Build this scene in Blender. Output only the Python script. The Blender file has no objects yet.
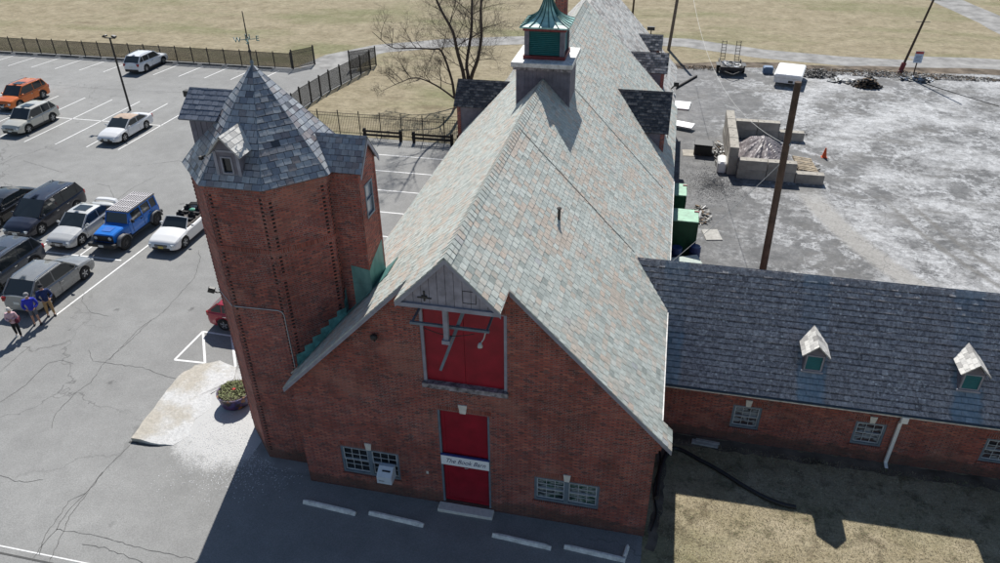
SKY_STRENGTH = 0.062; SUN_STRENGTH = 4.2; EXPOSURE = 0.55
import bpy, bmesh, math, random
from mathutils import Vector, Matrix, Quaternion
from mathutils.geometry import tessellate_polygon
PI = math.pi
R = math.radians
sc = bpy.context.scene
COL = sc.collection
rnd = random.Random(7)

# ------------------------------------------------------------ object helpers
def tag(o, label=None, cat=None, group=None, kind=None):
    if label: o['label'] = label
    if cat: o['category'] = cat
    if group: o['group'] = group
    if kind: o['kind'] = kind
    return o

def thing(name, label, cat, loc=(0, 0, 0), rz=0.0, group=None):
    o = bpy.data.objects.new(name, None)
    o.empty_display_size = 0.3
    COL.objects.link(o)
    o.location = loc
    o.rotation_euler = (0, 0, rz)
    return tag(o, label, cat, group)

def copy_tree(o, parent=None):
    c = o.copy()
    COL.objects.link(c)
    if parent is not None: c.parent = parent
    for ch in list(o.children): copy_tree(ch, c)
    return c

def hash01(a, b, c=0):
    n = math.sin(a * 127.1 + b * 311.7 + c * 74.7) * 43758.5453
    return n - math.floor(n)

class MB:
    """collects faces for ONE mesh object"""
    def __init__(s):
        s.v = []; s.f = []; s.m = []; s.r = []; s.smooth = []
        s.cur = 0; s.sm = False; s.rv = None
    def face(s, pts, rv=None):
        i = len(s.v)
        s.v += [tuple(p) for p in pts]
        s.f.append(tuple(range(i, i + len(pts))))
        s.m.append(s.cur); s.smooth.append(s.sm)
        s.r.append(rv if rv is not None else (s.rv if s.rv is not None else (0.5, 0.5)))
    def grid(s, rows, close_u=False, close_v=False):
        i = len(s.v); n = len(rows); m = len(rows[0])
        for r in rows: s.v += [tuple(p) for p in r]
        for a in range(n - 1 + (1 if close_v else 0)):
            for b in range(m - 1 + (1 if close_u else 0)):
                a2 = (a + 1) % n; b2 = (b + 1) % m
                s.f.append((i + a * m + b, i + a * m + b2, i + a2 * m + b2, i + a2 * m + b))
                s.m.append(s.cur); s.smooth.append(s.sm); s.r.append(s.rv or (0.5, 0.5))
    def box(s, x0, x1, y0, y1, z0, z1, M=None, rv=None):
        P = [Vector((x, y, z)) for z in (z0, z1) for y in (y0, y1) for x in (x0, x1)]
        if M is not None: P = [M @ p for p in P]
        for q in ((0, 2, 3, 1), (4, 5, 7, 6), (0, 1, 5, 4), (2, 6, 7, 3), (0, 4, 6, 2), (1, 3, 7, 5)):
            s.face([P[k] for k in q], rv)
    def bbox(s, x0, x1, y0, y1, z0, z1, c=0.01, M=None):
        """box with chamfered vertical and top edges"""
        def ring(i, z): 
            return [(x0 + i + c, y0 + i, z), (x1 - i - c, y0 + i, z), (x1 - i, y0 + i + c, z), (x1 - i, y1 - i - c, z),
                    (x1 - i - c, y1 - i, z), (x0 + i + c, y1 - i, z), (x0 + i, y1 - i - c, z), (x0 + i, y0 + i + c, z)]
        rings = [ring(0, z0), ring(0, z1 - c), ring(c, z1)]
        if M is not None: rings = [[M @ Vector(p) for p in r] for r in rings]
        s.grid(rings, close_u=True)
        s.face(rings[2]); s.face(rings[0][::-1])
    def prism(s, poly, A, B, rv=None):
        """polygon list of 3d points at A offset swept to B offset"""
        A = Vector(A); B = Vector(B)
        P = [Vector(p) + A for p in poly]; Q = [Vector(p) + B for p in poly]
        s.face(P[::-1], rv); s.face(Q, rv)
        n = len(P)
        for i in range(n):
            j = (i + 1) % n
            s.face([P[i], P[j], Q[j], Q[i]], rv)
    def tube(s, pts, rad, n=8, cap=True):
        pts = [Vector(p) for p in pts]
        if not hasattr(rad, '__len__'): rad = [rad] * len(pts)
        rows = []; prev = None
        for i, p in enumerate(pts):
            if i == 0: d = pts[1] - p
            elif i == len(pts) - 1: d = p - pts[i - 1]
            else: d = (pts[i + 1] - pts[i - 1])
            d.normalize()
            if prev is None:
                a = Vector((0, 0, 1)) if abs(d.z) < 0.9 else Vector((1, 0, 0))
                u = d.cross(a).normalized()
            else:
                u = (prev - d * prev.dot(d)).normalized()
            prev = u; w = d.cross(u)
            rows.append([p + (u * math.cos(2 * PI * k / n) + w * math.sin(2 * PI * k / n)) * rad[i] for k in range(n)])
        s.grid(rows, close_u=True)
        if cap and n > 2:
            s.face(rows[0]); s.face(rows[-1][::-1])
    def lathe(s, prof, n=24, C=(0, 0, 0), axis='z', M=None):
        rows = []
        for r, h in prof:
            row = []
            for k in range(n):
                a = 2 * PI * k / n
                if axis == 'z': p = Vector((C[0] + r * math.cos(a), C[1] + r * math.sin(a), C[2] + h))
                elif axis == 'y': p = Vector((C[0] + r * math.cos(a), C[1] + h, C[2] + r * math.sin(a)))
                else: p = Vector((C[0] + h, C[1] + r * math.cos(a), C[2] + r * math.sin(a)))
                row.append(M @ p if M is not None else p)
            rows.append(row)
        s.grid(rows, close_u=True)
    def ball(s, c, rx, ry, rz, n=10, m=7):
        rows = []
        for i in range(m + 1):
            t = PI * i / m
            rows.append([(c[0] + rx * math.sin(t) * math.cos(2 * PI * k / n), c[1] + ry * math.sin(t) * math.sin(2 * PI * k / n), c[2] + rz * math.cos(t)) for k in range(n)])
        s.grid(rows, close_u=True)
    def build(s, name, mats, parent=None, world=False, angle=None, weld=False):
        """world=True: coordinates are world ones, shifted into the parent's space"""
        me = bpy.data.meshes.new(name)
        v = s.v
        if world and parent is not None:
            L = Vector((0, 0, 0)); q = parent
            while q is not None: L += q.location; q = q.parent
            v = [(p[0] - L.x, p[1] - L.y, p[2] - L.z) for p in v]
        me.from_pydata(v, [], s.f)
        if not isinstance(mats, (list, tuple)): mats = [mats]
        for m in mats: me.materials.append(m)
        me.polygons.foreach_set('material_index', [min(k, len(mats) - 1) for k in s.m])
        me.polygons.foreach_set('use_smooth', s.smooth)
        uv = me.uv_layers.new(name='UVMap'); ru = me.uv_layers.new(name='rnd')
        me.update()
        ud = [0.0] * (2 * len(me.loops)); rd = [0.0] * (2 * len(me.loops))
        for p in me.polygons:
            n = p.normal
            if abs(n.z) > 0.98: U = Vector((1, 0, 0)); V = Vector((0, 1, 0))
            else:
                U = Vector((-n.y, n.x, 0)).normalized(); V = n.cross(U)
                if V.z < 0: V = -V
            r = s.r[p.index]
            for li in p.loop_indices:
                w = Vector(s.v[me.loops[li].vertex_index])
                ud[2 * li] = w.dot(U); ud[2 * li + 1] = w.dot(V)
                rd[2 * li] = r[0]; rd[2 * li + 1] = r[1]
        uv.data.foreach_set('uv', ud); ru.data.foreach_set('uv', rd)
        if weld or angle is not None:
            bm = bmesh.new(); bm.from_mesh(me)
            bmesh.ops.remove_doubles(bm, verts=bm.verts, dist=0.0005)
            bmesh.ops.recalc_face_normals(bm, faces=bm.faces)
            bm.to_mesh(me); bm.free()
        if angle is not None:
            for p in me.polygons: p.use_smooth = True
            me.set_sharp_from_angle(angle=R(angle))
        o = bpy.data.objects.new(name, me)
        COL.objects.link(o)
        if parent is not None: o.parent = parent
        return o

# ------------------------------------------------------------ material helpers
def newmat(name):
    m = bpy.data.materials.new(name); m.use_nodes = True
    nt = m.node_tree
    return m, nt, nt.nodes['Principled BSDF']
def N(nt, typ, **kw):
    n = nt.nodes.new(typ)
    for k, v in kw.items():
        if k in n.inputs: n.inputs[k].default_value = v
        else: setattr(n, k, v)
    return n
def L(nt, a, b): nt.links.new(a, b)
def ramp(nt, fac, stops, interp='LINEAR'):
    r = nt.nodes.new('ShaderNodeValToRGB'); r.color_ramp.interpolation = interp
    el = r.color_ramp.elements
    while len(el) < len(stops): el.new(0.5)
    for e, (p, c) in zip(el, stops):
        e.position = p; e.color = (c[0], c[1], c[2], 1) if hasattr(c, '__len__') else (c, c, c, 1)
    if fac is not None: L(nt, fac, r.inputs[0])
    return r.outputs[0]
def mix(nt, fac, a, b, mode='MIX'):
    m = nt.nodes.new('ShaderNodeMix'); m.data_type = 'RGBA'; m.blend_type = mode
    for k, v in ((0, fac), (6, a), (7, b)):
        if hasattr(v, 'bl_idname') or isinstance(v, bpy.types.NodeSocket): L(nt, v, m.inputs[k])
        elif hasattr(v, '__len__'): m.inputs[k].default_value = (v[0], v[1], v[2], 1)
        else: m.inputs[k].default_value = v
    return m.outputs[2]
def math_(nt, op, a, b=None, c=None, clamp=False):
    m = nt.nodes.new('ShaderNodeMath'); m.operation = op; m.use_clamp = clamp
    for k, v in enumerate((a, b, c)):
        if v is None: continue
        if isinstance(v, bpy.types.NodeSocket): L(nt, v, m.inputs[k])
        else: m.inputs[k].default_value = v
    return m.outputs[0]
def noise(nt, vec, scale, detail=4, rough=0.55, dist=0.0):
    n = N(nt, 'ShaderNodeTexNoise', Scale=scale, Detail=detail, Roughness=rough, Distortion=dist)
    if vec is not None: L(nt, vec, n.inputs['Vector'])
    return n.outputs['Fac']
def geo_pos(nt): return nt.nodes.new('ShaderNodeNewGeometry').outputs['Position']
def objco(nt): return nt.nodes.new('ShaderNodeTexCoord').outputs['Object']
def uvco(nt, name='UVMap'):
    n = nt.nodes.new('ShaderNodeUVMap'); n.uv_map = name; return n.outputs[0]
def scalev(nt, v, s):
    m = nt.nodes.new('ShaderNodeMapping'); m.inputs['Scale'].default_value = s; L(nt, v, m.inputs['Vector']); return m.outputs[0]
def bump(nt, h, strength, dist, bsdf):
    b = N(nt, 'ShaderNodeBump', Strength=strength, Distance=dist); L(nt, h, b.inputs['Height']); L(nt, b.outputs[0], bsdf.inputs['Normal'])

def plain(name, col, rough=0.6, metal=0.0, var=0.12, scale=6.0, spec=0.5, bmp=0.0, coat=0.0):
    m, nt, b = newmat(name)
    n = noise(nt, objco(nt), scale, 5)
    lo = [c * (1 - var) for c in col]; hi = [min(1, c * (1 + var)) for c in col]
    L(nt, ramp(nt, n, [(0.3, lo), (0.7, hi)]), b.inputs['Base Color'])
    b.inputs['Roughness'].default_value = rough; b.inputs['Metallic'].default_value = metal
    b.inputs['Specular IOR Level'].default_value = spec
    if coat: b.inputs['Coat Weight'].default_value = coat; b.inputs['Coat Roughness'].default_value = 0.04
    if bmp: bump(nt, noise(nt, objco(nt), scale * 4, 6), bmp, 0.02, b)
    return m

def brick_mat(name, cols, mortar=(0.23, 0.20, 0.185), w=0.205, h=0.068, mw=0.013, stain=0.35):
    m, nt, b = newmat(name)
    uv = uvco(nt); sp = nt.nodes.new('ShaderNodeSeparateXYZ'); L(nt, uv, sp.inputs[0])
    v = math_(nt, 'DIVIDE', sp.outputs[1], h); row = math_(nt, 'FLOOR', v); fv = math_(nt, 'FRACT', v)
    flem = w > 0.15
    per = w + 0.10 if flem else w
    off = math_(nt, 'MULTIPLY', math_(nt, 'FLOORED_MODULO', row, 2.0), 0.5)
    up = math_(nt, 'ADD', math_(nt, 'DIVIDE', sp.outputs[0], per), off)
    cell = math_(nt, 'FLOOR', up); fp = math_(nt, 'FRACT', up)
    if flem:   # flemish bond: stretcher, header, stretcher ...
        ks = w / per
        isH = math_(nt, 'GREATER_THAN', fp, ks)
        col = math_(nt, 'MULTIPLY_ADD', cell, 2.0, isH)
        eS = math_(nt, 'MINIMUM', fp, math_(nt, 'ABSOLUTE', math_(nt, 'SUBTRACT', fp, ks)))
        eu = math_(nt, 'MULTIPLY', math_(nt, 'MINIMUM', eS, math_(nt, 'SUBTRACT', 1.0, fp)), per)
    else:
        col = cell; isH = None
        eu = math_(nt, 'MULTIPLY', math_(nt, 'MINIMUM', fp, math_(nt, 'SUBTRACT', 1.0, fp)), per)
    cb = nt.nodes.new('ShaderNodeCombineXYZ'); L(nt, col, cb.inputs[0]); L(nt, row, cb.inputs[1])
    wn = N(nt, 'ShaderNodeTexWhiteNoise', noise_dimensions='2D'); L(nt, cb.outputs[0], wn.inputs['Vector'])
    rc = ramp(nt, wn.outputs['Value'], cols, 'LINEAR')
    if isH is not None: rc = mix(nt, math_(nt, 'MULTIPLY', isH, 0.35), rc, (0.10, 0.042, 0.036))
    pos = geo_pos(nt)
    big = noise(nt, pos, 0.45, 5, 0.6)
    rc = mix(nt, 1.0, rc, ramp(nt, big, [(0.3, 0.72), (0.7, 1.2)]), 'MULTIPLY')
    ev = math_(nt, 'MINIMUM', fv, math_(nt, 'SUBTRACT', 1.0, fv))
    gu = math_(nt, 'LESS_THAN', eu, mw / 2); gv = math_(nt, 'LESS_THAN', math_(nt, 'MULTIPLY', ev, h), mw / 2)
    g = math_(nt, 'MAXIMUM', gu, gv)
    mcol = mix(nt, 1.0, mortar, ramp(nt, noise(nt, pos, 1.3, 4), [(0.35, 0.6), (0.65, 1.25)]), 'MULTIPLY')
    c = mix(nt, g, rc, mcol)
    # dirt: fine grime and darker soot
    gr = noise(nt, scalev(nt, pos, (1, 1, 0.35)), 1.6, 6, 0.65)
    c = mix(nt, math_(nt, 'MULTIPLY', ramp(nt, gr, [(0.5, 0.0), (0.75, 1.0)]), stain), c, (0.05, 0.035, 0.03))
    # repaired and bleached areas, splash damp along the foot of the wall
    rp = noise(nt, scalev(nt, pos, (0.55, 0.55, 0.9)), 0.9, 4, 0.5)
    c = mix(nt, ramp(nt, rp, [(0.58, 0.0), (0.66, 0.30)]), c, (0.42, 0.20, 0.15))
    pz = nt.nodes.new('ShaderNodeSeparateXYZ'); L(nt, pos, pz.inputs[0])
    ft = math_(nt, 'ADD', pz.outputs[2], math_(nt, 'MULTIPLY', noise(nt, pos, 1.7, 5), -0.9))
    c = mix(nt, ramp(nt, ft, [(-0.25, 0.6), (0.15, 0.0)]), c, (0.075, 0.06, 0.05))
    ef = ramp(nt, noise(nt, pos, 2.6, 7, 0.75), [(0.62, 0.0), (0.72, 0.35)]); c = mix(nt, ef, c, (0.42, 0.37, 0.34))
    L(nt, c, b.inputs['Base Color']); b.inputs['Roughness'].default_value = 0.9
    b.inputs['Specular IOR Level'].default_value = 0.2
    hh = math_(nt, 'SUBTRACT', 1.0, g)
    bump(nt, hh, 0.5, 0.008, b)
    return m

def slate_mat(name, stops, patch=None, patch_amt=0.5, rough=0.6, streak=0.4, lichen=0.0, spec=0.4, dark=(0.03, 0.03, 0.035), pscale=0.35, lcol=(0.30, 0.30, 0.29), region=None):
    """stops: colour by each slate's own random number"""
    m, nt, b = newmat(name)
    r = nt.nodes.new('ShaderNodeSeparateXYZ'); L(nt, uvco(nt, 'rnd'), r.inputs[0])
    pos = geo_pos(nt)
    c = ramp(nt, r.outputs[0], stops)
    if patch is not None:
        pn = math_(nt, 'ADD', noise(nt, pos, pscale, 3), math_(nt, 'MULTIPLY', math_(nt, 'SUBTRACT', r.outputs[1], 0.5), 0.55))
        c = mix(nt, math_(nt, 'MULTIPLY', ramp(nt, pn, [(0.52, 0.0), (0.72, 1.0)]), patch_amt), c, patch)
    c = mix(nt, 1.0, c, ramp(nt, noise(nt, pos, 9.0, 6, 0.7), [(0.25, 0.72), (0.75, 1.25)]), 'MULTIPLY')
    if streak:
        sv = noise(nt, scalev(nt, uvco(nt), (2.2, 0.22, 1)), 1.0, 6, 0.7, 0.4)
        c = mix(nt, math_(nt, 'MULTIPLY', ramp(nt, sv, [(0.55, 0.0), (0.78, 1.0)]), streak), c, dark)
    if lichen:
        ln = noise(nt, pos, 4.5, 8, 0.8)
        lb = noise(nt, pos, 0.5, 3)
        lm = math_(nt, 'MULTIPLY', ramp(nt, ln, [(0.52, 0.0), (0.6, 1.0)]), ramp(nt, lb, [(0.35, 0.15), (0.65, 1.0)]))
        c = mix(nt, math_(nt, 'MULTIPLY', lm, lichen), c, lcol)
    if region is not None: c = region(nt, pos, c)
    L(nt, c, b.inputs['Base Color']); b.inputs['Roughness'].default_value = rough
    b.inputs['Specular IOR Level'].default_value = spec
    bump(nt, noise(nt, pos, 25.0, 5, 0.7), 0.25, 0.01, b)
    return m

# ------------------------------------------------------------ geometry: slates, walls
def clip(poly, a, b):
    """keep the part of 2d poly left of line a->b"""
    out = []; n = len(poly)
    def side(p): return (b[0] - a[0]) * (p[1] - a[1]) - (b[1] - a[1]) * (p[0] - a[0])
    for i in range(n):
        p, q = poly[i], poly[(i + 1) % n]; sp, sq = side(p), side(q)
        if sp >= 0: out.append(p)
        if (sp >= 0) != (sq >= 0):
            t = sp / (sp - sq); out.append((p[0] + t * (q[0] - p[0]), p[1] + t * (q[1] - p[1])))
    return out

def slates(mb, polys, w, h, t=0.016, gap=0.006, seed=0, under=True, wvar=0.0, skew=0.0, underdepth=0.03, base=None, cgap=None):
    """cover coplanar convex polygons (3d) with individual overlapping slates"""
    P0 = [Vector(p) for p in polys[0]]
    n = Vector((0, 0, 0))
    for i in range(len(P0)): n += P0[i].cross(P0[(i + 1) % len(P0)])
    n.normalize()
    if n.z < 0: n = -n
    U = Vector((-n.y, n.x, 0)).normalized(); V = n.cross(U)
    if V.z < 0: V = -V; 
    if U.cross(V).dot(n) < 0: U = -U
    allp = [Vector(p) for q in polys for p in q]
    O = min(allp, key=lambda p: p.dot(V)) if base is None else Vector(base)
    for q in polys:
        P = [((Vector(p) - O).dot(U), (Vector(p) - O).dot(V)) for p in q]
        A = sum(P[i][0] * P[(i + 1) % len(P)][1] - P[(i + 1) % len(P)][0] * P[i][1] for i in range(len(P)))
        if A < 0: P = P[::-1]
        us = [p[0] for p in P]; vs = [p[1] for p in P]
        if under:
            mb.rv = (0.15, 0.1) if cgap is None else (0.0, 0.0)  # darkest tone in the course gaps stands in for shadow under the slate lips
            mb.face([O + U * p[0] + V * p[1] - n * 0.001 for p in P])
            mb.face([O + U * p[0] + V * p[1] - n * underdepth for p in P][::-1])
            for i in range(len(P)):
                a, b2 = P[i], P[(i + 1) % len(P)]
                mb.face([O + U * a[0] + V * a[1] - n * underdepth, O + U * b2[0] + V * b2[1] - n * underdepth,
                         O + U * b2[0] + V * b2[1] - n * 0.001, O + U * a[0] + V * a[1] - n * 0.001])
            mb.rv = None
        r0 = int(math.floor(min(vs) / h)) - 1; r1 = int(math.ceil(max(vs) / h)) + 1
        for r in range(r0, r1):
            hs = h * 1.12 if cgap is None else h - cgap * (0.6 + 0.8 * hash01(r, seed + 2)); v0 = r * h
            off = 0.5 * w * (r % 2) + (hash01(r, seed, 3) - 0.5) * w * 0.25
            c0 = int(math.floor((min(us) - off) / w)) - 1; c1 = int(math.ceil((max(us) - off) / w)) + 1
            for c in range(c0, c1):
                k = hash01(r, c, seed); k2 = hash01(c, r, seed + 5); k3 = hash01(r + 9, c + 4, seed)
                ua = off + c * w + gap * (0.3 + k3); ub = off + (c + 1) * w - gap * 0.4
                vj = (k2 - 0.5) * h * 0.07 + (-h * 0.12 if k > 0.985 else 0)
                va = v0 + vj; vb = v0 + hs
                poly = [(ua, va + (k - 0.5) * 0.012), (ub, va - (k - 0.5) * 0.012), (ub, vb), (ua, vb)]
                for i in range(len(P)):
                    poly = clip(poly, P[i], P[(i + 1) % len(P)])
                    if len(poly) < 3: break
                if len(poly) < 3: continue
                tilt = (k3 - 0.5) * 0.008
                tt = t * (0.8 + 0.5 * k)
                def hz(p):
                    f = min(1, max(0, (p[1] - va) / hs))
                    return tt * (1 - f) + (0.002 if cgap is None else tt * 0.55) * f + tilt * ((p[0] - ua) / w - 0.5) * (1 - f)
                top = [O + U * p[0] + V * p[1] + n * hz(p) for p in poly]
                bot = [O + U * p[0] + V * p[1] - n * 0.001 for p in poly]
                rv = (k, k2)
                mb.face(top, rv)
                m = len(top)
                for i in range(m):
                    j = (i + 1) % m
                    e = (poly[j][0] - poly[i][0], poly[j][1] - poly[i][1])
                    if e[0] < 0 and abs(e[1]) < 0.02 and poly[i][1] > va + hs * 0.7: continue
                    mb.face([bot[i], bot[j], top[j], top[i]], (0.08, 0.1))

def wall(mb, outer, holes, O, U, V, nrm, reveal=0.12):
    """flat wall polygon with holes; nrm outward; 2d points in metres"""
    O = Vector(O); U = Vector(U); V = Vector(V); nrm = Vector(nrm)
    loops = [[Vector((p[0], p[1], 0)) for p in outer]] + [[Vector((p[0], p[1], 0)) for p in h] for h in holes]
    flat = [p for l in loops for p in l]
    for t in tessellate_polygon(loops):
        pts = [O + U * flat[i].x + V * flat[i].y for i in t]
        if (pts[1] - pts[0]).cross(pts[2] - pts[0]).dot(nrm) < 0: pts = pts[::-1]
        mb.face(pts)
    for h in holes:
        n = len(h)
        for i in range(n):
            a, b = h[i], h[(i + 1) % n]
            A = O + U * a[0] + V * a[1]; B = O + U * b[0] + V * b[1]
            mb.face([A, B, B - nrm * reveal, A - nrm * reveal])
def rect(x0, x1, z0, z1): return [(x0, z0), (x1, z0), (x1, z1), (x0, z1)]

def frame_x(mb, x0, x1, z0, z1, y, d, t):
    """picture-frame of width t on plane facing -y, from y to y+d"""
    mb.box(x0, x0 + t, y, y + d, z0, z1); mb.box(x1 - t, x1, y, y + d, z0, z1)
    mb.box(x0 + t, x1 - t, y + 0.001, y + d, z0, z0 + t); mb.box(x0 + t, x1 - t, y + 0.001, y + d, z1 - t, z1)
def text_mesh(name, s, size, shear, loc, rot, mat, parent, extrude=0.002, width=None):
    cu = bpy.data.curves.new(name, 'FONT'); cu.body = s; cu.size = size; cu.shear = shear; cu.extrude = extrude
    cu.align_x = 'CENTER'; cu.align_y = 'CENTER'
    o = bpy.data.objects.new('txt', cu); COL.objects.link(o)
    bpy.context.view_layer.update()
    me = bpy.data.meshes.new_from_object(o.evaluated_get(bpy.context.evaluated_depsgraph_get()))
    bpy.data.objects.remove(o)
    me.materials.clear(); me.materials.append(mat); me.name = name
    if width:
        w = max(v.co.x for v in me.vertices) - min(v.co.x for v in me.vertices)
        for v in me.vertices: v.co.x *= width / w
    t = bpy.data.objects.new(name, me); COL.objects.link(t)
    t.parent = parent; t.location = loc; t.rotation_euler = rot
    return t
# ================================================================ materials
BR = [(0.0, (0.12, 0.052, 0.050)), (0.12, (0.225, 0.068, 0.058)), (0.5, (0.315, 0.083, 0.064)), (0.8, (0.375, 0.100, 0.073)), (0.95, (0.44, 0.138, 0.092)), (1.0, (0.18, 0.09, 0.085))]
LEDGE = (0.010, 0.010, 0.013)
M = {}
M['brick'] = brick_mat('brick', BR)
M['brick_soldier'] = brick_mat('brick_soldier', [(0, (0.20, 0.055, 0.042)), (1, (0.36, 0.105, 0.075))], w=0.075, h=0.215, mw=0.014, stain=0.2)
M['brick_dark'] = plain('brick_joint_shade', (0.022, 0.014, 0.013), 0.95)
GREEN = [(0, (0.28, 0.31, 0.29)), (0.08, (0.38, 0.41, 0.385)), (0.5, (0.445, 0.48, 0.45)), (0.86, (0.50, 0.53, 0.495)), (0.95, (0.47, 0.45, 0.405)), (0.98, (0.48, 0.415, 0.355)), (1.0, (0.37, 0.39, 0.40))]
def main_weather(nt, pos, c):
    # run-off streaks and moss that gather low on the slope, rust-brown flecks, soot near the ridge
    sp = nt.nodes.new('ShaderNodeSeparateXYZ'); L(nt, pos, sp.inputs[0]); Z = sp.outputs[2]
    st = noise(nt, scalev(nt, uvco(nt), (3.2, 0.16, 1)), 1.0, 7, 0.72, 0.3)
    k = ramp(nt, math_(nt, 'ADD', st, math_(nt, 'MULTIPLY', math_(nt, 'SUBTRACT', 8.0, Z), 0.012)), [(0.52, 0.0), (0.68, 0.55)])
    c = mix(nt, k, c, (0.24, 0.255, 0.225))
    fl = noise(nt, pos, 3.3, 8, 0.8); c = mix(nt, ramp(nt, fl, [(0.62, 0.0), (0.70, 0.6)]), c, (0.30, 0.235, 0.18))
    wt = noise(nt, pos, 0.8, 6, 0.7); c = mix(nt, ramp(nt, wt, [(0.58, 0.0), (0.72, 0.5)]), c, (0.62, 0.65, 0.63))
    return c
M['slate_main'] = slate_mat('slate_main', GREEN, patch=(0.50, 0.40, 0.325), patch_amt=0.72, rough=0.6, streak=0.42, dark=(0.20, 0.20, 0.185), region=main_weather)
M['slate_far'] = slate_mat('slate_far', [(0, (0.40, 0.41, 0.40)), (0.6, (0.55, 0.55, 0.53)), (1, (0.47, 0.43, 0.40))], patch=(0.2, 0.18, 0.17), patch_amt=0.7, rough=0.65, streak=0.5, dark=(0.10, 0.09, 0.09), pscale=0.6)
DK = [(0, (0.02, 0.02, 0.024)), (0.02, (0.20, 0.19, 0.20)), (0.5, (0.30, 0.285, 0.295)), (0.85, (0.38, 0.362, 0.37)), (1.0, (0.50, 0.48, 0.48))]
def wing_wash(nt, pos, c):
    # brown lichen grime over most of the roof; slates washed clean and blue below the metal dormers and the barn eave
    sp = nt.nodes.new('ShaderNodeSeparateXYZ'); L(nt, pos, sp.inputs[0]); X, Z = sp.outputs[0], sp.outputs[2]
    wob = math_(nt, 'MULTIPLY', math_(nt, 'SUBTRACT', noise(nt, pos, 3.0, 4), 0.5), 0.5)
    ws = None
    for cx, hw in ((6.46, 0.48), (11.67, 0.48), (1.35, 0.45), (17.0, 0.3)):
        d = math_(nt, 'ABSOLUTE', math_(nt, 'ADD', math_(nt, 'SUBTRACT', X, cx), wob))
        k = ramp(nt, math_(nt, 'DIVIDE', d, hw * 2), [(0.42, 1.0), (0.58, 0.0)])
        k = math_(nt, 'MULTIPLY', k, 1.0)
        ws = k if ws is None else math_(nt, 'MAXIMUM', ws, k)
    hi = ramp(nt, math_(nt, 'ADD', math_(nt, 'DIVIDE', Z, 8.0), math_(nt, 'MULTIPLY', wob, 0.3)), [(0.50, 1.0), (0.56, 0.25), (0.72, 0.25), (0.76, 0.6)])
    ws = math_(nt, 'MULTIPLY', ws, hi)
    g = math_(nt, 'MULTIPLY', math_(nt, 'SUBTRACT', 1.0, ws), ramp(nt, noise(nt, pos, 1.4, 6, 0.7), [(0.3, 0.45), (0.7, 0.9)]))
    gc = ramp(nt, noise(nt, pos, 9.0, 8, 0.85), [(0.34, (0.09, 0.08, 0.085)), (0.47, (0.26, 0.235, 0.24)), (0.56, (0.55, 0.51, 0.505)), (0.68, (0.85, 0.82, 0.80))])
    c = mix(nt, math_(nt, 'MULTIPLY', g, 0.72), c, gc)
    vo = N(nt, 'ShaderNodeTexVoronoi', Scale=5.0); L(nt, pos, vo.inputs['Vector'])
    vs = math_(nt, 'ADD', vo.outputs['Distance'], math_(nt, 'MULTIPLY', noise(nt, pos, 12, 6, 0.8), 0.35))
    vm = math_(nt, 'MULTIPLY', ramp(nt, vs, [(0.30, 1.0), (0.42, 0.0)]), ramp(nt, noise(nt, pos, 0.9, 5, 0.6), [(0.42, 0.1), (0.56, 0.95)]))
    c = mix(nt, math_(nt, 'MULTIPLY', vm, math_(nt, 'SUBTRACT', 1.0, ws)), c, (0.70, 0.68, 0.66))
    dk = noise(nt, pos, 6.0, 7, 0.8); c = mix(nt, ramp(nt, dk, [(0.55, 0.0), (0.66, 0.65)]), c, (0.085, 0.08, 0.085))
    return mix(nt, math_(nt, 'MULTIPLY', ws, 0.6), c, mix(nt, 1.0, (0.20, 0.31, 0.40), ramp(nt, noise(nt, pos, 5.0, 5, 0.7), [(0.3, 0.6), (0.7, 1.4)]), 'MULTIPLY'))
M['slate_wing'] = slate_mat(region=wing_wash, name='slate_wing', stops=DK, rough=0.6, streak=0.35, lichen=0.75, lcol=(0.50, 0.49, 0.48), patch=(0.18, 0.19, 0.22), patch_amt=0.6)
TW = [(0, (0.02, 0.022, 0.03)), (0.02, (0.20, 0.22, 0.26)), (0.35, (0.27, 0.295, 0.335)), (0.7, (0.35, 0.37, 0.39)), (0.9, (0.42, 0.44, 0.46)), (1.0, (0.28, 0.24, 0.23))]
M['slate_tower'] = slate_mat('slate_tower', TW, patch=(0.21, 0.165, 0.16), patch_amt=0.65, rough=0.46, streak=0.5, dark=(0.035, 0.03, 0.032), spec=1.0)
M['slate_hoist'] = slate_mat('slate_hoist', [(0, (0.02, 0.022, 0.03)), (0.02, (0.10, 0.12, 0.16)), (1, (0.17, 0.19, 0.235))], rough=0.45, streak=0.4)
M['slate_dark'] = slate_mat('slate_dark', [(0, (0.035, 0.037, 0.044)), (0.7, (0.07, 0.072, 0.08)), (1, (0.13, 0.13, 0.135))], rough=0.6, streak=0.5, lichen=0.25)
M['slate_mottled'] = slate_mat('slate_mottled', [(0, (0.03, 0.028, 0.03)), (0.02, (0.16, 0.155, 0.15)), (0.6, (0.32, 0.30, 0.285)), (1, (0.52, 0.49, 0.46))], rough=0.7, streak=0.6)
M['metal_roof'] = slate_mat('pale_metal_shingle', [(0, (0.30, 0.29, 0.28)), (0.3, (0.50, 0.49, 0.47)), (0.7, (0.62, 0.61, 0.58)), (1, (0.70, 0.68, 0.64))], rough=0.5, streak=0.25, dark=(0.2, 0.18, 0.17))
M['grey_wood'] = plain('grey_painted_wood', (0.155, 0.145, 0.175), 0.75, 0, 0.22, 4.0, bmp=0.2)
M['grey_trim'] = plain('grey_trim', (0.28, 0.28, 0.33), 0.7, 0, 0.2, 3.0)
M['slate_blue'] = plain('blue_grey_paint', (0.14, 0.18, 0.22), 0.6, 0, 0.2, 3.0)
M['white_paint'] = plain('white_paint', (0.74, 0.74, 0.73), 0.5, 0, 0.08, 4.0)
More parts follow.
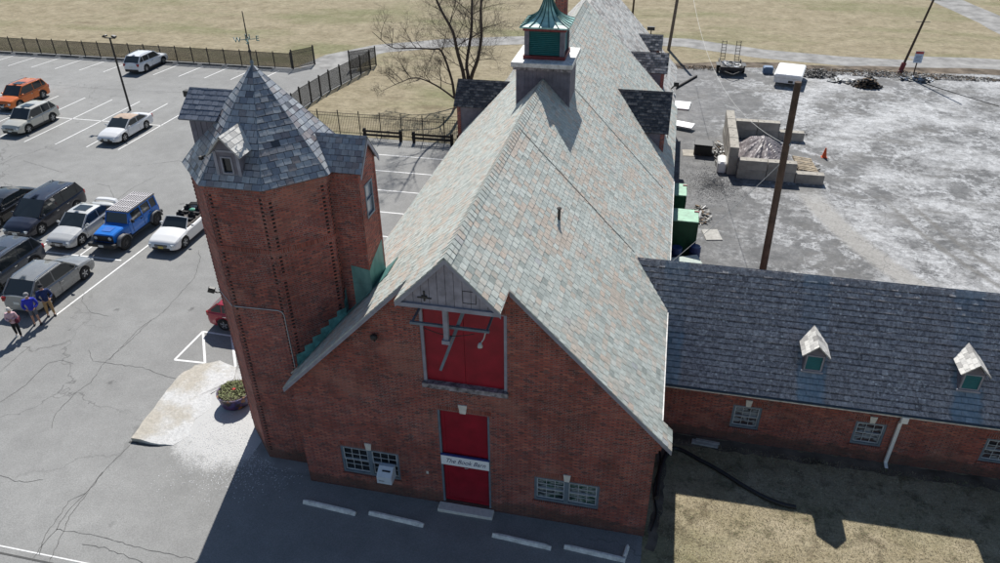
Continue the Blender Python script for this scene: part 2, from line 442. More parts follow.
M['old_white'] = plain('weathered_white_paint', (0.62, 0.61, 0.59), 0.65, 0, 0.3, 6.0, bmp=0.2)
M['peeled'] = plain('peeling_paint', (0.22, 0.20, 0.21), 0.8, 0, 0.8, 7.0, bmp=0.4)
M['red_door'] = plain('red_door_paint', (0.27, 0.006, 0.018), 0.45, 0, 0.22, 2.2)
M['red_trim'] = plain('dark_red_trim', (0.16, 0.022, 0.026), 0.6, 0, 0.3, 8.0)
M['stone'] = plain('keystone', (0.66, 0.63, 0.57), 0.85, 0, 0.12, 8.0, bmp=0.3)
M['concrete'] = plain('concrete', (0.40, 0.39, 0.36), 0.9, 0, 0.2, 5.0, bmp=0.4)
M['louvre'] = plain('teal_green_louvre', (0.02, 0.15, 0.15), 0.45, 0, 0.15, 4.0)
M['black'] = plain('black_paint', (0.012, 0.012, 0.013), 0.45)
M['iron'] = plain('dark_iron', (0.028, 0.026, 0.026), 0.6)
M['steel'] = plain('galvanised_steel', (0.38, 0.40, 0.42), 0.45, 0.5)
M['rotwood'] = plain('charred_timber', (0.022, 0.018, 0.016), 0.85, 0, 0.4, 10.0, bmp=0.5)
M['polewood'] = plain('creosoted_pole_wood', (0.075, 0.048, 0.033), 0.9, 0, 0.35, 3.0, bmp=0.3)
M['cable'] = plain('cable_black', (0.02, 0.02, 0.02), 0.6)
M['cable_grey'] = plain('cable_grey', (0.35, 0.35, 0.34), 0.5)

def copper_mat():
    m, nt, b = newmat('green_copper')
    p = geo_pos(nt)
    n = noise(nt, scalev(nt, p, (1, 1, 0.4)), 3.0, 6, 0.65)
    c = ramp(nt, n, [(0.25, (0.05, 0.13, 0.12)), (0.5, (0.09, 0.22, 0.205)), (0.75, (0.15, 0.30, 0.275))])
    L(nt, c, b.inputs['Base Color']); b.inputs['Roughness'].default_value = 0.5; b.inputs['Metallic'].default_value = 0.0
    return m
M['copper'] = copper_mat()
M['copper_light'] = plain('weathered_pale_copper', (0.15, 0.36, 0.34), 0.5, 0, 0.45, 4.0)
M['sash'] = plain('pale_sash_paint', (0.46, 0.48, 0.50), 0.6)
M['hood_wood'] = plain('hood_board_paint', (0.27, 0.255, 0.295), 0.75, 0, 0.25, 4.0, bmp=0.2)
M['copper_roof'] = plain('pale_copper_roof', (0.33, 0.55, 0.50), 0.4, 0, 0.5, 2.5)
def glass_mat(name='window_glass', tint=(0.02, 0.024, 0.028), rough=0.06, pane_tones=None):
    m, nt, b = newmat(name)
    if pane_tones:
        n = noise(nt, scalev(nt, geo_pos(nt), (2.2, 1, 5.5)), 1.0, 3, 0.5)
        L(nt, ramp(nt, n, pane_tones), b.inputs['Base Color'])
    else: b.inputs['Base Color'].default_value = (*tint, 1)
    b.inputs['Roughness'].default_value = rough; b.inputs['Specular IOR Level'].default_value = 0.6
    return m
M['glass'] = glass_mat()
M['glass_room'] = glass_mat('glass_with_shelves_behind', pane_tones=[(0.40, (0.02, 0.03, 0.03)), (0.47, (0.04, 0.10, 0.07)), (0.53, (0.30, 0.33, 0.32)), (0.62, (0.05, 0.06, 0.07))])
M['glass_wing'] = glass_mat('glass_painted_reflection', pane_tones=[(0.36, (0.03, 0.03, 0.035)), (0.46, (0.10, 0.06, 0.06)), (0.5, (0.05, 0.055, 0.06)), (0.56, (0.30, 0.32, 0.34)), (0.7, (0.16, 0.18, 0.20))])  # grey tones paint sky reflections into the panes
M['glass_sky'] = glass_mat('grey_glass', tint=(0.28, 0.32, 0.37), rough=0.15)

# ================================================================ the barn
CX, ZR, SL = -5.06, 11.2, 1.03
YF, YB = 17.33, 47.5
XL, XR_ = -11.2, 1.05
EL, ER = -11.62, 1.12
def zr(x): return ZR - SL * abs(x - CX)
barn = thing('barn', 'large red brick barn with pale green slate gable roof and red loading doors', 'barn', (CX, YF, 0))

def window_unit(parent, x0, x1, z0, z1, y, pane_mat, double=False, blue=True, label=None, stone=True):
    """sash window(s) facing -y in a hole; frame > pane, sill; separate keystone and soldier arch"""
    fm = M['slate_blue']
    fr = MB(); frame_x(fr, x0, x1, z0, z1, y + 0.02, 0.09, 0.085)
    secs = [(x0 + 0.085, x1 - 0.085)]
    if double:
        c = (x0 + x1) / 2; fr.box(c - 0.075, c + 0.075, y + 0.015, y + 0.11, z0 + 0.085, z1 - 0.085)
        secs = [(x0 + 0.085, c - 0.075), (c + 0.075, x1 - 0.085)]
    fo = fr.build('window', fm, parent, world=True)
    if label: fo['label'] = label
    za, zb = z0 + 0.085, z1 - 0.085; zm = (za + zb) / 2
    for k, (a, b) in enumerate(secs):
        s = MB()
        # upper sash in front of lower one
        for (p, q, yy) in ((zm - 0.02, zb, y + 0.035), (za, zm + 0.02, y + 0.075)):
            frame_x(s, a, b, p, q, yy, 0.03, 0.035)
            for i in (1, 2):
                xx = a + 0.035 + (b - a - 0.07) * i / 3; s.box(xx - 0.009, xx + 0.009, yy + 0.004, yy + 0.026, p + 0.035, q - 0.035)
            mz = (p + q) / 2; s.box(a + 0.035, b - 0.035, yy + 0.006, yy + 0.024, mz - 0.009, mz + 0.009)
        s.build('sash', M['sash'], fo, world=True)
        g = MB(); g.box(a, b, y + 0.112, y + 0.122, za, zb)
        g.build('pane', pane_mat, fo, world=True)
    sl = MB(); sl.box(x0 - 0.04, x1 + 0.04, y - 0.05, y + 0.14, z0 - 0.075, z0 - 0.004)
    sl.build('sill', M['brick_soldier'], fo, world=True)
    ar = MB(); c = (x0 + x1) / 2; w = x1 - x0; n = max(8, int(w / 0.077))
    for i in range(n):
        t = (i + 0.5) / n; xx = x0 - 0.06 + (w + 0.12) * t
        hgt = 0.05 * (1 - (2 * t - 1) ** 2)
        ar.box(xx - 0.033, xx + 0.033, y - 0.012, y + 0.02, z1 + 0.006 + hgt * 0, z1 + 0.205 + hgt, rv=(hash01(i, 3), 0.5))
    ar.build('window_arch', M['brick_soldier'], parent, world=True)
    if stone:
        ks = MB(); ks.prism([(c - 0.085, 0, z1 + 0.0), (c + 0.085, 0, z1 + 0.0), (c + 0.125, 0, z1 + 0.31), (c - 0.125, 0, z1 + 0.31)], (0, y - 0.04, 0), (0, y + 0.03, 0))
        ks.build('keystone', M['stone'], parent, world=True)
    return fo

# ---- walls
UD = (-6.43, -3.70, 5.58, 8.55)      # upper opening
LD = (-6.06, -4.30, 0.10, 4.47)
WL = (-9.78, -7.60, 0.80, 2.10)
WR_ = (-2.78, -0.58, 0.96, 2.08)
w = MB()
outer = [(XL, -0.3), (XR_, -0.3), (XR_, 4.45), (XR_ + 0.30, 4.50), (CX, ZR - 0.05), (XL - 0.08, 4.50), (XL, 4.45)]
outer = [(p[0], min(p[1], zr(p[0]) - 0.04)) for p in outer]
wall(w, outer, [rect(*UD), rect(*LD), rect(*WL), rect(*WR_)], (0, YF, 0), (1, 0, 0), (0, 0, 1), (0, -1, 0), 0.16)
w.face([(XR_, YF, -0.3), (XR_, YB, -0.3), (XR_, YB, zr(XR_) - 0.03), (XR_, YF, zr(XR_) - 0.03)])
w.face([(XL, YF, -0.3), (XL, YF, zr(XL) - 0.03), (XL, YB, zr(XL) - 0.03), (XL, YB, -0.3)])
w.face([(XL, YB, -0.3), (XL, YB, zr(XL)), (CX, YB, ZR - 0.05), (XR_, YB, zr(XR_)), (XR_, YB, -0.3)])
w.build('wall', M['brick'], barn, world=True)
# dark room behind the openings
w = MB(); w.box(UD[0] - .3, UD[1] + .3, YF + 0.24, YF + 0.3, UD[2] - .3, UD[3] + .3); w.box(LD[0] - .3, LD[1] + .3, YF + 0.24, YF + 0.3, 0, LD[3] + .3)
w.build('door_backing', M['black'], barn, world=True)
# brick kneelers under the rake feet
for s, xw in ((1, XR_), (-1, XL)):
    k = MB()
    for i in range(4 if s > 0 else 1): k.box(min(xw, xw + s * (0.08 + 0.075 * i)), max(xw, xw + s * (0.08 + 0.075 * i)), YF + 0.003, YF + 0.33, 3.95 + 0.135 * i, 3.95 + 0.135 * (i + 1) - 0.001)
    k.build('kneeler', M['brick'], barn, world=True)

# ---- roof: one slate sheet per slope
def slope_pt(x, y): return (x, y, zr(x))
for s in (1, -1):
    e = ER if s > 0 else EL
    hx = CX + s * 1.50
    kx = e + s * 0.38
    ky = 17.93
    rb = MB()
    pieces = [[slope_pt(CX, 15.85), slope_pt(hx, 15.85), slope_pt(hx, 17.0), slope_pt(CX, 17.0)],
              [slope_pt(CX, 18.1), slope_pt(e, 18.1), slope_pt(e, YB), slope_pt(CX, YB)]]
    fx = kx if s > 0 else -11.33
    pieces += [[slope_pt(CX, 17.0), slope_pt(fx, 17.0), slope_pt(fx, ky if s > 0 else 18.1), slope_pt(CX, ky if s > 0 else 18.1)]]
    if s > 0: pieces += [[slope_pt(CX, ky), slope_pt(e, ky), slope_pt(e, 18.1), slope_pt(CX, 18.1)]]
    slates(rb, pieces, 0.275, 0.235, t=0.018, gap=0.016, seed=3 + s, base=(CX, 0, ZR))
    rb.build('roof_slope', M['slate_main'], barn, world=True)
# ridge slates, one course each side
rg = MB()
for s in (1, -1):
    n = Vector((s * SL, 0, 1)).normalized(); D = Vector((s, 0, -SL)).normalized()
    y = 15.84; i = 0
    while y < YB:
        a = Vector((CX - s * 0.01, y, ZR + 0.010)) + n * 0.020; b2 = min(y + 0.265, YB); c = a + D * (0.27 + 0.015 * hash01(i, s))
        for lo, hi in ((0.0, 0.13), (0.142, 0.27)):
            p = [a + D * lo, a + D * hi, a + D * hi, a + D * lo]
            q = [p[0], p[1], Vector((p[1].x, b2 - 0.012, p[1].z)), Vector((p[0].x, b2 - 0.012, p[0].z))]
            q = [v + n * (0.012 if k < 2 else 0.0) for k, v in enumerate(q)]
            rg.face(q, (hash01(i, s * 7), hash01(i, s * 3 + lo)))
            dn = [v - n * 0.03 for v in q]
            for k in range(4): rg.face([q[k], q[(k + 1) % 4], dn[(k + 1) % 4], dn[k]], (0.02, 0.1))
        y = b2; i += 1
rg.build('ridge_cap', M['slate_main'], barn, world=True)
# lightning conductor cables running down the slope
for yy, x1 in ((25.62, -0.35), (33.85, 0.6)):
    cb = MB()
    pts = [(x, yy + 0.012 * math.sin(x * 5), zr(x) + 0.035) for x in [CX + 0.1 + (x1 - CX - 0.1) * i / 14 for i in range(15)]]
    cb.tube(pts, 0.010, 5)
    cb.build('conductor_cable', M['cable'], barn, world=True)
vp = MB(); vp.tube([(-2.98, 22.65, zr(-2.98) - 0.1), (-2.98, 22.65, zr(-2.98) + 0.42)], 0.05, 12); vp.lathe([(0.07, 0), (0.09, 0.05), (0.0, 0.1)], 12, (-2.98, 22.65, zr(-2.98) + 0.40))
vp.build('vent_pipe', M['iron'], barn, world=True)
# rakes (barge boards) and soffits
for s in (1, -1):
    e = ER + 0.38 if s > 0 else -11.33
    hx = CX + s * 1.50
    for x0, x1, y0 in ((hx, e, 17.02), (CX, hx, 15.88)):
        b = MB()
        b.prism([(x0, 0, zr(x0) - 0.035), (x1, 0, zr(x1) - 0.035), (x1, 0, zr(x1) - 0.20), (x0, 0, zr(x0) - 0.20)], (0, y0, 0), (0, y0 + 0.035, 0))
        b.prism([(x0, 0, zr(x0) - 0.037), (x1, 0, zr(x1) - 0.037), (x1, 0, zr(x1) - 0.09), (x0, 0, zr(x0) - 0.09)], (0, y0 - 0.03, 0), (0, y0 - 0.001, 0))
        b.build('barge_board', M['grey_trim'], barn, world=True)
    x0, x1 = hx, e
    b = MB(); b.prism([(x0, 0, zr(x0) - 0.19), (x1, 0, zr(x1) - 0.19), (x1, 0, zr(x1) - 0.21), (x0, 0, zr(x0) - 0.21)], (0, 17.055, 0), (0, YF - 0.002, 0))
    b.build('soffit', M['grey_trim'], barn, world=True)
# eave gutter boards
for s, e in ((1, ER), (-1, EL)):
    g = MB(); x = e - s * 0.05
    g.box(min(x, x - s * 0.04), max(x, x - s * 0.04), 17.95, YB - 0.01, zr(e) - 0.24, zr(e) - 0.04)
    g.build('eave_board', M['grey_trim'], barn, world=True)
g = MB(); g.box(ER + 0.0, ER + 0.06, 17.98, 24.1, zr(ER) - 0.14, zr(ER) - 0.055); g.build('gutter', M['old_white'], barn, world=True)
g = MB(); g.box(ER + 0.0, ER + 0.06, 26.8, 36.4, zr(ER) - 0.14, zr(ER) - 0.055); g.build('gutter', M['old_white'], barn, world=True)
# step verge at the far end
b = MB()
for s in (1, -1):
    e = ER if s > 0 else EL
    b.prism([(CX, 0, ZR - 0.01), (e, 0, zr(e) - 0.01), (e, 0, zr(e) - 0.22), (CX, 0, ZR - 0.22)], (0, YB - 0.02, 0), (0, YB + 0.03, 0))
b.build('verge_board', M['grey_trim'], barn, world=True)

# ---- the hay hood
HB = 9.60
hh = MB()
x = CX - 1.46
gp = 0.006
while x < CX + 1.46:
    x2 = min(x + 0.235, CX + 1.46)
    poly = [(x + gp, HB), (x2 - gp, HB)]
    t1, t2 = zr(x2 - gp) - 0.12, zr(x + gp) - 0.12
    poly += [(x2 - gp, max(HB, t1))]
    if x < CX < x2: poly += [(CX, ZR - 0.12)]
    poly += [(x + gp, max(HB, t2))]
    hh.prism([(p[0], 0, p[1]) for p in poly], (0, 16.0, 0), (0, 16.03, 0))
    x = x2
hh.box(CX - 1.44, CX + 1.44, 16.035, 16.06, HB, HB + 0.02)
hh.build('hood_boards', M['hood_wood'], barn, world=True)
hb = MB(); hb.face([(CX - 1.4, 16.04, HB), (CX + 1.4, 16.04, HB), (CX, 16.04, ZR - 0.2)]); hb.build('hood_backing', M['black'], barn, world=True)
ht = MB(); ht.box(CX - 1.50, CX + 1.47, 15.93, 16.0, HB - 0.13, HB - 0.002); ht.box(CX - 1.36, CX + 1.36, 16.0, YF - 0.002, HB - 0.10, HB - 0.03)
ht.build('hood_sill', M['grey_trim'], barn, world=True)
hk = MB(); frame_x(hk, CX + 0.42, CX + 0.80, HB + 0.16, HB + 0.56, 15.985, 0.015, 0.012); hk.build('hood_hatch', M['black'], barn, world=True)
hk = MB(); hk.box(CX - 0.86, CX - 0.46, 15.97, 15.998, HB + 0.18, HB + 0.21); hk.box(CX - 0.68, CX - 0.64, 15.96, 15.998, HB + 0.1, HB + 0.42); hk.box(CX - 0.74, CX - 0.58, 15.95, 15.998, HB + 0.2, HB + 0.27)
hk.build('bracket', M['iron'], barn, world=True)

# ---- hoist under the hood
h = MB()
h.box(-5.33, -5.19, 16.27, 16.41, 8.20, HB - 0.1)
h.box(-5.38, -5.14, 16.22, 16.50, 8.08, 8.21)
h.build('hoist_post', M['grey_trim'], barn, world=True)
h = MB(); h.box(-6.42, -4.05, 16.52, 16.60, 8.44, 8.52)
h.box(-6.4, -6.34, 16.6, YF, 8.44, 8.50); h.box(-4.16, -4.1, 16.6, YF, 8.44, 8.50)
h.build('hoist_beam', M['slate_blue'], barn, world=True)
h = MB(); h.prism([(-4.78, 0, 9.3), (-4.66, 0, 9.3), (-5.58, 0, 6.72), (-5.66, 0, 6.74)], (0, 16.64, 0), (0, 16.72, 0)); h.build('hoist_brace', M['slate_blue'], barn, world=True)
h = MB(); h.tube([(-4.16, 16.55, 8.44), (-4.2, 16.5, 8.25), (-4.28, 16.45, 8.12)], 0.02, 8); h.lathe([(0.02, 0.06), (0.06, 0.0), (0.085, -0.1), (0.0, -0.1)], 14, (-4.30, 16.43, 8.10))
h.build('lamp', M['steel'], barn, world=True)
h = MB(); h.tube([(-6.0 + i * 0.17, 16.48, 8.40 - 0.18 * math.sin(PI * i / 9)) for i in range(10)], 0.012, 6); h.build('cable', M['cable'], barn, world=True)
# rusty lamp stub on the wall
h = MB(); h.ball((-7.92, YF - 0.11, 7.22), 0.13, 0.10, 0.11); h.tube([(-7.92, YF, 7.1), (-7.92, YF - 0.1, 7.05)], 0.03, 8); h.build('wall_lamp', M['iron'], barn, world=True)

# ---- upper loading doors
xm = (UD[0] + UD[1]) / 2
for a, b_ in ((UD[0] + 0.10, xm - 0.006), (xm + 0.006, UD[1] - 0.10)):
    d = MB(); d.box(a, b_, YF + 0.10, YF + 0.15, UD[2] + 0.06, UD[3] - 0.04)
    do = d.build('door', M['red_door'], barn, world=True); do['label'] = 'plain red leaf of the loading door high in the gable'
f = MB(); f.box(UD[0], UD[0] + 0.10, YF + 0.02, YF + 0.155, UD[2], UD[3]); f.box(UD[1] - 0.10, UD[1], YF + 0.02, YF + 0.155, UD[2], UD[3]); f.box(UD[0] + .1, UD[1] - .1, YF + 0.022, YF + 0.155, UD[3] - 0.05, UD[3])
f.build('door_frame', M['grey_trim'], barn, world=True)
f = MB(); f.box(UD[0] - 0.04, UD[1] + 0.04, YF - 0.11, YF + 0.16, UD[2] - 0.13, UD[2] + 0.055); f.build('door_sill', M['peeled'], barn, world=True)
ar = MB(); n = 38
for i in range(n):
    xx = UD[0] - 0.1 + (UD[1] - UD[0] + 0.2) * (i + 0.5) / n; ar.box(xx - 0.033, xx + 0.033, YF - 0.012, YF + 0.02, UD[3] + 0.006, UD[3] + 0.215)
ar.build('door_arch', M['brick_soldier'], barn, world=True)

# ---- lower door, in two leaves one above the other
for z0, z1, lb in ((0.14, 2.15, 'lower red leaf of the tall door under the sign'), (2.16, LD[3] - 0.03, 'upper red leaf of the tall door above the sign')):
    d = MB(); a, b_ = LD[0] + 0.075, LD[1] - 0.075
    d.box(a, b_, YF + 0.085, YF + 0.13, z0, z1)
    d.box(a + 0.02, b_ - 0.02, YF + 0.07, YF + 0.083, z0 + 0.02, z0 + 0.14); d.box(a + 0.02, b_ - 0.02, YF + 0.07, YF + 0.083, z1 - 0.14, z1 - 0.02)
    d.box(a + 0.02, a + 0.14, YF + 0.07, YF + 0.083, z0 + 0.142, z1 - 0.142); d.box(b_ - 0.14, b_ - 0.02, YF + 0.07, YF + 0.083, z0 + 0.142, z1 - 0.142)
    do = d.build('door', M['red_door'], barn, world=True); do['label'] = lb
f = MB()
f.box(LD[0], LD[0] + 0.07, YF + 0.01, YF + 0.135, LD[2], LD[3]); f.box(LD[1] - 0.07, LD[1], YF + 0.01, YF + 0.135, LD[2], LD[3])
f.build('door_frame', M['slate_blue'], barn, world=True)
h = MB(); h.tube([(-5.22, YF + 0.08, 1.90), (-5.22, YF + 0.03, 1.90), (-5.10, YF + 0.03, 1.90), (-5.10, YF + 0.08, 1.90)], 0.012, 6); h.build('door_handle', M['steel'], barn, world=True)
ar = MB(); n = 25
for i in range(n):
    xx = LD[0] - 0.06 + (LD[1] - LD[0] + 0.12) * (i + 0.5) / n
    ar.box(xx - 0.032, xx + 0.032, YF - 0.012, YF + 0.02, LD[3] + 0.006, LD[3] + 0.215)
ar.build('door_arch', M['brick_soldier'], barn, world=True)
c = -5.18; ks = MB(); ks.prism([(c - 0.10, 0, LD[3]), (c + 0.10, 0, LD[3]), (c + 0.15, 0, LD[3] + 0.36), (c - 0.15, 0, LD[3] + 0.36)], (0, YF - 0.04, 0), (0, YF + 0.03, 0)); ks.build('keystone', M['stone'], barn, world=True)
# sign
s_ = MB(); s_.box(-6.03, -4.34, YF - 0.035, YF - 0.005, 2.02, 2.44)
sign = s_.build('sign_board', plain('bright_sign_white', (0.86, 0.87, 0.88), 0.45, 0, 0.04), barn, world=True)
s_ = MB(); s_.box(-6.04, -4.33, YF - 0.040, YF + 0.03, 2.445, 2.50); s_.build('blue_edge', plain('blue_edge_paint', (0.03, 0.06, 0.22), 0.5), sign, world=True)
M['ink'] = plain('navy_lettering', (0.02, 0.03, 0.10), 0.5)
text_mesh('lettering', 'The Book Barn', 0.27, 0.42, (-5.18 - CX, -0.037, 2.225), (R(90), 0, 0), M['ink'], sign, 0.002, 1.38)

window_unit(barn, *WL, YF, M['glass'], True, label='paired sash window above the letter drop box')
window_unit(barn, *WR_, YF, M['glass_room'], True, label='paired sash window with pale shelves behind the glass')
# ghost of a painted sign and small vent
v = MB(); v.box(-6.62, -6.54, YF - 0.012, YF + 0.01, 1.38, 1.50); v.build('wall_vent', M['stone'], barn, world=True)

# ---- big roof dormers
def roof_dormer(parent, s, y0, zt, xend, hw, mat, ZR_=ZR, drop=1.30, wallmat=None, rooflabel=None):
    """gabled dormer on a barn slope; s side, ridge at height zt"""
    m = 1.02
    def xr(z): return CX + s * (ZR_ - z) / SL
    ze = zt - drop; ew = drop / m
    for q in (1, -1):
        a = MB()
        P = [(xr(zt), y0, zt), (xend, y0, zt), (xend, y0 + q * ew, ze), (xr(ze), y0 + q * ew, ze)]
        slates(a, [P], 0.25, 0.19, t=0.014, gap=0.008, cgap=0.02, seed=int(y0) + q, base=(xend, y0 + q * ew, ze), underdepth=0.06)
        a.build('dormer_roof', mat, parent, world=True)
    xw = xend - s * 0.18; zb = 3.9
    b = MB(); ywid = ew - 0.16
    for q in (1, -1):
        yy = y0 + q * ywid; zt2 = ze + 0.16 * m - 0.07
        xa = xr(zt2) ; b.face([(xa, yy, zt2), (xw, yy, zt2), (xw, yy, ZR_ - SL * abs(xw - CX) - 0.3), ])
    b.face([(xw, y0 - ywid, max(2.5, ZR_ - SL * abs(xw - CX)) - 0.6), (xw, y0 + ywid, ZR_ - SL * abs(xw - CX) - 0.6), (xw, y0 + ywid, ze + 0.08), (xw, y0, zt - 0.08), (xw, y0 - ywid, ze + 0.08)])
    b.build('dormer_wall', wallmat or M['grey_wood'], parent, world=True)
    c = MB()
    for q in (1, -1):
        x0_, x1_ = sorted((xw, xw - s * 0.22)); c.box(x0_, x1_, y0 + q * ywid - 0.03, y0 + q * ywid + 0.03, ZR_ - SL * abs(xw - CX) - 0.3, ze + 0.05)
        c.prism([(xend - s * 0.01, y0, zt - 0.07), (xend - s * 0.01, y0 + q * ew, ze - 0.07), (xend - s * 0.01, y0 + q * ew, ze - 0.2), (xend - s * 0.01, y0, zt - 0.2)], (0, 0, 0), (-s * 0.04, 0, 0))
    c.build('dormer_trim', M['brick'] , parent, world=True)
roof_dormer(barn, 1, 39.6, 8.35, 0.62, 1.3, M['slate_dark'], drop=1.72)
roof_dormer(barn, -1, 43.55, 7.15, -12.3, 1.3, M['slate_dark'], drop=1.32)

# ---- cupola (a part group: base > slab ...)
cup = MB()
for (x0, x1, y0, y1) in ((-6.20, -3.92, 31.45, 33.75),):
    zb = 8.9
    wl = MB()
    # boards on four sides
    k = x0
    wl.face([(x0, y0, zb), (x1, y0, zb), (x1, y0, 11.75), (x0, y0, 11.75)]); wl.face([(x1, y0, zb), (x1, y1, zb), (x1, y1, 11.75), (x1, y0, 11.75)])
    wl.face([(x0, y0, zb), (x0, y0, 11.75), (x0, y1, 11.75), (x0, y1, zb)]); wl.face([(x0, y1, zb), (x0, y1, 11.75), (x1, y1, 11.75), (x1, y1, zb)])
    while k < x1 - 0.05:
        wl.box(k, min(k + 0.16, x1), y0 - 0.012, y0 - 0.001, zr(k) - 0.4, 11.74); k += 0.172
    for cx_ in (x0, x1): wl.box(cx_ - 0.05, cx_ + 0.05, y0 - 0.03, y0 + 0.06, 9.6, 11.745)
cupo = wl.build('cupola', M['grey_wood'], barn, world=True)
def sub(mb, name, mat, parent, **k):
    o = mb.build(name, mat, parent, world=True, **k); return o
s_ = MB(); s_.bbox(-6.42, -3.76, 31.10, 33.95, 11.76, 11.95, 0.015); sub(s_, 'cupola_deck', M['old_white'], cupo)
s_ = MB(); s_.box(-6.34, -3.84, 31.18, 33.87, 11.62, 11.757); sub(s_, 'cupola_cornice', M['peeled'], cupo)
s_ = MB()
BX0, BX1, BY0, BY1 = -5.95, -4.22, 31.75, 33.35
for px in (BX0, BX1 - 0.2):
    for py in (BY0, BY1 - 0.2): s_.box(px, px + 0.2, py, py + 0.2, 11.96, 13.2)
sub(s_, 'cupola_post', M['grey_wood'], cupo)
s_ = MB(); s_.box(BX0 + 0.1, BX1 - 0.1, BY0 + 0.14, BY1 - 0.14, 11.97, 13.2)
for i in range(14):
    z = 12.12 + i * 0.078
    T = Matrix.Translation((0, 0, z))
    s_.prism([(BX0 + 0.2, BY0 + 0.06, z), (BX0 + 0.2, BY0 + 0.135, z + 0.06), (BX0 + 0.2, BY0 + 0.135, z + 0.075), (BX0 + 0.2, BY0 + 0.06, z + 0.015)], (0, 0, 0), (BX1 - BX0 - 0.4, 0, 0))
    s_.prism([(BX1 - 0.06, BY0 + 0.2, z), (BX1 - 0.135, BY0 + 0.2, z + 0.06), (BX1 - 0.135, BY0 + 0.2, z + 0.075), (BX1 - 0.06, BY0 + 0.2, z + 0.015)], (0, 0, 0), (0, BY1 - BY0 - 0.4, 0))
sub(s_, 'louvre', M['louvre'], cupo)
s_ = MB(); s_.box(BX0 - 0.05, BX1 + 0.05, BY0 - 0.05, BY1 + 0.05, 11.955, 12.10); sub(s_, 'cupola_trim', M['red_trim'], cupo)
s_ = MB(); s_.box(BX0 - 0.06, BX1 + 0.06, BY0 - 0.06, BY1 + 0.06, 13.14, 13.27); sub(s_, 'cupola_trim', M['red_trim'], cupo)
# concave copper roof with seams
cxm, cym = (BX0 + BX1) / 2, (BY0 + BY1) / 2
prof = [(1.06, 13.28), (1.05, 13.33), (0.86, 13.41), (0.66, 13.52), (0.48, 13.67), (0.34, 13.86), (0.23, 14.10), (0.14, 14.38), (0.07, 14.70), (0.03, 15.0)]
cr = MB()
for a in range(4):
    ca, sa = [(1, 0), (0, 1), (-1, 0), (0, -1)][a]
    rows = []
    for hw, z in prof:
        rows.append([(cxm + hw * ca - t * hw * sa, cym + hw * sa * 0.94 + t * hw * ca * 0.94, z) for t in (-1, -0.5, 0, 0.5, 1)])
    cr.grid(rows)
cr.box(cxm - 1.06, cxm + 1.06, cym - 1.0, cym + 1.0, 13.272, 13.29)
crf = sub(cr, 'cupola_roof', M['copper_roof'], cupo)
sm_ = MB()
for a in range(4):
    ca, sa = [(1, 0), (0, 1), (-1, 0), (0, -1)][a]
    for t in (-0.98, -0.6, -0.2, 0.2, 0.6):
        sm_.tube([(cxm + hw * ca - t * hw * sa, cym + (hw * sa + t * hw * ca) * 0.94, z + 0.014) for hw, z in prof[1:-1]], 0.022, 5)
sub(sm_, 'seams', plain('dark_seam_copper', (0.02, 0.09, 0.085), 0.5), crf)
# chimney behind the cupola
ch = MB(); ch.box(-5.60, -5.02, 38.0, 38.55, 10.4, 15.3); ch.box(-5.64, -4.98, 37.96, 38.59, 15.3, 15.45); ch.build('chimney', M['brick'], barn, world=True)

# ================================================================ rear barn range (lower roof)
rear = thing('rear_barn', 'lower weathered slate roofed range joined end-on behind the big barn', 'barn', (CX, YB + 0.1, 0))
ZR2 = 10.55; Y2 = 58.4
def zr2(x): return ZR2 - SL * abs(x - CX)
for s in (1, -1):
    e = 1.0 if s > 0 else -11.5
    rb = MB(); slates(rb, [[(CX, YB + 0.05, ZR2), (e, YB + 0.05, zr2(e)), (e, Y2, zr2(e)), (CX, Y2, ZR2)]], 0.30, 0.25, t=0.016, gap=0.010, seed=11 + s, base=(CX, 0, ZR2))
    rb.build('roof_slope', M['slate_far'], rear, world=True)
w = MB(); w.box(XL, XR_ - 0.15, YB + 0.06, Y2 - 0.35, -0.3, 4.0)
w.face([(XL, Y2 - 0.35, 3.9), (XR_ - .15, Y2 - 0.35, 3.9), (XR_ - .15, Y2 - 0.35, zr2(XR_ - .15) - .05), (CX, Y2 - .35, ZR2 - .05), (XL, Y2 - .35, zr2(XL) - .05)])
w.build('wall', M['brick'], rear, world=True)
roof_dormer(rear, 1, 49.75, 7.66, 0.28, 1.0, M['slate_mottled'], ZR_=ZR2, drop=1.05)
roof_dormer(rear, 1, 55.3, 7.44, -0.25, 1.0, M['slate_mottled'], ZR_=ZR2, drop=0.9)
v = MB(); v.tube([(-1.2, 57.6, zr2(-1.2) - 0.1), (-1.2, 57.6, zr2(-1.2) + 0.6)], 0.04, 8); v.box(-1.5, -0.95, 57.5, 57.7, zr2(-1.2) + 0.6, zr2(-1.2) + 0.85)
v.build('floodlight', M['black'], rear, world=True)
v = MB(); v.tube([(0.3, 52.0, 4.2), (0.95, 51.8, 5.0)], 0.05, 8); v.box(0.8, 1.15, 51.6, 52.0, 4.9, 5.2); v.build('yard_lamp', M['black'], rear, world=True)

# ================================================================ brick tower
TX, TY, TA = -12.30, 20.50, 2.37
ZT = 11.52
tower = thing('brick_tower', 'octagonal red brick silo tower with pointed slate roof beside the barn', 'tower', (TX, TY, 0))
def oct(ap, k):
    """corner k of octagon, k=0 is front-right corner of the -y face; counter-clockwise"""
    a = -PI / 2 + PI / 8 + k * PI / 4; r_ = ap / math.cos(PI / 8)
    return Vector((TX + r_ * math.cos(a), TY + r_ * math.sin(a), 0))
tw = MB()
for k in range(8):
    a, b = oct(TA, k), oct(TA, k + 1)
    tw.face([(a.x, a.y, -0.3), (b.x, b.y, -0.3), (b.x, b.y, ZT), (a.x, a.y, ZT)])
tw.build('wall', M['brick'], tower, world=True)
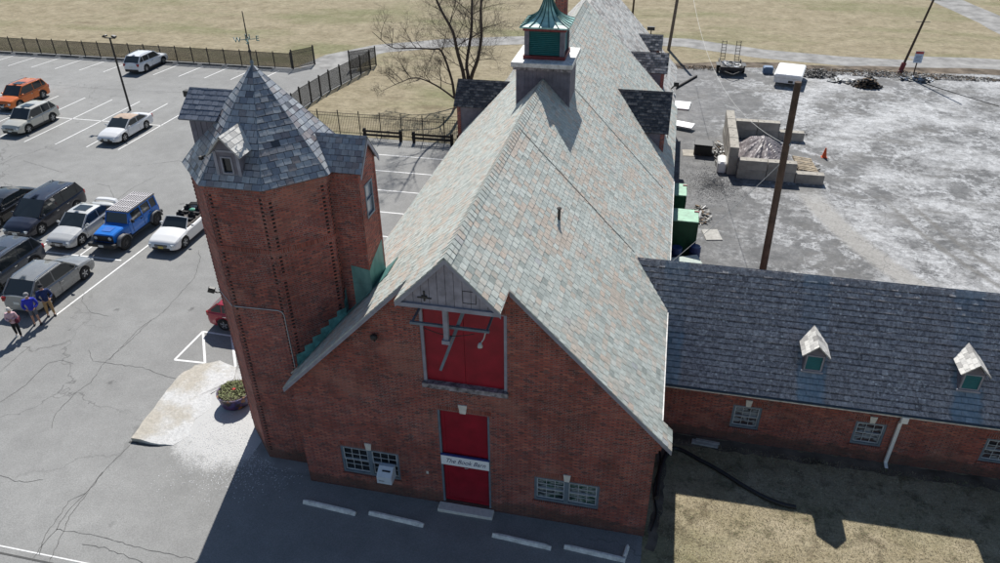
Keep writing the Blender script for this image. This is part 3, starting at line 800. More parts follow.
# toothed corners; near-black flat patches paint the shade in the deep joints
tj = MB(); tn = MB()
for k in range(8):
    c = oct(TA, k)
    for q in (1, -1):
        o2 = oct(TA, k + q); d = (o2 - c).normalized(); nn = Vector((d.y, -d.x, 0)); 
        if nn.dot(c - Vector((TX, TY, 0))) < 0: nn = -nn
        z = 0.4; i = 0
        while z < ZT - 0.35:
            if hash01(k * 7 + q, i, 4) < 0.08: z += 0.136; i += 1; continue
            a0, a1 = (0.10, 0.19)
            P = [c + d * a0 + nn * 0.004 + Vector((0, 0, z)), c + d * a1 + nn * 0.004 + Vector((0, 0, z)), c + d * a1 + nn * 0.004 + Vector((0, 0, z + 0.074)), c + d * a0 + nn * 0.004 + Vector((0, 0, z + 0.074))]
            if (P[1] - P[0]).cross(P[2] - P[0]).dot(nn) < 0: P = P[::-1]
            tj.face(P)
            T = Matrix.Translation(c + Vector((0, 0, z + 0.068)))
            Rm = Matrix(((d.x, nn.x, 0, 0), (d.y, nn.y, 0, 0), (0, 0, 1, 0), (0, 0, 0, 1)))
            tn.box(-0.012, 0.20, -0.02, 0.014, 0.004, 0.062, M=T @ Rm)
            z += 0.136; i += 1
tj.build('corner_joint_shade', M['brick_dark'], tower, world=True)
tn.build('corner_bricks', M['brick'], tower, world=True)
# soldier band and corbelled top course
sb = MB(); cbm = MB()
for k in range(8):
    a, b = oct(TA + 0.012, k), oct(TA + 0.012, k + 1)
    sb.face([(a.x, a.y, 9.2), (b.x, b.y, 9.2), (b.x, b.y, 9.41), (a.x, a.y, 9.41)])
    for ap, z0, z1 in ((TA + 0.045, ZT - 0.24, ZT - 0.1), (TA + 0.085, ZT - 0.1, ZT + 0.01)):
        a, b = oct(ap, k), oct(ap, k + 1); a2, b2 = oct(TA - .02, k), oct(TA - .02, k + 1)
        cbm.face([(a.x, a.y, z0), (b.x, b.y, z0), (b.x, b.y, z1), (a.x, a.y, z1)])
        cbm.face([(a2.x, a2.y, z0), (b2.x, b2.y, z0), (b.x, b.y, z0), (a.x, a.y, z0)])
sb.build('soldier_course', M['brick_soldier'], tower, world=True)
cbm.build('corbel', M['brick'], tower, world=True)
# roof facets
APX = Vector((TX, TY, 14.56)); EA = 2.52; ZE = 11.55
for k in range(8):
    a, b = oct(EA, k), oct(EA, k + 1)
    f = MB(); A = Vector((a.x, a.y, ZE)); B = Vector((b.x, b.y, ZE))
    A2 = A + (APX - A) * 0.985; B2 = B + (APX - B) * 0.985
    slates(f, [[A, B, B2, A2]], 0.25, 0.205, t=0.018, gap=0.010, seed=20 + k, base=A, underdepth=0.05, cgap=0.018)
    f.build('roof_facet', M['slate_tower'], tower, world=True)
hp = MB()
for k in range(8):
    a = oct(EA, k); A = Vector((a.x, a.y, ZE + 0.01)); hp.tube([A, A + (APX - A) * 0.97], [0.018, 0.014], 6)
hp.build('hip_flashing', M['slate_blue'], tower, world=True)
fn = MB(); fn.lathe([(0.10, -0.10), (0.06, -0.02), (0.035, 0.06), (0.06, 0.11), (0.04, 0.16), (0.02, 0.20), (0.0, 0.22)], 16, (TX, TY, 14.5)); fn.build('finial', M['slate_blue'], tower, world=True)
# weather vane, a part with its letters
M['verdigris'] = plain('verdigris_bronze', (0.03, 0.14, 0.15), 0.5)
v = MB(); v.tube([(TX, TY, 14.6), (TX, TY, 16.12)], [0.028, 0.014], 8); v.ball((TX, TY, 14.95), 0.05, 0.05, 0.05)
vane = v.build('weather_vane', M['iron'], tower, world=True)
v = MB()
ang = R(28)
for i in range(2):
    d = Vector((math.cos(ang + i * PI / 2), math.sin(ang + i * PI / 2), 0)); v.tube([Vector((TX, TY, 15.30)) - d * 0.24, Vector((TX, TY, 15.30)) + d * 0.24], 0.011, 6)
v.build('vane_arms', M['verdigris'], vane, world=True)
vo = vane
for i, ch in enumerate('ENWS'):
    d = Vector((math.cos(ang + i * PI / 2), math.sin(ang + i * PI / 2), 0)) * 0.29
    text_mesh('vane_letter', ch, 0.22, 0, (d.x, d.y, 15.30), (R(90), 0, R(8)), M['verdigris'], vane, 0.012)

# ---- little front dormer
DX = -12.37; DY = 18.24
d = MB(); hw = 0.42; zb, ze, zp = 11.78, 12.62, 13.08
wall(d, [(DX - hw, zb), (DX + hw, zb), (DX + hw, ze), (DX, zp), (DX - hw, ze)], [rect(DX - 0.18, DX + 0.16, 11.92, 12.44)], (0, DY, 0), (1, 0, 0), (0, 0, 1), (0, -1, 0), 0.06)
for q in (1, -1):
    xx = DX + q * hw; d.face([(xx, DY, zb), (xx, DY, ze), (xx, 19.2, ze), (xx, 18.5, zb)])
dm = d.build('dormer', M['grey_wood'], tower, world=True); dm['label'] = 'small grey board dormer with pale metal roof above the corbel'
g = MB(); frame_x(g, DX - 0.20, DX + 0.18, 11.90, 12.46, DY - 0.03, 0.05, 0.045); g.box(DX - .3, DX + .3, DY - 0.02, DY - 0.001, 12.60, 12.66); g.box(DX - 0.45, DX + 0.45, DY - 0.05, DY - 0.004, 11.74, 11.80)
for q in (1, -1): g.box(DX + q * 0.36 - 0.05, DX + q * 0.36 + 0.05, DY - 0.022, DY - 0.002, 11.8, 12.62)
g.build('dormer_trim', M['grey_trim'], dm, world=True)
g = MB(); g.box(DX - 0.17, DX + 0.15, DY + 0.05, DY + 0.06, 11.92, 12.44); g.build('pane', M['glass'], dm, world=True)
rf = MB()
for q in (1, -1):
    ov = 0.56; ez = zp + 0.05 - ov * 1.10
    P = [(DX, DY - 0.16, zp + 0.05), (DX + q * ov, DY - 0.16, ez), (DX + q * ov, 18.98, ez), (DX, 19.40, zp + 0.05)]
    slates(rf, [P], 0.30, 0.19, t=0.012, gap=0.006, seed=40 + q, base=P[1], underdepth=0.04)
rf.build('dormer_roof', M['metal_roof'], dm, world=True)
# tiny side lamp
g = MB(); g.tube([(DX - 0.55, DY - 0.1, 12.5), (DX - 0.72, DY - 0.12, 12.45)], 0.025, 8); g.box(DX - 0.8, DX - 0.7, DY - 0.18, DY - 0.06, 12.36, 12.46); g.build('lamp', M['iron'], dm, world=True)

# ---- brick wall dormer over the barn roof (+x side)
X0, X1, TY0, TY1 = TX + TA - 0.1, -8.95, 19.80, 21.18
tm = (TY0 + TY1) / 2; ZEv = 11.60; ZPk = 12.42
t = MB()
wall(t, [(TY0, 6.6), (TY1, 6.6), (TY1, ZEv), (tm, ZPk), (TY0, ZEv)], [rect(tm - 0.34, tm + 0.30, 9.75, 10.95)], (X1, 0, 0), (0, 1, 0), (0, 0, 1), (1, 0, 0), 0.09)
t.face([(X0, TY0, 5.6), (X1, TY0, 5.6), (X1, TY0, ZEv), (X0, TY0, ZEv)]); t.face([(X0, TY1, 5.6), (X0, TY1, ZEv), (X1, TY1, ZEv), (X1, TY1, 5.6)])
tu = t.build('turret', M['brick'], tower, world=True)
g = MB(); y0, y1 = tm - 0.34, tm + 0.30
g.box(X1 - 0.07, X1 + 0.02, y0, y0 + 0.06, 9.75, 10.95); g.box(X1 - 0.07, X1 + 0.02, y1 - 0.06, y1, 9.75, 10.95); g.box(X1 - 0.07, X1 + 0.02, y0 + .06, y1 - .06, 9.75, 9.82); g.box(X1 - 0.07, X1 + 0.02, y0 + .06, y1 - .06, 10.88, 10.95)
g.box(X1 - 0.06, X1 + 0.005, y0 + .06, y1 - .06, 10.33, 10.37)
g.build('window_frame', M['slate_blue'], tu, world=True)
g = MB(); g.box(X1 - 0.08, X1 - 0.05, y0 + 0.05, y1 - 0.05, 9.8, 10.9); g.build('pane', M['glass_sky'], tu, world=True)
g = MB(); g.box(X1 - 0.03, X1 + 0.012, TY0 - 0.014, TY0 + 0.02, 8.0, ZEv); g.box(X1 - 0.02, X1 + 0.014, TY1 - 0.1, TY1 + 0.01, 7.4, ZEv); g.build('corner_strip', M['brick_soldier'], tu, world=True)
rf = MB()
for q in (1, -1):
    ye = (TY0 - 0.10) if q < 0 else (TY1 + 0.10); mm = (ZPk - ZEv) / (TY1 - tm); ez = ZPk + 0.06 - mm * abs(ye - tm)
    P = [(X1 + 0.14, tm, ZPk + 0.08), (X1 + 0.14, ye, ez), (TX + 2.35, ye, ez), (TX + 1.2, tm, ZPk + 0.08)]
    slates(rf, [P], 0.22, 0.19, t=0.014, gap=0.008, cgap=0.016, seed=44 + q, base=P[1], underdepth=0.06)
rf.build('turret_roof', M['slate_tower'], tu, world=True)
g = MB()
for q in (1, -1):
    ye = (TY0 - 0.10) if q < 0 else (TY1 + 0.10); ez = ZPk + 0.0 - mm * abs(ye - tm)
    g.prism([(X1 + 0.12, tm, ZPk + 0.0), (X1 + 0.12, ye, ez), (X1 + 0.12, ye, ez - 0.13), (X1 + 0.12, tm, ZPk - 0.13)], (0, 0, 0), (0.03, 0, 0))
g.build('barge_board', M['grey_trim'], tu, world=True)
# green copper flashing: sheets on the turret foot
g = MB()
g.face([(-9.60, TY0 - 0.012, 6.2), (X1 + 0.012, TY0 - 0.012, 6.9), (X1 + 0.012, TY0 - 0.012, 8.0), (-9.60, TY0 - 0.012, 8.12)])
g.face([(X1 + 0.013, TY0 - 0.012, 6.9), (X1 + 0.013, TY1 + 0.01, 6.9), (X1 + 0.013, TY1 + 0.01, 8.55), (X1 + 0.013, TY0 + 0.35, 8.2), (X1 + 0.013, TY0 - 0.012, 8.0)])
for zz in (7.4,): g.box(-9.58, X1 + 0.02, TY0 - 0.02, TY0 - 0.013, zz, zz + 0.03)
g.face([(X1 + 0.01, TY0 - 0.15, zr(X1) + 0.05), (X1 + 0.55, TY0 + 0.1, zr(X1 + 0.55) + 0.05), (X1 + 0.5, TY1 + 0.1, zr(X1 + 0.5) + 0.05), (X1 + 0.01, TY1 + 0.1, zr(X1) + 0.05)])
g.build('copper_flashing', M['copper'], tu, world=True)
# stepped flashing on the tower face where the barn roof meets it
g = MB(); c1_, c2_ = oct(TA, 0), oct(TA, 1)
d = (c2_ - c1_); Ld = d.length; d.normalize(); nn = Vector((d.y, -d.x, 0))
ns = 6
def onface(t_, z, off=0.02): p = c1_ + d * t_ + nn * off; return Vector((p.x, p.y, z))
for i in range(ns):
    t0, t1 = Ld * i / ns, Ld * (i + 1) / ns + 0.05
    za = zr(onface(t0, 0).x); zb_ = zr(onface(t1, 0).x); top = zb_ + 0.30
    off = 0.016 + 0.004 * (i % 2)
    q = [onface(t0, za - 0.1, off), onface(t1, zb_ - 0.1, off), onface(t1, top - 0.02, off), onface(t0 + 0.03, top - 0.05, off)]
    g.prism(q, (0, 0, 0), tuple(nn * 0.008))
for i in range(2):
    y0 = c2_.y + 0.0 + i * 0.14; xx = TX + TA + 0.016 + .004 * i
    g.face([(xx, y0, 5.9), (xx, y0 + 0.17, 5.9), (xx, y0 + 0.17, 6.9 + 0.35 * i), (xx, y0, 6.75 + 0.35 * i)])
# apron lying on the barn roof
pp = [onface(-0.05, 0, 0.01), onface(Ld, 0, 0.01), onface(Ld + 0.1, 0, 0.30), onface(-0.05, 0, 0.26)]
g.face([(p.x, p.y, zr(p.x) + 0.045) for p in pp])
g.face([(-9.95, 19.48, zr(-9.95) + .05), (X1 + 0.02, TY0 - 0.01, zr(X1) + .05), (X1 + 0.1, TY0 - 0.35, zr(X1 + .1) + .05), (-9.85, 19.2, zr(-9.85) + .05)])
g.build('step_flashing', M['copper_light'], tower, world=True)

# ---- hoist dormer on the -x side
YD = 20.5; ZD = 13.70; ex = -14.65
d_ = MB(); hwD = 0.80; zeD = 13.02
d_.face([(ex + 0.28, YD - hwD, 11.7), (ex + 0.28, YD - hwD, zeD + 0.1), (-13.2, YD - hwD, zeD + 0.1), (-14.1, YD - hwD, 11.7)])
d_.face([(ex + 0.28, YD + hwD, 11.7), (-14.1, YD + hwD, 11.7), (-13.2, YD + hwD, zeD + 0.1), (ex + 0.28, YD + hwD, zeD + 0.1)])
d_.face([(ex + 0.28, YD - hwD, 11.55), (ex + 0.28, YD + hwD, 11.55), (ex + 0.28, YD + hwD, zeD + .1), (ex + 0.28, YD, ZD - 0.06), (ex + 0.28, YD - hwD, zeD + .1)])
for i in range(6): d_.box(ex + 0.30 + i * 0.2, ex + 0.47 + i * 0.2, YD - hwD - 0.014, YD - hwD - 0.001, 11.75 , zeD + 0.08)
hd = d_.build('hoist_dormer', M['grey_wood'], tower, world=True)
rf = MB()
for q in (1, -1):
    P = [(ex, YD, ZD), (ex, YD + q * 0.95, zeD - 0.02), (-13.35, YD + q * 0.95, zeD - 0.02), (TX - 0.85, YD, ZD)]
    slates(rf, [P], 0.22, 0.19, t=0.014, gap=0.008, seed=50 + q, base=P[1], underdepth=0.06)
rf.build('dormer_roof', M['slate_hoist'], hd, world=True)
g = MB(); g.box(ex - 0.22, ex + 0.3, YD - 0.09, YD + 0.09, ZD - 0.30, ZD - 0.10); g.build('beam', M['iron'], hd, world=True)

# conduit and floodlight on the tower
yc = TY - TA - 0.03
g = MB(); g.tube([(-13.26, yc + 0.06, 7.07), (-13.2, yc, 7.08), (-11.62, yc, 7.12), (-11.48, yc, 7.08), (-11.42, yc, 6.95), (-11.40, yc, 4.75)], 0.018, 8)
g.tube([(-13.3, yc + 0.02, 7.06), (-14.69, 19.48, 6.72)], 0.014, 8); g.build('conduit', M['steel'], tower, world=True)
g = MB(); g.tube([(-14.66, 19.5, 6.55), (-14.74, 19.42, 6.58), (-14.80, 19.36, 6.66)], 0.025, 8); T = Matrix.Translation((-14.86, 19.33, 6.74)) @ Matrix.Rotation(R(25), 4, 'Y') @ Matrix.Rotation(R(20), 4, 'Z')
g.bbox(-0.12, 0.12, -0.07, 0.07, -0.10, 0.10, 0.02, M=T); g.build('floodlight', M['black'], tower, world=True)

# ================================================================ long wing to the right
wing = thing('brick_wing', 'long low brick wing with dark slate roof and two small dormers', 'building', (XR_ + 0.02, 22.64, 0))
YW, YWB, XE = 22.64, 28.26, 26.0
YR, ZW, YE, ZWE = 25.45, 6.20, 22.22, 2.80
mw_ = (ZW - ZWE) / (YR - YE)
hol = [rect(3.98, 5.04, 0.74, 1.86), rect(8.36, 9.44, 0.74, 1.86), rect(12.78, 13.86, 0.74, 1.86), rect(17.2, 18.28, 0.74, 1.86), rect(21.6, 22.68, 0.74, 1.86)]
w = MB()
wall(w, [(XR_, -0.3), (XE, -0.3), (XE, 3.05), (XR_, 3.05)], hol, (0, YW, 0), (1, 0, 0), (0, 0, 1), (0, -1, 0), 0.14)
w.face([(XE, YW, -.3), (XE, YWB, -.3), (XE, YWB, 3.1), (XE, YR, ZW - .1), (XE, YW, 3.1)])
w.face([(XR_, YWB, -.3), (XR_, YWB, 3.05), (XE, YWB, 3.05), (XE, YWB, -.3)])
w.build('wall', M['brick'], wing, world=True)
def wp(x, y): return (x, y, ZWE + mw_ * (y - YE))
a = MB(); xr_ = CX + (ZR - ZW) / SL
yv = YE + (zr(1.12) - ZWE) / mw_
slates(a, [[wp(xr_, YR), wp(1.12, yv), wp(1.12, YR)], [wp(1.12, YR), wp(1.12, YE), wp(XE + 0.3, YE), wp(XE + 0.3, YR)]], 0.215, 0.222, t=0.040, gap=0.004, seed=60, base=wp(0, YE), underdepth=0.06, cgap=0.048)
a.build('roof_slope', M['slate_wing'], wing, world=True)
a = MB(); yb2 = 2 * YR
slates(a, [[(x, yb2 - y, z) for x, y, z in (wp(xr_, YR), wp(1.12, yv), wp(1.12, YR))], [(x, yb2 - y, z) for x, y, z in (wp(1.12, YR), wp(1.12, YE), wp(XE + 0.3, YE), wp(XE + 0.3, YR))]], 0.43, 0.222, t=0.026, gap=0.007, seed=61, base=(0, yb2 - YE, ZWE), underdepth=0.06)
a.build('roof_slope', M['slate_wing'], wing, world=True)
a = MB()
x = xr_; i = 0
while x < XE + 0.2:
    x2 = x + 0.30
    for q in (1, -1):
        P = [(x, YR, ZW + 0.06), (x2 - 0.01, YR, ZW + 0.055), (x2 - 0.01, YR + q * 0.17, ZW + 0.055 - 0.17 * mw_), (x, YR + q * 0.17, ZW + 0.06 - 0.17 * mw_)]
        a.face(P if q < 0 else P[::-1], (hash01(i, 9) * 0.5 + 0.4, 0.3))
        a.face([P[3], P[2], (P[2][0], P[2][1], P[2][2] - 0.04), (P[3][0], P[3][1], P[3][2] - 0.04)], (0.05, 0.1))
    x = x2; i += 1
a.build('ridge_cap', M['slate_wing'], wing, world=True)
for h_ in hol:
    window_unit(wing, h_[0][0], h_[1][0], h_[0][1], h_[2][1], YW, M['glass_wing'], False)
# gutter, fascia, downspout
g = MB(); g.box(1.15, XE + 0.2, YE + 0.06, YE + 0.10, 2.58, 2.83); g.build('fascia', M['old_white'], wing, world=True)
g = MB()
rows = []
for k in range(7):
    an = PI + PI * k / 6; rows.append((YE + 0.0 + 0.062 * math.cos(an), 2.76 + 0.062 * math.sin(an)))
g.grid([[(1.3, y, z) for y, z in rows], [(XE + 0.2, y, z) for y, z in rows]]); g.grid([[(1.3, y + 0.0, z - 0.006) for y, z in rows], [(XE + 0.2, y, z - 0.006) for y, z in rows]])
for i in range(24): g.box(1.6 + i, 1.63 + i, YE - 0.065, YE + 0.06, 2.752, 2.766)
g.build('gutter', M['slate_blue'], wing, world=True)
g = MB(); g.bbox(9.62, 9.86, YE - 0.07, YE + 0.09, 2.42, 2.70, 0.015); g.prism([(9.68, YE - 0.04, 2.42), (9.80, YE - 0.04, 2.42), (9.80, YE + 0.05, 2.42), (9.68, YE + 0.05, 2.42)], (0, 0, 0), (0.04, YW - YE - 0.09, -0.30))
g.box(9.72, 9.84, YW - 0.13, YW - 0.03, 0.12, 2.14); g.prism([(9.72, YW - 0.13, 0.12), (9.84, YW - 0.13, 0.12), (9.84, YW - 0.03, 0.12), (9.72, YW - 0.03, 0.12)], (0, 0, 0), (0, -0.22, -0.07))
g.build('downspout', M['white_paint'], wing, world=True)
def wing_dormer(cx, lb):
    f = MB(); Y = 22.93; hw = 0.345; zb, ze, zp = 3.60, 4.40, 4.80
    wall(f, [(cx - hw, zb), (cx + hw, zb), (cx + hw, ze), (cx, zp), (cx - hw, ze)], [rect(cx - 0.27, cx + 0.27, 3.74, 4.34)], (0, Y, 0), (1, 0, 0), (0, 0, 1), (0, -1, 0), 0.05)
    for q in (1, -1): xx = cx + q * hw; f.face([(xx, Y, zb), (xx, Y, ze), (xx, 23.78, ze), (xx, 23.02, zb)])
    o = f.build('dormer', M['grey_wood'], wing, world=True); o['label'] = lb
    g = MB(); frame_x(g, cx - 0.31, cx + 0.31, 3.70, 4.38, Y - 0.02, 0.03, 0.05); g.box(cx - 0.38, cx + 0.38, Y - 0.05, Y - 0.002, 3.62, 3.695); g.build('dormer_trim', M['grey_trim'], o, world=True)
    g = MB(); g.box(cx - 0.26, cx + 0.26, Y + 0.04, Y + 0.05, 3.74, 4.34)
    for i in range(8):
        z = 3.75 + i * 0.072; g.prism([(cx - 0.26, Y + 0.0, z), (cx - 0.26, Y + 0.038, z + 0.055), (cx - 0.26, Y + 0.038, z + 0.066), (cx - 0.26, Y, z + 0.012)], (0, 0, 0), (0.52, 0, 0))
    g.build('louvre', M['louvre'], o, world=True)
    rf = MB()
    for q in (1, -1):
        ov = 0.48; zt = 4.88; ez = zt - ov * 1.0; m_ = mw_
        yb = lambda z: YE + (z - ZWE) / m_ + 0.02
        P = [(cx, Y - 0.14, zt), (cx + q * ov, Y - 0.14, ez), (cx + q * ov, yb(ez), ez), (cx, yb(zt), zt)]
        slates(rf, [P], 0.30, 0.17, t=0.012, gap=0.006, seed=int(cx * 3) + q, base=P[1], underdepth=0.035)
    rf.build('dormer_roof', M['metal_roof'], o, world=True)
wing_dormer(6.46, 'pale shingled dormer with teal louvre nearer the barn')
wing_dormer(11.67, 'pale shingled dormer with teal louvre above the downspout end')
# ================================================================ world, sun, camera
SUND = Vector((-0.19, 0.955, 1.0)).normalized()      # towards the sun
wd = bpy.data.worlds.new('World'); sc.world = wd; wd.use_nodes = True
nt = wd.node_tree; bg = nt.nodes['Background']
sk = nt.nodes.new('ShaderNodeTexSky'); sk.sky_type = 'NISHITA'; sk.sun_disc = False
sk.sun_elevation = math.asin(SUND.z); sk.sun_rotation = math.atan2(SUND.x, SUND.y); sk.air_density = 1.0; sk.dust_density = 0.2; sk.ozone_density = 1.2
nt.links.new(sk.outputs[0], bg.inputs[0]); bg.inputs[1].default_value = SKY_STRENGTH
sl = bpy.data.lights.new('sun', 'SUN'); sl.energy = SUN_STRENGTH; sl.angle = R(0.5); sl.color = (1.0, 0.965, 0.91)
so = bpy.data.objects.new('sun', sl); COL.objects.link(so); so.rotation_euler = SUND.to_track_quat('Z', 'Y').to_euler(); so.location = (-20, 60, 60)
cam = bpy.data.cameras.new('camera'); co = bpy.data.objects.new('camera', cam); COL.objects.link(co); sc.camera = co
yaw, pit, rol = -0.2211119, 0.56581806, -0.01089668
f = Vector((math.sin(yaw) * math.cos(pit), math.cos(yaw) * math.cos(pit), -math.sin(pit)))
r_ = f.cross(Vector((0, 0, 1))).normalized(); u_ = r_.cross(f)
r2 = r_ * math.cos(rol) + u_ * math.sin(rol); u2 = -r_ * math.sin(rol) + u_ * math.cos(rol)
co.matrix_world = Matrix(((r2.x, u2.x, -f.x, 0), (r2.y, u2.y, -f.y, 0), (r2.z, u2.z, -f.z, 21.0), (0, 0, 0, 1)))
cam.sensor_width = 36; cam.lens = 26.64; cam.clip_end = 2000; cam.clip_start = 0.1
sc.view_settings.view_transform = 'Standard'; sc.view_settings.look = 'None'; sc.view_settings.gamma = 1.0; sc.view_settings.exposure = EXPOSURE
sc.render.engine = 'CYCLES'

# ================================================================ ground materials
def asphalt_mat(name, base, spots=0.5):
    m, nt, b = newmat(name); p = geo_pos(nt)
    n1 = noise(nt, p, 0.12, 4, 0.5); n2 = noise(nt, p, 1.1, 5, 0.6); n3 = noise(nt, p, 22, 6, 0.85)
    c = mix(nt, 1.0, base, ramp(nt, n1, [(0.3, 0.86), (0.7, 1.12)]), 'MULTIPLY')
    c = mix(nt, 1.0, c, ramp(nt, n2, [(0.3, 0.9), (0.7, 1.08)]), 'MULTIPLY')
    c = mix(nt, 1.0, c, ramp(nt, n3, [(0.28, 0.62), (0.72, 1.38)]), 'MULTIPLY')
    # oil drips and darker sealing
    vo = N(nt, 'ShaderNodeTexVoronoi', Scale=0.42); L(nt, p, vo.inputs['Vector'])
    dm = math_(nt, 'ADD', vo.outputs['Distance'], math_(nt, 'MULTIPLY', noise(nt, p, 5, 4), 0.22))
    c = mix(nt, ramp(nt, dm, [(0.13, spots), (0.19, 0.0)]), c, (0.05, 0.05, 0.05))
    # hairline cracking
    w = N(nt, 'ShaderNodeTexVoronoi', Scale=0.16, feature='DISTANCE_TO_EDGE')
    wob = nt.nodes.new('ShaderNodeVectorMath'); wob.operation = 'MULTIPLY_ADD'
    nn = N(nt, 'ShaderNodeTexNoise', Scale=0.9, Detail=5.0); L(nt, p, nn.inputs['Vector']); L(nt, nn.outputs['Color'], wob.inputs[0]); wob.inputs[1].default_value = (2.6, 2.6, 0); L(nt, p, wob.inputs[2])
    L(nt, wob.outputs[0], w.inputs['Vector'])
    gate = ramp(nt, noise(nt, p, 0.09, 3), [(0.48, 0.0), (0.6, 0.55)])
    c = mix(nt, math_(nt, 'MULTIPLY', ramp(nt, w.outputs['Distance'], [(0.002, 1.0), (0.0055, 0.0)]), gate), c, (0.05, 0.05, 0.05))
    sp = nt.nodes.new('ShaderNodeSeparateXYZ'); L(nt, p, sp.inputs[0])
    ex = math_(nt, 'DIVIDE', math_(nt, 'ADD', sp.outputs[0], 15.5), 3.0); ey = math_(nt, 'DIVIDE', math_(nt, 'SUBTRACT', sp.outputs[1], 20.2), 3.3)
    dd = math_(nt, 'SQRT', math_(nt, 'ADD', math_(nt, 'MULTIPLY', ex, ex), math_(nt, 'MULTIPLY', ey, ey)))
    dn = noise(nt, p, 1.6, 9, 0.8); dn2 = noise(nt, p, 14, 6, 0.85)
    dk = math_(nt, 'ADD', dd, math_(nt, 'ADD', math_(nt, 'MULTIPLY', math_(nt, 'SUBTRACT', dn, 0.5), 0.9), math_(nt, 'MULTIPLY', math_(nt, 'SUBTRACT', dn2, 0.5), 0.9)))
    c = mix(nt, ramp(nt, dk, [(0.78, 0.95), (1.05, 0.0)]), c, mix(nt, dn, (0.42, 0.42, 0.41), (0.60, 0.60, 0.59)))
    L(nt, c, b.inputs['Base Color']); b.inputs['Roughness'].default_value = 0.85; b.inputs['Specular IOR Level'].default_value = 0.3
    bump(nt, n3, 0.35, 0.01, b)
    return m
M['asphalt'] = asphalt_mat('aged_asphalt', (0.249, 0.249, 0.242))
def grass_mat(name, a, bcol, green, gthr=0.55, near=False):
    m, nt, b = newmat(name); p = geo_pos(nt)
    n0 = noise(nt, scalev(nt, p, (0.6, 1.6, 1)), 0.07, 5, 0.6); n1 = noise(nt, p, 0.5, 6, 0.65); n2 = noise(nt, scalev(nt, p, (1, 1.6, 1)), 7 if near else 1.5, 9, 0.8)
    c = mix(nt, ramp(nt, n1, [(0.35, 0), (0.65, 1)]), a, bcol)
    c = mix(nt, ramp(nt, n0, [(gthr - 0.06, 0), (gthr + 0.10, 0.75)]), c, green)
    c = mix(nt, 1.0, c, ramp(nt, n2, [(0.28, 0.55), (0.5, 1.0), (0.75, 1.42)]), 'MULTIPLY')
    if not near:
        n3 = noise(nt, scalev(nt, p, (0.35, 1.5, 1)), 0.35, 5, 0.6); c = mix(nt, ramp(nt, n3, [(0.60, 0), (0.75, 0.55)]), c, (0.13, 0.10, 0.07))
    else:
        n3 = noise(nt, p, 1.1, 7, 0.75); c = mix(nt, ramp(nt, n3, [(0.50, 0), (0.64, 0.8)]), c, (0.085, 0.065, 0.045))
    L(nt, c, b.inputs['Base Color']); b.inputs['Roughness'].default_value = 1.0; b.inputs['Specular IOR Level'].default_value = 0.05
    bump(nt, n2, 0.6, 0.06 if near else 0.12, b)
    return m
M['field'] = grass_mat('winter_field_grass', (0.25, 0.215, 0.145), (0.345, 0.30, 0.212), (0.19, 0.195, 0.105))
M['lawn'] = grass_mat('dry_lawn', (0.27, 0.23, 0.145), (0.39, 0.335, 0.235), (0.165, 0.17, 0.08), 0.52, True)
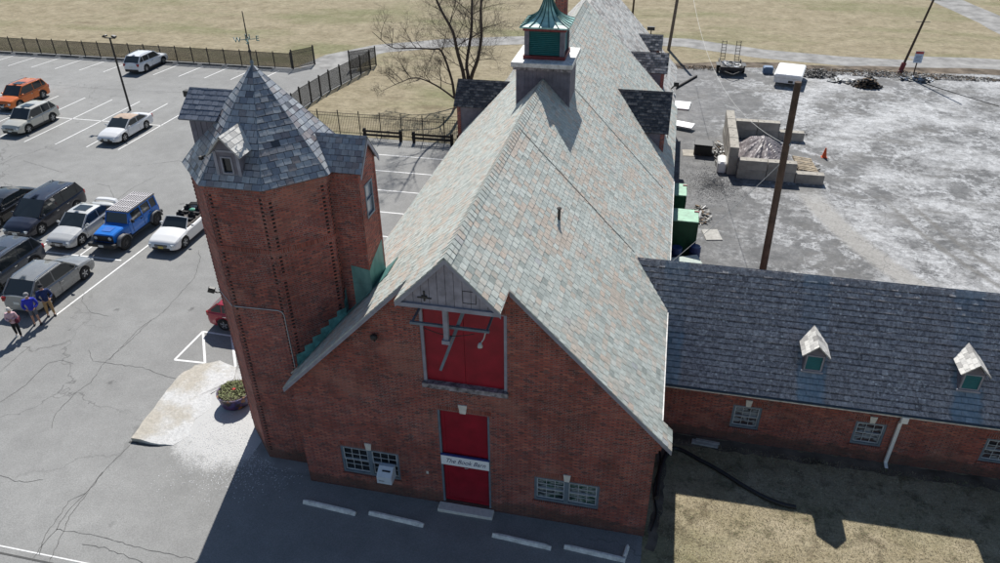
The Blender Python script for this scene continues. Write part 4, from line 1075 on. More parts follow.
def yard_mat():
    m, nt, b = newmat('stained_yard_asphalt'); p = geo_pos(nt); sp = nt.nodes.new('ShaderNodeSeparateXYZ'); L(nt, p, sp.inputs[0])
    ps = scalev(nt, p, (0.6, 1.1, 1))
    n1 = noise(nt, p, 0.22, 5, 0.6); n3 = noise(nt, p, 7, 7, 0.85); n4 = noise(nt, p, 1.2, 6, 0.7)
    c = ramp(nt, n4, [(0.3, (0.065, 0.067, 0.070)), (0.5, (0.115, 0.117, 0.119)), (0.7, (0.20, 0.20, 0.198))])
    c = mix(nt, 1.0, c, ramp(nt, n1, [(0.3, 0.72), (0.7, 1.3)]), 'MULTIPLY')
    def M_(op, a, b_=None, c_=None): return math_(nt, op, a, b_, c_)
    X, Y = sp.outputs[0], sp.outputs[1]
    # white mineral residue: spreads from the middle of the yard eastwards
    east = M_('DIVIDE', M_('SUBTRACT', X, 8.0), 9.0); east = M_('MINIMUM', M_('MAXIMUM', east, -0.8), 0.55)
    wn = noise(nt, scalev(nt, p, (0.8, 1.0, 1)), 0.20, 12, 0.74, 0.25); wn2 = noise(nt, p, 2.4, 10, 0.85, 0.3)
    mk = M_('ADD', wn, M_('MULTIPLY', M_('SUBTRACT', wn2, 0.5), 0.42))
    mk = M_('ADD', mk, M_('MULTIPLY', east, 0.14))
    c = mix(nt, ramp(nt, mk, [(0.525, 0.0), (0.56, 0.28), (0.62, 0.48), (0.70, 0.92)]), c, (0.47, 0.475, 0.48))
    vn = N(nt, 'ShaderNodeTexVoronoi', Scale=0.30, feature='DISTANCE_TO_EDGE'); vw = nt.nodes.new('ShaderNodeVectorMath'); vw.operation = 'MULTIPLY_ADD'
    vt = N(nt, 'ShaderNodeTexNoise', Scale=0.55, Detail=9.0, Roughness=0.7); L(nt, p, vt.inputs['Vector']); L(nt, vt.outputs['Color'], vw.inputs[0]); vw.inputs[1].default_value = (6.5, 6.5, 0); L(nt, p, vw.inputs[2]); L(nt, vw.outputs[0], vn.inputs['Vector'])
    vk = M_('MULTIPLY', ramp(nt, vn.outputs['Distance'], [(0.01, 1.0), (0.09, 0.0)]), ramp(nt, wn2, [(0.42, 0.0), (0.56, 0.8)]))
    vk = M_('MULTIPLY', vk, ramp(nt, M_('ADD', east, 0.8), [(0.3, 0.1), (1.0, 1.0)])); c = mix(nt, vk, c, (0.50, 0.51, 0.52))
    # dark damp blotches
    dk = noise(nt, scalev(nt, p, (0.8, 1.3, 1)), 0.30, 6, 0.7); c = mix(nt, ramp(nt, dk, [(0.52, 0.0), (0.62, 0.7)]), c, (0.115, 0.113, 0.108))
    # worn sandy track sweeping toward the wing and two tyre ruts
    t = M_('MAXIMUM', M_('SUBTRACT', 48.0, Y), 0.0)
    fx = M_('ADD', M_('MULTIPLY', t, 0.10), M_('MULTIPLY', M_('MULTIPLY', t, t), 0.0215))
    dx = M_('SUBTRACT', M_('SUBTRACT', X, 9.9), fx)
    en = M_('MULTIPLY', M_('SUBTRACT', wn2, 0.5), 1.1)
    near = ramp(nt, M_('DIVIDE', t, 6.0), [(0.0, 0.0), (0.5, 1.0)])
    def band(off, hw, soft, amt, colr, c):
        d = M_('ABSOLUTE', M_('ADD', M_('SUBTRACT', dx, off), en))
        k = M_('MULTIPLY', ramp(nt, M_('DIVIDE', d, hw), [(max(0.0, 1 - soft), 1.0), (1.0, 0.0)]), M_('MULTIPLY', near, amt))
        return mix(nt, k, c, colr)
    c = band(0.0, 1.0, 0.45, 0.85, (0.30, 0.29, 0.27), c)
    c = band(4.6, 0.30, 0.8, 0.75, (0.13, 0.125, 0.115), c); c = band(6.0, 0.30, 0.8, 0.75, (0.13, 0.125, 0.115), c)
    # fine cracking
    w = N(nt, 'ShaderNodeTexVoronoi', Scale=0.55, feature='DISTANCE_TO_EDGE')
    wob = nt.nodes.new('ShaderNodeVectorMath'); wob.operation = 'MULTIPLY_ADD'
    nn = N(nt, 'ShaderNodeTexNoise', Scale=1.2, Detail=5.0); L(nt, p, nn.inputs['Vector']); L(nt, nn.outputs['Color'], wob.inputs[0]); wob.inputs[1].default_value = (1.6, 1.6, 0); L(nt, p, wob.inputs[2]); L(nt, wob.outputs[0], w.inputs['Vector'])
    c = mix(nt, ramp(nt, w.outputs['Distance'], [(0.004, 0.45), (0.016, 0.0)]), c, (0.07, 0.07, 0.07))
    L(nt, mix(nt, 1.0, c, ramp(nt, n3, [(0.28, 0.6), (0.72, 1.38)]), 'MULTIPLY'), b.inputs['Base Color'])
    b.inputs['Roughness'].default_value = 0.8; bump(nt, n3, 0.4, 0.02, b)
    return m
M['yard'] = yard_mat()
M['track'] = plain('sandy_track', (0.27, 0.265, 0.25), 0.95, 0, 0.35, 1.5, spec=0.1)
M['gravel'] = plain('grey_gravel_path', (0.29, 0.285, 0.275), 0.95, 0, 0.3, 0.8, spec=0.1)
M['dirt'] = plain('brown_dirt', (0.15, 0.125, 0.10), 1.0, 0, 0.6, 0.9, spec=0.05)
M['line'] = plain('line_paint', (0.72, 0.72, 0.71), 0.7, 0, 0.14, 7.0)
M['crack'] = plain('crack_shadow', (0.085, 0.085, 0.083), 1.0)
M['yellow'] = plain('yellow_kerb_paint', (0.62, 0.36, 0.03), 0.6, 0, 0.25, 5.0)

def sheet(name, polys, z, mat, kind='structure'):
    mb = MB()
    for q in polys: mb.face([(p[0], p[1], z) for p in q])
    o = mb.build(name, mat); return tag(o, kind=kind)
def ribbon(mb, pts, wd_, z, jit=0.0, rs=None):
    P = [Vector((p[0], p[1], 0)) for p in pts]
    rows = []
    for i, p in enumerate(P):
        d = (P[min(i + 1, len(P) - 1)] - P[max(i - 1, 0)]).normalized(); n = Vector((-d.y, d.x, 0))
        w = wd_[i] if hasattr(wd_, '__len__') else wd_
        if rs: w *= 0.5 + rs.random()
        rows.append([(p.x + n.x * w / 2, p.y + n.y * w / 2, z), (p.x - n.x * w / 2, p.y - n.y * w / 2, z)])
    mb.grid(rows)
def wobble(pts, step, amp, rs):
    out = []
    for a, b in zip(pts[:-1], pts[1:]):
        n = max(1, int(math.hypot(b[0] - a[0], b[1] - a[1]) / step))
        for i in range(n):
            t = i / n; j = amp if i or out else 0
            out.append((a[0] + (b[0] - a[0]) * t + rs.uniform(-j, j), a[1] + (b[1] - a[1]) * t + rs.uniform(-j, j)))
    return out + [tuple(pts[-1])]

sheet('ground', [[(-400, -200), (400, -200), (400, 500), (-400, 500)]], -0.030, M['field'])
sheet('yard', [[(0.6, 27.5), (90, 27.5), (90, 79.0), (31, 77.6), (17, 75.6), (7, 74.6), (0.6, 72.8)]], -0.020, M['yard'])
# parking lot, with its field edge and the gate opening
sheet('parking_lot', [[(-130, -60), (1.15, -60), (1.15, 17.6), (-14.0, 17.6), (-14.0, 50.35), (-29.0, 50.35), (-29.4, 55.6), (-29.0, 60.6), (-28.0, 66.5), (-34.6, 66.6), (-130, 66.3)]], -0.012, M['asphalt'])
sheet('alley', [[(-14.0, 17.6), (-11.0, 17.6), (-11.0, 50.3), (-14.0, 50.3)]], -0.016, M['gravel'])
sheet('lawn', [[(1.1, -60), (60, -60), (60, 22.9), (1.0, 22.9)]], -0.008, M['lawn'])
mb = MB(); rs = random.Random(4)
pts = [(-33.6, 66.5), (-32.6, 70.6), (-29.5, 74.8), (-22, 78.6), (-15.6, 80.6), (-6, 82.6), (2, 82.8), (9.4, 80.0), (17, 78.6), (31, 78.3), (45, 77.4), (80, 74.0)]
ribbon(mb, wobble(pts, 2.0, 0.12, rs), 3.4, -0.022)
ribbon(mb, [(-31.2, 66.3), (-31.5, 69.5), (-31.0, 72.5)], 4.4, -0.0215)
tag(mb.build('path', M['gravel']), kind='structure')
mb = MB(); ribbon(mb, wobble([(32.5, 118), (36.0, 104), (37.8, 92), (37.5, 80.5)], 2.5, 0.15, rs), 4.2, -0.026); ribbon(mb, wobble([(24, 78.6), (38, 79.5), (60, 80)], 2.5, 0.2, rs), 6.0, -0.024)
tag(mb.build('road', M['gravel']), kind='structure')
# strip of turned dirt and rubble along the far yard edge
mb = MB(); ribbon(mb, wobble([(0.9, 73.9), (7, 75.6), (17, 76.0), (26, 77.0), (40, 78.0)], 2.0, 0.25, rs), 1.9, -0.017)
tag(mb.build('dirt', M['dirt']), kind='structure')

# ---- raised broken concrete apron beside the tower
mb = MB(); rs = random.Random(9)
edge = wobble([(-19.07, 17.78), (-18.2, 17.76), (-17.3, 17.9), (-17.0, 18.6), (-17.3, 19.4), (-17.0, 20.2), (-17.5, 21.0), (-17.0, 22.0), (-17.3, 22.85), (-18.3, 23.1), (-19.2, 22.6), (-19.42, 21.6), (-19.25, 19.6), (-19.07, 17.78)], 0.3, 0.03, rs)[:-1]
def apron_mat():
    m, nt, b = newmat('broken_concrete'); p = geo_pos(nt); sp = nt.nodes.new('ShaderNodeSeparateXYZ'); L(nt, p, sp.inputs[0])
    n1 = noise(nt, p, 0.55, 6, 0.6); n2 = noise(nt, p, 9, 5, 0.8)
    lx = math_(nt, 'ADD', math_(nt, 'MULTIPLY', math_(nt, 'ADD', sp.outputs[0], 17.6), 0.10), n1)
    c = ramp(nt, lx, [(0.34, (0.43, 0.40, 0.345)), (0.42, (0.47, 0.455, 0.42)), (0.50, (0.55, 0.55, 0.54)), (0.85, (0.52, 0.525, 0.525))])
    c = mix(nt, 1.0, c, ramp(nt, n2, [(0.3, 0.75), (0.7, 1.25)]), 'MULTIPLY')
    L(nt, c, b.inputs['Base Color']); b.inputs['Roughness'].default_value = 0.95; bump(nt, n2, 0.7, 0.03, b); return m
M['apron'] = apron_mat()
E3 = [(p[0], p[1], 0) for p in edge]
top = []
for i, p in enumerate(edge):
    hgt = max(-0.009, min(0.16, 0.16 - (p[0] + 18.6) * 0.125)) if p[1] < 22 else 0.03
    top.append(Vector((p[0], p[1], hgt)))
cen = Vector((-18.2, 20.3, 0.11))
for i in range(len(top)):
    j = (i + 1) % len(top)
    mb.face([cen, top[i], top[j]]); 
    a = Vector((top[i].x, top[i].y, -0.02)); b2 = Vector((top[j].x, top[j].y, -0.02)); mb.face([a, b2, top[j], top[i]])
tag(mb.build('concrete_slab', M['apron'], angle=40), kind='structure')
mb = MB(); ribbon(mb, wobble([(-19.15, 17.72), (-18.4, 17.70), (-17.8, 17.78)], 0.15, 0.03, rs), 0.10, 0.0); tag(mb.build('crack_edge', M['crack']), kind='structure')

# ---- loose crumbs of gravel on the apron and round the tower foot (stuff)
mb = MB(); rs = random.Random(12)
for i in range(2600):
    while True:
        x = rs.gauss(-14.8, 1.5); y = rs.gauss(18.3, 1.1)
        if math.hypot(x - TX, y - TY) > 2.75 and x < -11.4 and x > -17.0: break
    s = rs.uniform(0.008, 0.034); z = -0.010
    a = rs.uniform(0, 6.28); P = [(x + s * math.cos(a + k * 2.09) * rs.uniform(.7, 1.2), y + s * math.sin(a + k * 2.09), z) for k in range(3)]; T = (x, y, z + s * 0.35)
    for k in range(3): mb.face([P[k], P[(k + 1) % 3], T])
tag(mb.build('gravel', plain('pale_gravel', (0.62, 0.62, 0.62), 0.9, 0, 0.3, 20)), kind='stuff')

# ---- cracks traced in the asphalt
CR = [[(-18.83, 12.1), (-18.99, 12.59), (-18.99, 13.41), (-19.14, 14.25), (-19.08, 14.87), (-19.14, 16.14), (-19.02, 17.56)], [(-18.8, 12.37), (-19.16, 13.1), (-19.41, 14.6), (-19.07, 15.08)],
[(-22.75, 17.77), (-23.22, 18.59), (-23.27, 19.97), (-23.1, 20.59), (-23.43, 21.9), (-23.29, 23.59), (-23.35, 25.37)], [(-24.76, 22.61), (-24.02, 21.94), (-23.24, 21.94), (-21.5, 21.99), (-20.46, 21.74), (-19.5, 21.57)],
[(-26.05, 18.68), (-25.8, 19.88), (-25.95, 21.38), (-25.53, 21.7), (-24.79, 21.62)], [(-18.99, 13.41), (-17.32, 13.49), (-15.53, 13.32), (-14.37, 13.3), (-13.56, 13.3)],
[(-22.85, 15.14), (-22.08, 15.02), (-21.57, 15.09), (-21.09, 15.3)], [(-17.67, 13.05), (-16.86, 13.09), (-15.74, 12.92), (-15.18, 12.82)], [(-27.69, 22.34), (-27.69, 21.67), (-27.61, 20.41)],
[(-23.34, 22.16), (-23.47, 24.05), (-23.49, 24.69), (-23.16, 26.1), (-23.46, 29.41), (-24.28, 31.34), (-24.87, 32.11)], [(-28.32, 26.86), (-27.92, 26.2), (-26.81, 25.36), (-25.63, 25.25)],
[(-27.89, 32.9), (-27.22, 34.26), (-26.2, 34.72)], [(-36.58, 38.87), (-35.59, 38.75), (-33.86, 36.99)], [(-45.69, 40.41), (-45.66, 41.86), (-44.76, 43.54), (-44.43, 44.78)],
[(-33.74, 37.01), (-33.84, 38.79), (-33.43, 40.78)], [(-35.19, 42.47), (-33.39, 43.53), (-32.09, 42.94)], [(-44.55, 41.34), (-42.39, 40.71), (-40.3, 40.09)], [(-62, 57.5), (-50, 57.1), (-40, 57.6), (-33, 57.0)], [(-19.14, 16.1), (-18.9, 14.0), (-18.2, 12.0), (-17.9, 9)]]
mb = MB(); rs = random.Random(2)
for c in CR: ribbon(mb, wobble(c, 0.16, 0.035, rs), 0.019, -0.0065, rs=rs)
tag(mb.build('pavement_cracks', M['crack']), kind='structure')

# ---- painted markings
mb = MB()
def line(x0, y0, x1, y1, w=0.10, z=-0.007): ribbon(mb, [(x0, y0), (x1, y1)], w, z)
for x in [-28.3 - 2.88 * i for i in range(7)]: line(x, 24.8, x + (0.35 if x > -29 else 0.0), 35.2)
line(-28.5, 30.2, -46, 30.2)
for x in [-38.9 - 2.72 * i for i in range(9)]: line(x - 0.15, 44.5, x + 0.1, 54.6)
line(-38.8, 49.7, -60, 49.7)
for x in [-36.9 - 2.72 * i for i in range(14)]: line(x, 61.8, x + 0.5, 65.3)
for y in (35.75, 38.72, 41.72, 44.68, 47.4): line(-20.2, y, -14.3, y)
line(-20.40, 22.79, -20.32, 25.04, 0.11); line(-20.40, 22.79, -18.88, 22.86, 0.11, -0.0066); line(-20.32, 25.04, -18.9, 22.86, 0.11, -0.0063)
line(-20.32, 25.03, -16.8, 24.90, 0.11, -0.0060); line(-18.72, 24.92, -17.4, 22.9, 0.11, -0.0057)
line(-60, 12.40, -14.5, 12.42, 0.05)
tag(mb.build('road_markings', M['line']), kind='structure')
mb = MB(); ribbon(mb, [(-60, 12.17), (-15.5, 12.17)], 0.07, -0.0068); tag(mb.build('kerb_shade_strip', M['crack']), kind='structure')  # flat dark strip painted for the shaded side of the kerb

# ================================================================ kerb stops
def stop(name, mat, label, cat, x, y, L_, rz, grp, w=0.17, h=0.14):
    mb = MB(); rs = random.Random(int(x * 10 + y))
    rows = []
    n = 10
    for i in range(n + 1):
        t = -L_ / 2 + L_ * i / n; e = 0.02 if i in (0, n) else 0
        j = lambda: rs.uniform(-0.006, 0.006)
        rows.append([(t, -w / 2 + j(), 0), (t, -w / 2 + 0.025 + e + j(), h - 0.03 - e + j()), (t, -w / 2 + 0.05 + e, h - e + j()), (t, w / 2 - 0.05 - e, h - e + j()), (t, w / 2 - 0.025 - e + j(), h - 0.03 - e), (t, w / 2 + j(), 0)])
    mb.grid(rows); mb.face(rows[0]); mb.face(rows[-1][::-1])
    o = mb.build(name, mat, angle=35); o.location = (x, y, -0.012); o.rotation_euler = (0, 0, rz)
    return tag(o, label, cat, grp)
M['stopc'] = plain('weathered_wheel_stop_concrete', (0.74, 0.72, 0.68), 0.9, 0, 0.25, 6.0, bmp=0.6)
for x, y, lb in ((-10.0, 16.26, 'grey concrete wheel stop beneath the window with the drop box, by the tower'), (-7.49, 16.27, 'grey concrete wheel stop between the drop box and the tall red door'),
                 (-3.0, 16.25, 'grey concrete wheel stop just past the step of the tall red door'), (-0.52, 16.28, 'grey concrete wheel stop at the lawn corner with a short stump beside its end')):
    stop('wheel_stop', M['stopc'], lb, 'wheel stop', x, y, 2.06, R(-3.5), 'concrete wheel stops along the gable')
o = stop('curb_stump', M['stopc'], 'short broken concrete stump at the end of the last wheel stop', 'curb', 0.50, 16.55, 0.5, R(80), None, 0.14, 0.16)
mb = MB()
mb.bbox(-6.18, -4.18, 16.92, 17.30, -0.02, 0.11, 0.02); o = mb.build('door_step', M['stone']); tag(o, 'long pale stone step under the tall red door', 'step')
for i, (y, lb) in enumerate(((34.45, 'yellow painted wheel stop closest to the tower turret'), (37.2, 'second yellow wheel stop counted from the turret'), (40.35, 'middle yellow wheel stop of the row beside the barn roof'), (43.25, 'fourth yellow wheel stop, in the branch shadows'), (46.1, 'yellow wheel stop at the end of the row by the timber rail'))):
    stop('wheel_stop', M['yellow'], lb, 'wheel stop', -14.35, y, 2.1, R(90), 'yellow wheel stops beside the barn')
M['stopd'] = plain('dark_wheel_stop', (0.13, 0.115, 0.10), 0.9, 0, 0.4, 4.0)
for i in range(13):
    stop('wheel_stop', M['stopd'], 'dark worn wheel stop at the head of an empty bay by the long fence', 'wheel stop', -38.4 - 2.72 * i, 65.75, 2.1, 0, 'dark wheel stops along the long fence')

# ================================================================ fences
def wire_mat(name, sp=0.06, th=0.028):
    m, nt, b = newmat(name); uv = uvco(nt); s = nt.nodes.new('ShaderNodeSeparateXYZ'); L(nt, uv, s.inputs[0])
    a = math_(nt, 'ADD', s.outputs[0], s.outputs[1]); c = math_(nt, 'SUBTRACT', s.outputs[0], s.outputs[1])
    g = [math_(nt, 'LESS_THAN', math_(nt, 'FRACT', math_(nt, 'DIVIDE', q, sp)), th / sp) for q in (a, c)]
    al = math_(nt, 'MAXIMUM', g[0], g[1]); L(nt, al, b.inputs['Alpha']); b.inputs['Base Color'].default_value = (0.018, 0.018, 0.018, 1); b.inputs['Roughness'].default_value = 0.6
    return m
M['wire'] = wire_mat('black_chain_link')
def fence(name, label, pts, H_, spacing, mesh=True, pickets=False, rails=(0.05, 0.95), post=0.035, group=None, cat='fence'):
    root = thing(name, label, cat, (pts[0][0], pts[0][1], 0), 0, group)
    lx, ly = pts[0]
    pn = MB(); rl = MB(); pk = MB(); posts = []
    for (x0, y0), (x1, y1) in zip(pts[:-1], pts[1:]):
        d = math.hypot(x1 - x0, y1 - y0); n = max(1, round(d / spacing))
        for i in range(n + 1):
            p = (x0 + (x1 - x0) * i / n, y0 + (y1 - y0) * i / n)
            if not posts or math.hypot(p[0] - posts[-1][0], p[1] - posts[-1][1]) > 0.2: posts.append(p)
        if mesh: pn.face([(x0 - lx, y0 - ly, 0.03), (x1 - lx, y1 - ly, 0.03), (x1 - lx, y1 - ly, H_ * 0.97), (x0 - lx, y0 - ly, H_ * 0.97)])
        for f_ in rails: rl.tube([(x0 - lx, y0 - ly, H_ * f_), (x1 - lx, y1 - ly, H_ * f_)], 0.02, 5)
        if pickets:
            k = int(d / 0.13)
            for i in range(k):
                t = (i + 0.5) / k; x = x0 + (x1 - x0) * t - lx; y = y0 + (y1 - y0) * t - ly
                pk.box(x - 0.009, x + 0.009, y - 0.009, y + 0.009, 0.08, H_ * 0.93)
    if mesh: pn.build('mesh_panel', M['wire'], root)
    rl.build('rail', M['iron'], root)
    if pickets: pk.build('pickets', M['iron'], root)
    for x, y in posts:
        q = MB(); q.box(x - lx - post, x - lx + post, y - ly - post, y - ly + post, -0.1, H_ + 0.05); q.ball((x - lx, y - ly, H_ + 0.07), post * 1.2, post * 1.2, post * 1.2, 6, 4); q.build('post', M['iron'], root)
    return root
fence('mesh_fence', 'long black mesh fence along the far edge of the parking lot', [(-73.0, 66.45), (-35.5, 66.2)], 1.5, 1.8)
fence('gate_leaf', 'open black mesh gate leaf at the end of the long fence', [(-35.3, 66.1), (-33.9, 68.0)], 1.75, 3.0, post=0.06, rails=(0.06, 0.8, 0.97), cat='gate')
fence('gate_leaf', 'open black mesh gate leaf standing across the dirt path', [(-29.7, 66.9), (-27.75, 68.8)], 1.75, 3.0, post=0.05, rails=(0.06, 0.8, 0.97), cat='gate')
fence('mesh_fence', 'black mesh fence with thick posts running from the gate toward the barn', [(-29.2, 50.6), (-29.5, 55.6), (-29.05, 60.6), (-27.8, 67.4)], 1.75, 1.75, post=0.055)
fence('picket_fence', 'thin dark iron picket fence behind the timber rails', [(-29.0, 50.6), (-12.2, 50.75)], 1.85, 1.75, mesh=False, pickets=True, rails=(0.10, 0.92, 0.80), post=0.03)
def rail(x0, x1, lb):
    root = thing('timber_rail', lb, 'barrier', ((x0 + x1) / 2, 50.08, 0), 0, 'dark timber barriers at the end of the lot')
    h = (x1 - x0) / 2
    for x in (-h + .12, h - .12): q = MB(); q.bbox(x - 0.1, x + 0.1, -0.1, 0.1, -0.1, 0.86, 0.02); q.build('post', M['rotwood'], root)
    for z in (0.32, 0.62): q = MB(); q.bbox(-h, h, -0.14, -0.102, z, z + 0.16, 0.01); q.build('rail', M['rotwood'], root)
rail(-21.8, -18.7, 'dark timber barrier with two rails, the one farther from the barn'); rail(-17.9, -14.7, 'dark timber barrier with two rails, the one touching the barn roof line')
rail(-14.4, -12.2, 'dark timber barrier mostly hidden behind the barn roof')

# ================================================================ poles and cables
def pole(name, label, cat, base, top, r0, r1, mat): 
    root = thing(name, label, cat, base); B = Vector(base); T_ = Vector(top) - B
    q = MB(); n = 8; q.tube([T_ * (i / n) for i in range(n + 1)], [r0 + (r1 - r0) * i / n for i in range(n + 1)], 14); q.build('shaft', mat, root); return root, T_
p1, t1 = pole('utility_pole', 'tall dark timber pole rising behind the wing roof', 'pole', (5.52, 31.0, 0), (5.30, 31.0, 11.8), 0.17, 0.135, M['polewood'])
q = MB(); q.tube([t1 + Vector((-0.2, 0, -2.6)), t1 + Vector((0.2, 0, -2.6))], 0.02, 6); q.ball(t1 + Vector((0.17, -0.1, -2.6)), 0.05, 0.05, 0.06); q.build('bracket', M['steel'], p1)
p2, t2 = pole('utility_pole', 'thin leaning timber pole at the yard corner beside the sign', 'pole', (21.6, 75.2, 0), (23.0, 75.2, 8.6), 0.12, 0.08, M['polewood'])
q = MB(); q.tube([Vector((0, 0, 0)), Vector((0.16, 0, 1.0))], 0.21, 10); q.build('guard', M['red_trim'], p2)
q = MB()
for z in (4.7, 6.6): q.box(z * 0.16 - 0.6, z * 0.16 + 0.6, -0.03, 0.03, z - 0.02, z + 0.02)
q.build('cross_wire', M['cable'], p2)
p3, t3 = pole('utility_pole', 'grey timber pole standing right behind the rear barn dormers', 'pole', (0.3, 79.6, 0), (0.85, 79.6, 9.0), 0.17, 0.14, plain('grey_pole_wood', (0.15, 0.125, 0.105), 0.9, 0, 0.3))
p4, t4 = pole('utility_pole', 'short distant timber pole on the dry field above the rear barn roof', 'pole', (-4.4, 95.0, 0), (-4.3, 95.0, 6.5), 0.12, 0.10, M['polewood'])
lp, lt = pole('street_lamp', 'slim black parking lot lamp post between the rows of bays', 'street lamp', (-43.6, 52.4, 0), (-43.6, 52.4, 6.0), 0.09, 0.07, M['black'])
q = MB(); q.box(-0.5, 0.5, -0.04, 0.04, 5.95, 6.02); q.build('crossarm', M['iron'], lp)
for s in (-1, 1):
    q = MB(); T = Matrix.Translation((s * 0.42, 0, 6.12)) @ Matrix.Rotation(R(15 * s), 4, 'Y'); q.bbox(-0.16, 0.16, -0.15, 0.15, -0.06, 0.08, 0.02, M=T); q.build('lamp_head', M['black'], lp)
def cable(label, a, b, sag, r_=0.011, mat=None):
    mb = MB(); a = Vector(a); b = Vector(b); n = 24
    mb.tube([a.lerp(b, i / n) - Vector((0, 0, sag * 4 * (i / n) * (1 - i / n))) - a for i in range(n + 1)], r_, 5)
    o = mb.build('overhead_cable', mat or M['cable_grey']); o.location = a; tag(o, label, 'cable')
cable('pale cable sagging from the tall pole out toward the field', (5.30, 30.9, 9.2), (1.6, 75, 7.5), 2.6, 0.012)
cable('pale cable from the tall pole down to the barn eave', (5.22, 30.9, 8.3), (1.15, 27.6, 4.9), 0.12, 0.012)
# ================================================================ vehicles
def paint(name, col, metal=0.15, rough=0.32):
    m, nt, b = newmat(name); b.inputs['Base Color'].default_value = (*col, 1); b.inputs['Metallic'].default_value = metal; b.inputs['Roughness'].default_value = rough
    b.inputs['Coat Weight'].default_value = 0.6; b.inputs['Coat Roughness'].default_value = 0.05
    n = noise(nt, objco(nt), 3.0, 4); L(nt, ramp(nt, n, [(0.3, rough * 0.85), (0.7, min(1, rough * 1.3))]), b.inputs['Roughness'])
    return m
M['carglass'] = glass_mat('car_glass', tint=(0.03, 0.038, 0.042), rough=0.05)
M['tyre'] = plain('tyre_rubber', (0.02, 0.02, 0.02), 0.85); M['rim'] = plain('alloy_rim', (0.50, 0.51, 0.52), 0.35, 0.7); M['rim_dark'] = plain('dark_rim', (0.06, 0.06, 0.065), 0.4, 0.4)
M['plastic'] = plain('black_plastic', (0.018, 0.018, 0.019), 0.55); M['lampglass'] = plain('headlight_lens', (0.55, 0.58, 0.60), 0.12, 0.2); M['tail'] = plain('tail_lamp_red', (0.30, 0.008, 0.008), 0.2)
M['chrome'] = plain('chrome_trim', (0.62, 0.62, 0.62), 0.15, 0.9); M['plate'] = plain('number_plate', (0.65, 0.66, 0.62), 0.5); M['plate_y'] = plain('yellow_plate', (0.62, 0.48, 0.12), 0.5)
M['cloth_black'] = plain('black_cloth', (0.02, 0.02, 0.022), 0.9); M['interior'] = plain('car_interior', (0.05, 0.04, 0.035), 0.7)

def lerp_keys(keys, x):
    if x <= keys[0][0]: return keys[0][1]
    for (a, p), (b, q) in zip(keys[:-1], keys[1:]):
        if x <= b:
            t = (x - a) / (b - a); return p + (q - p) * t
    return keys[-1][1]

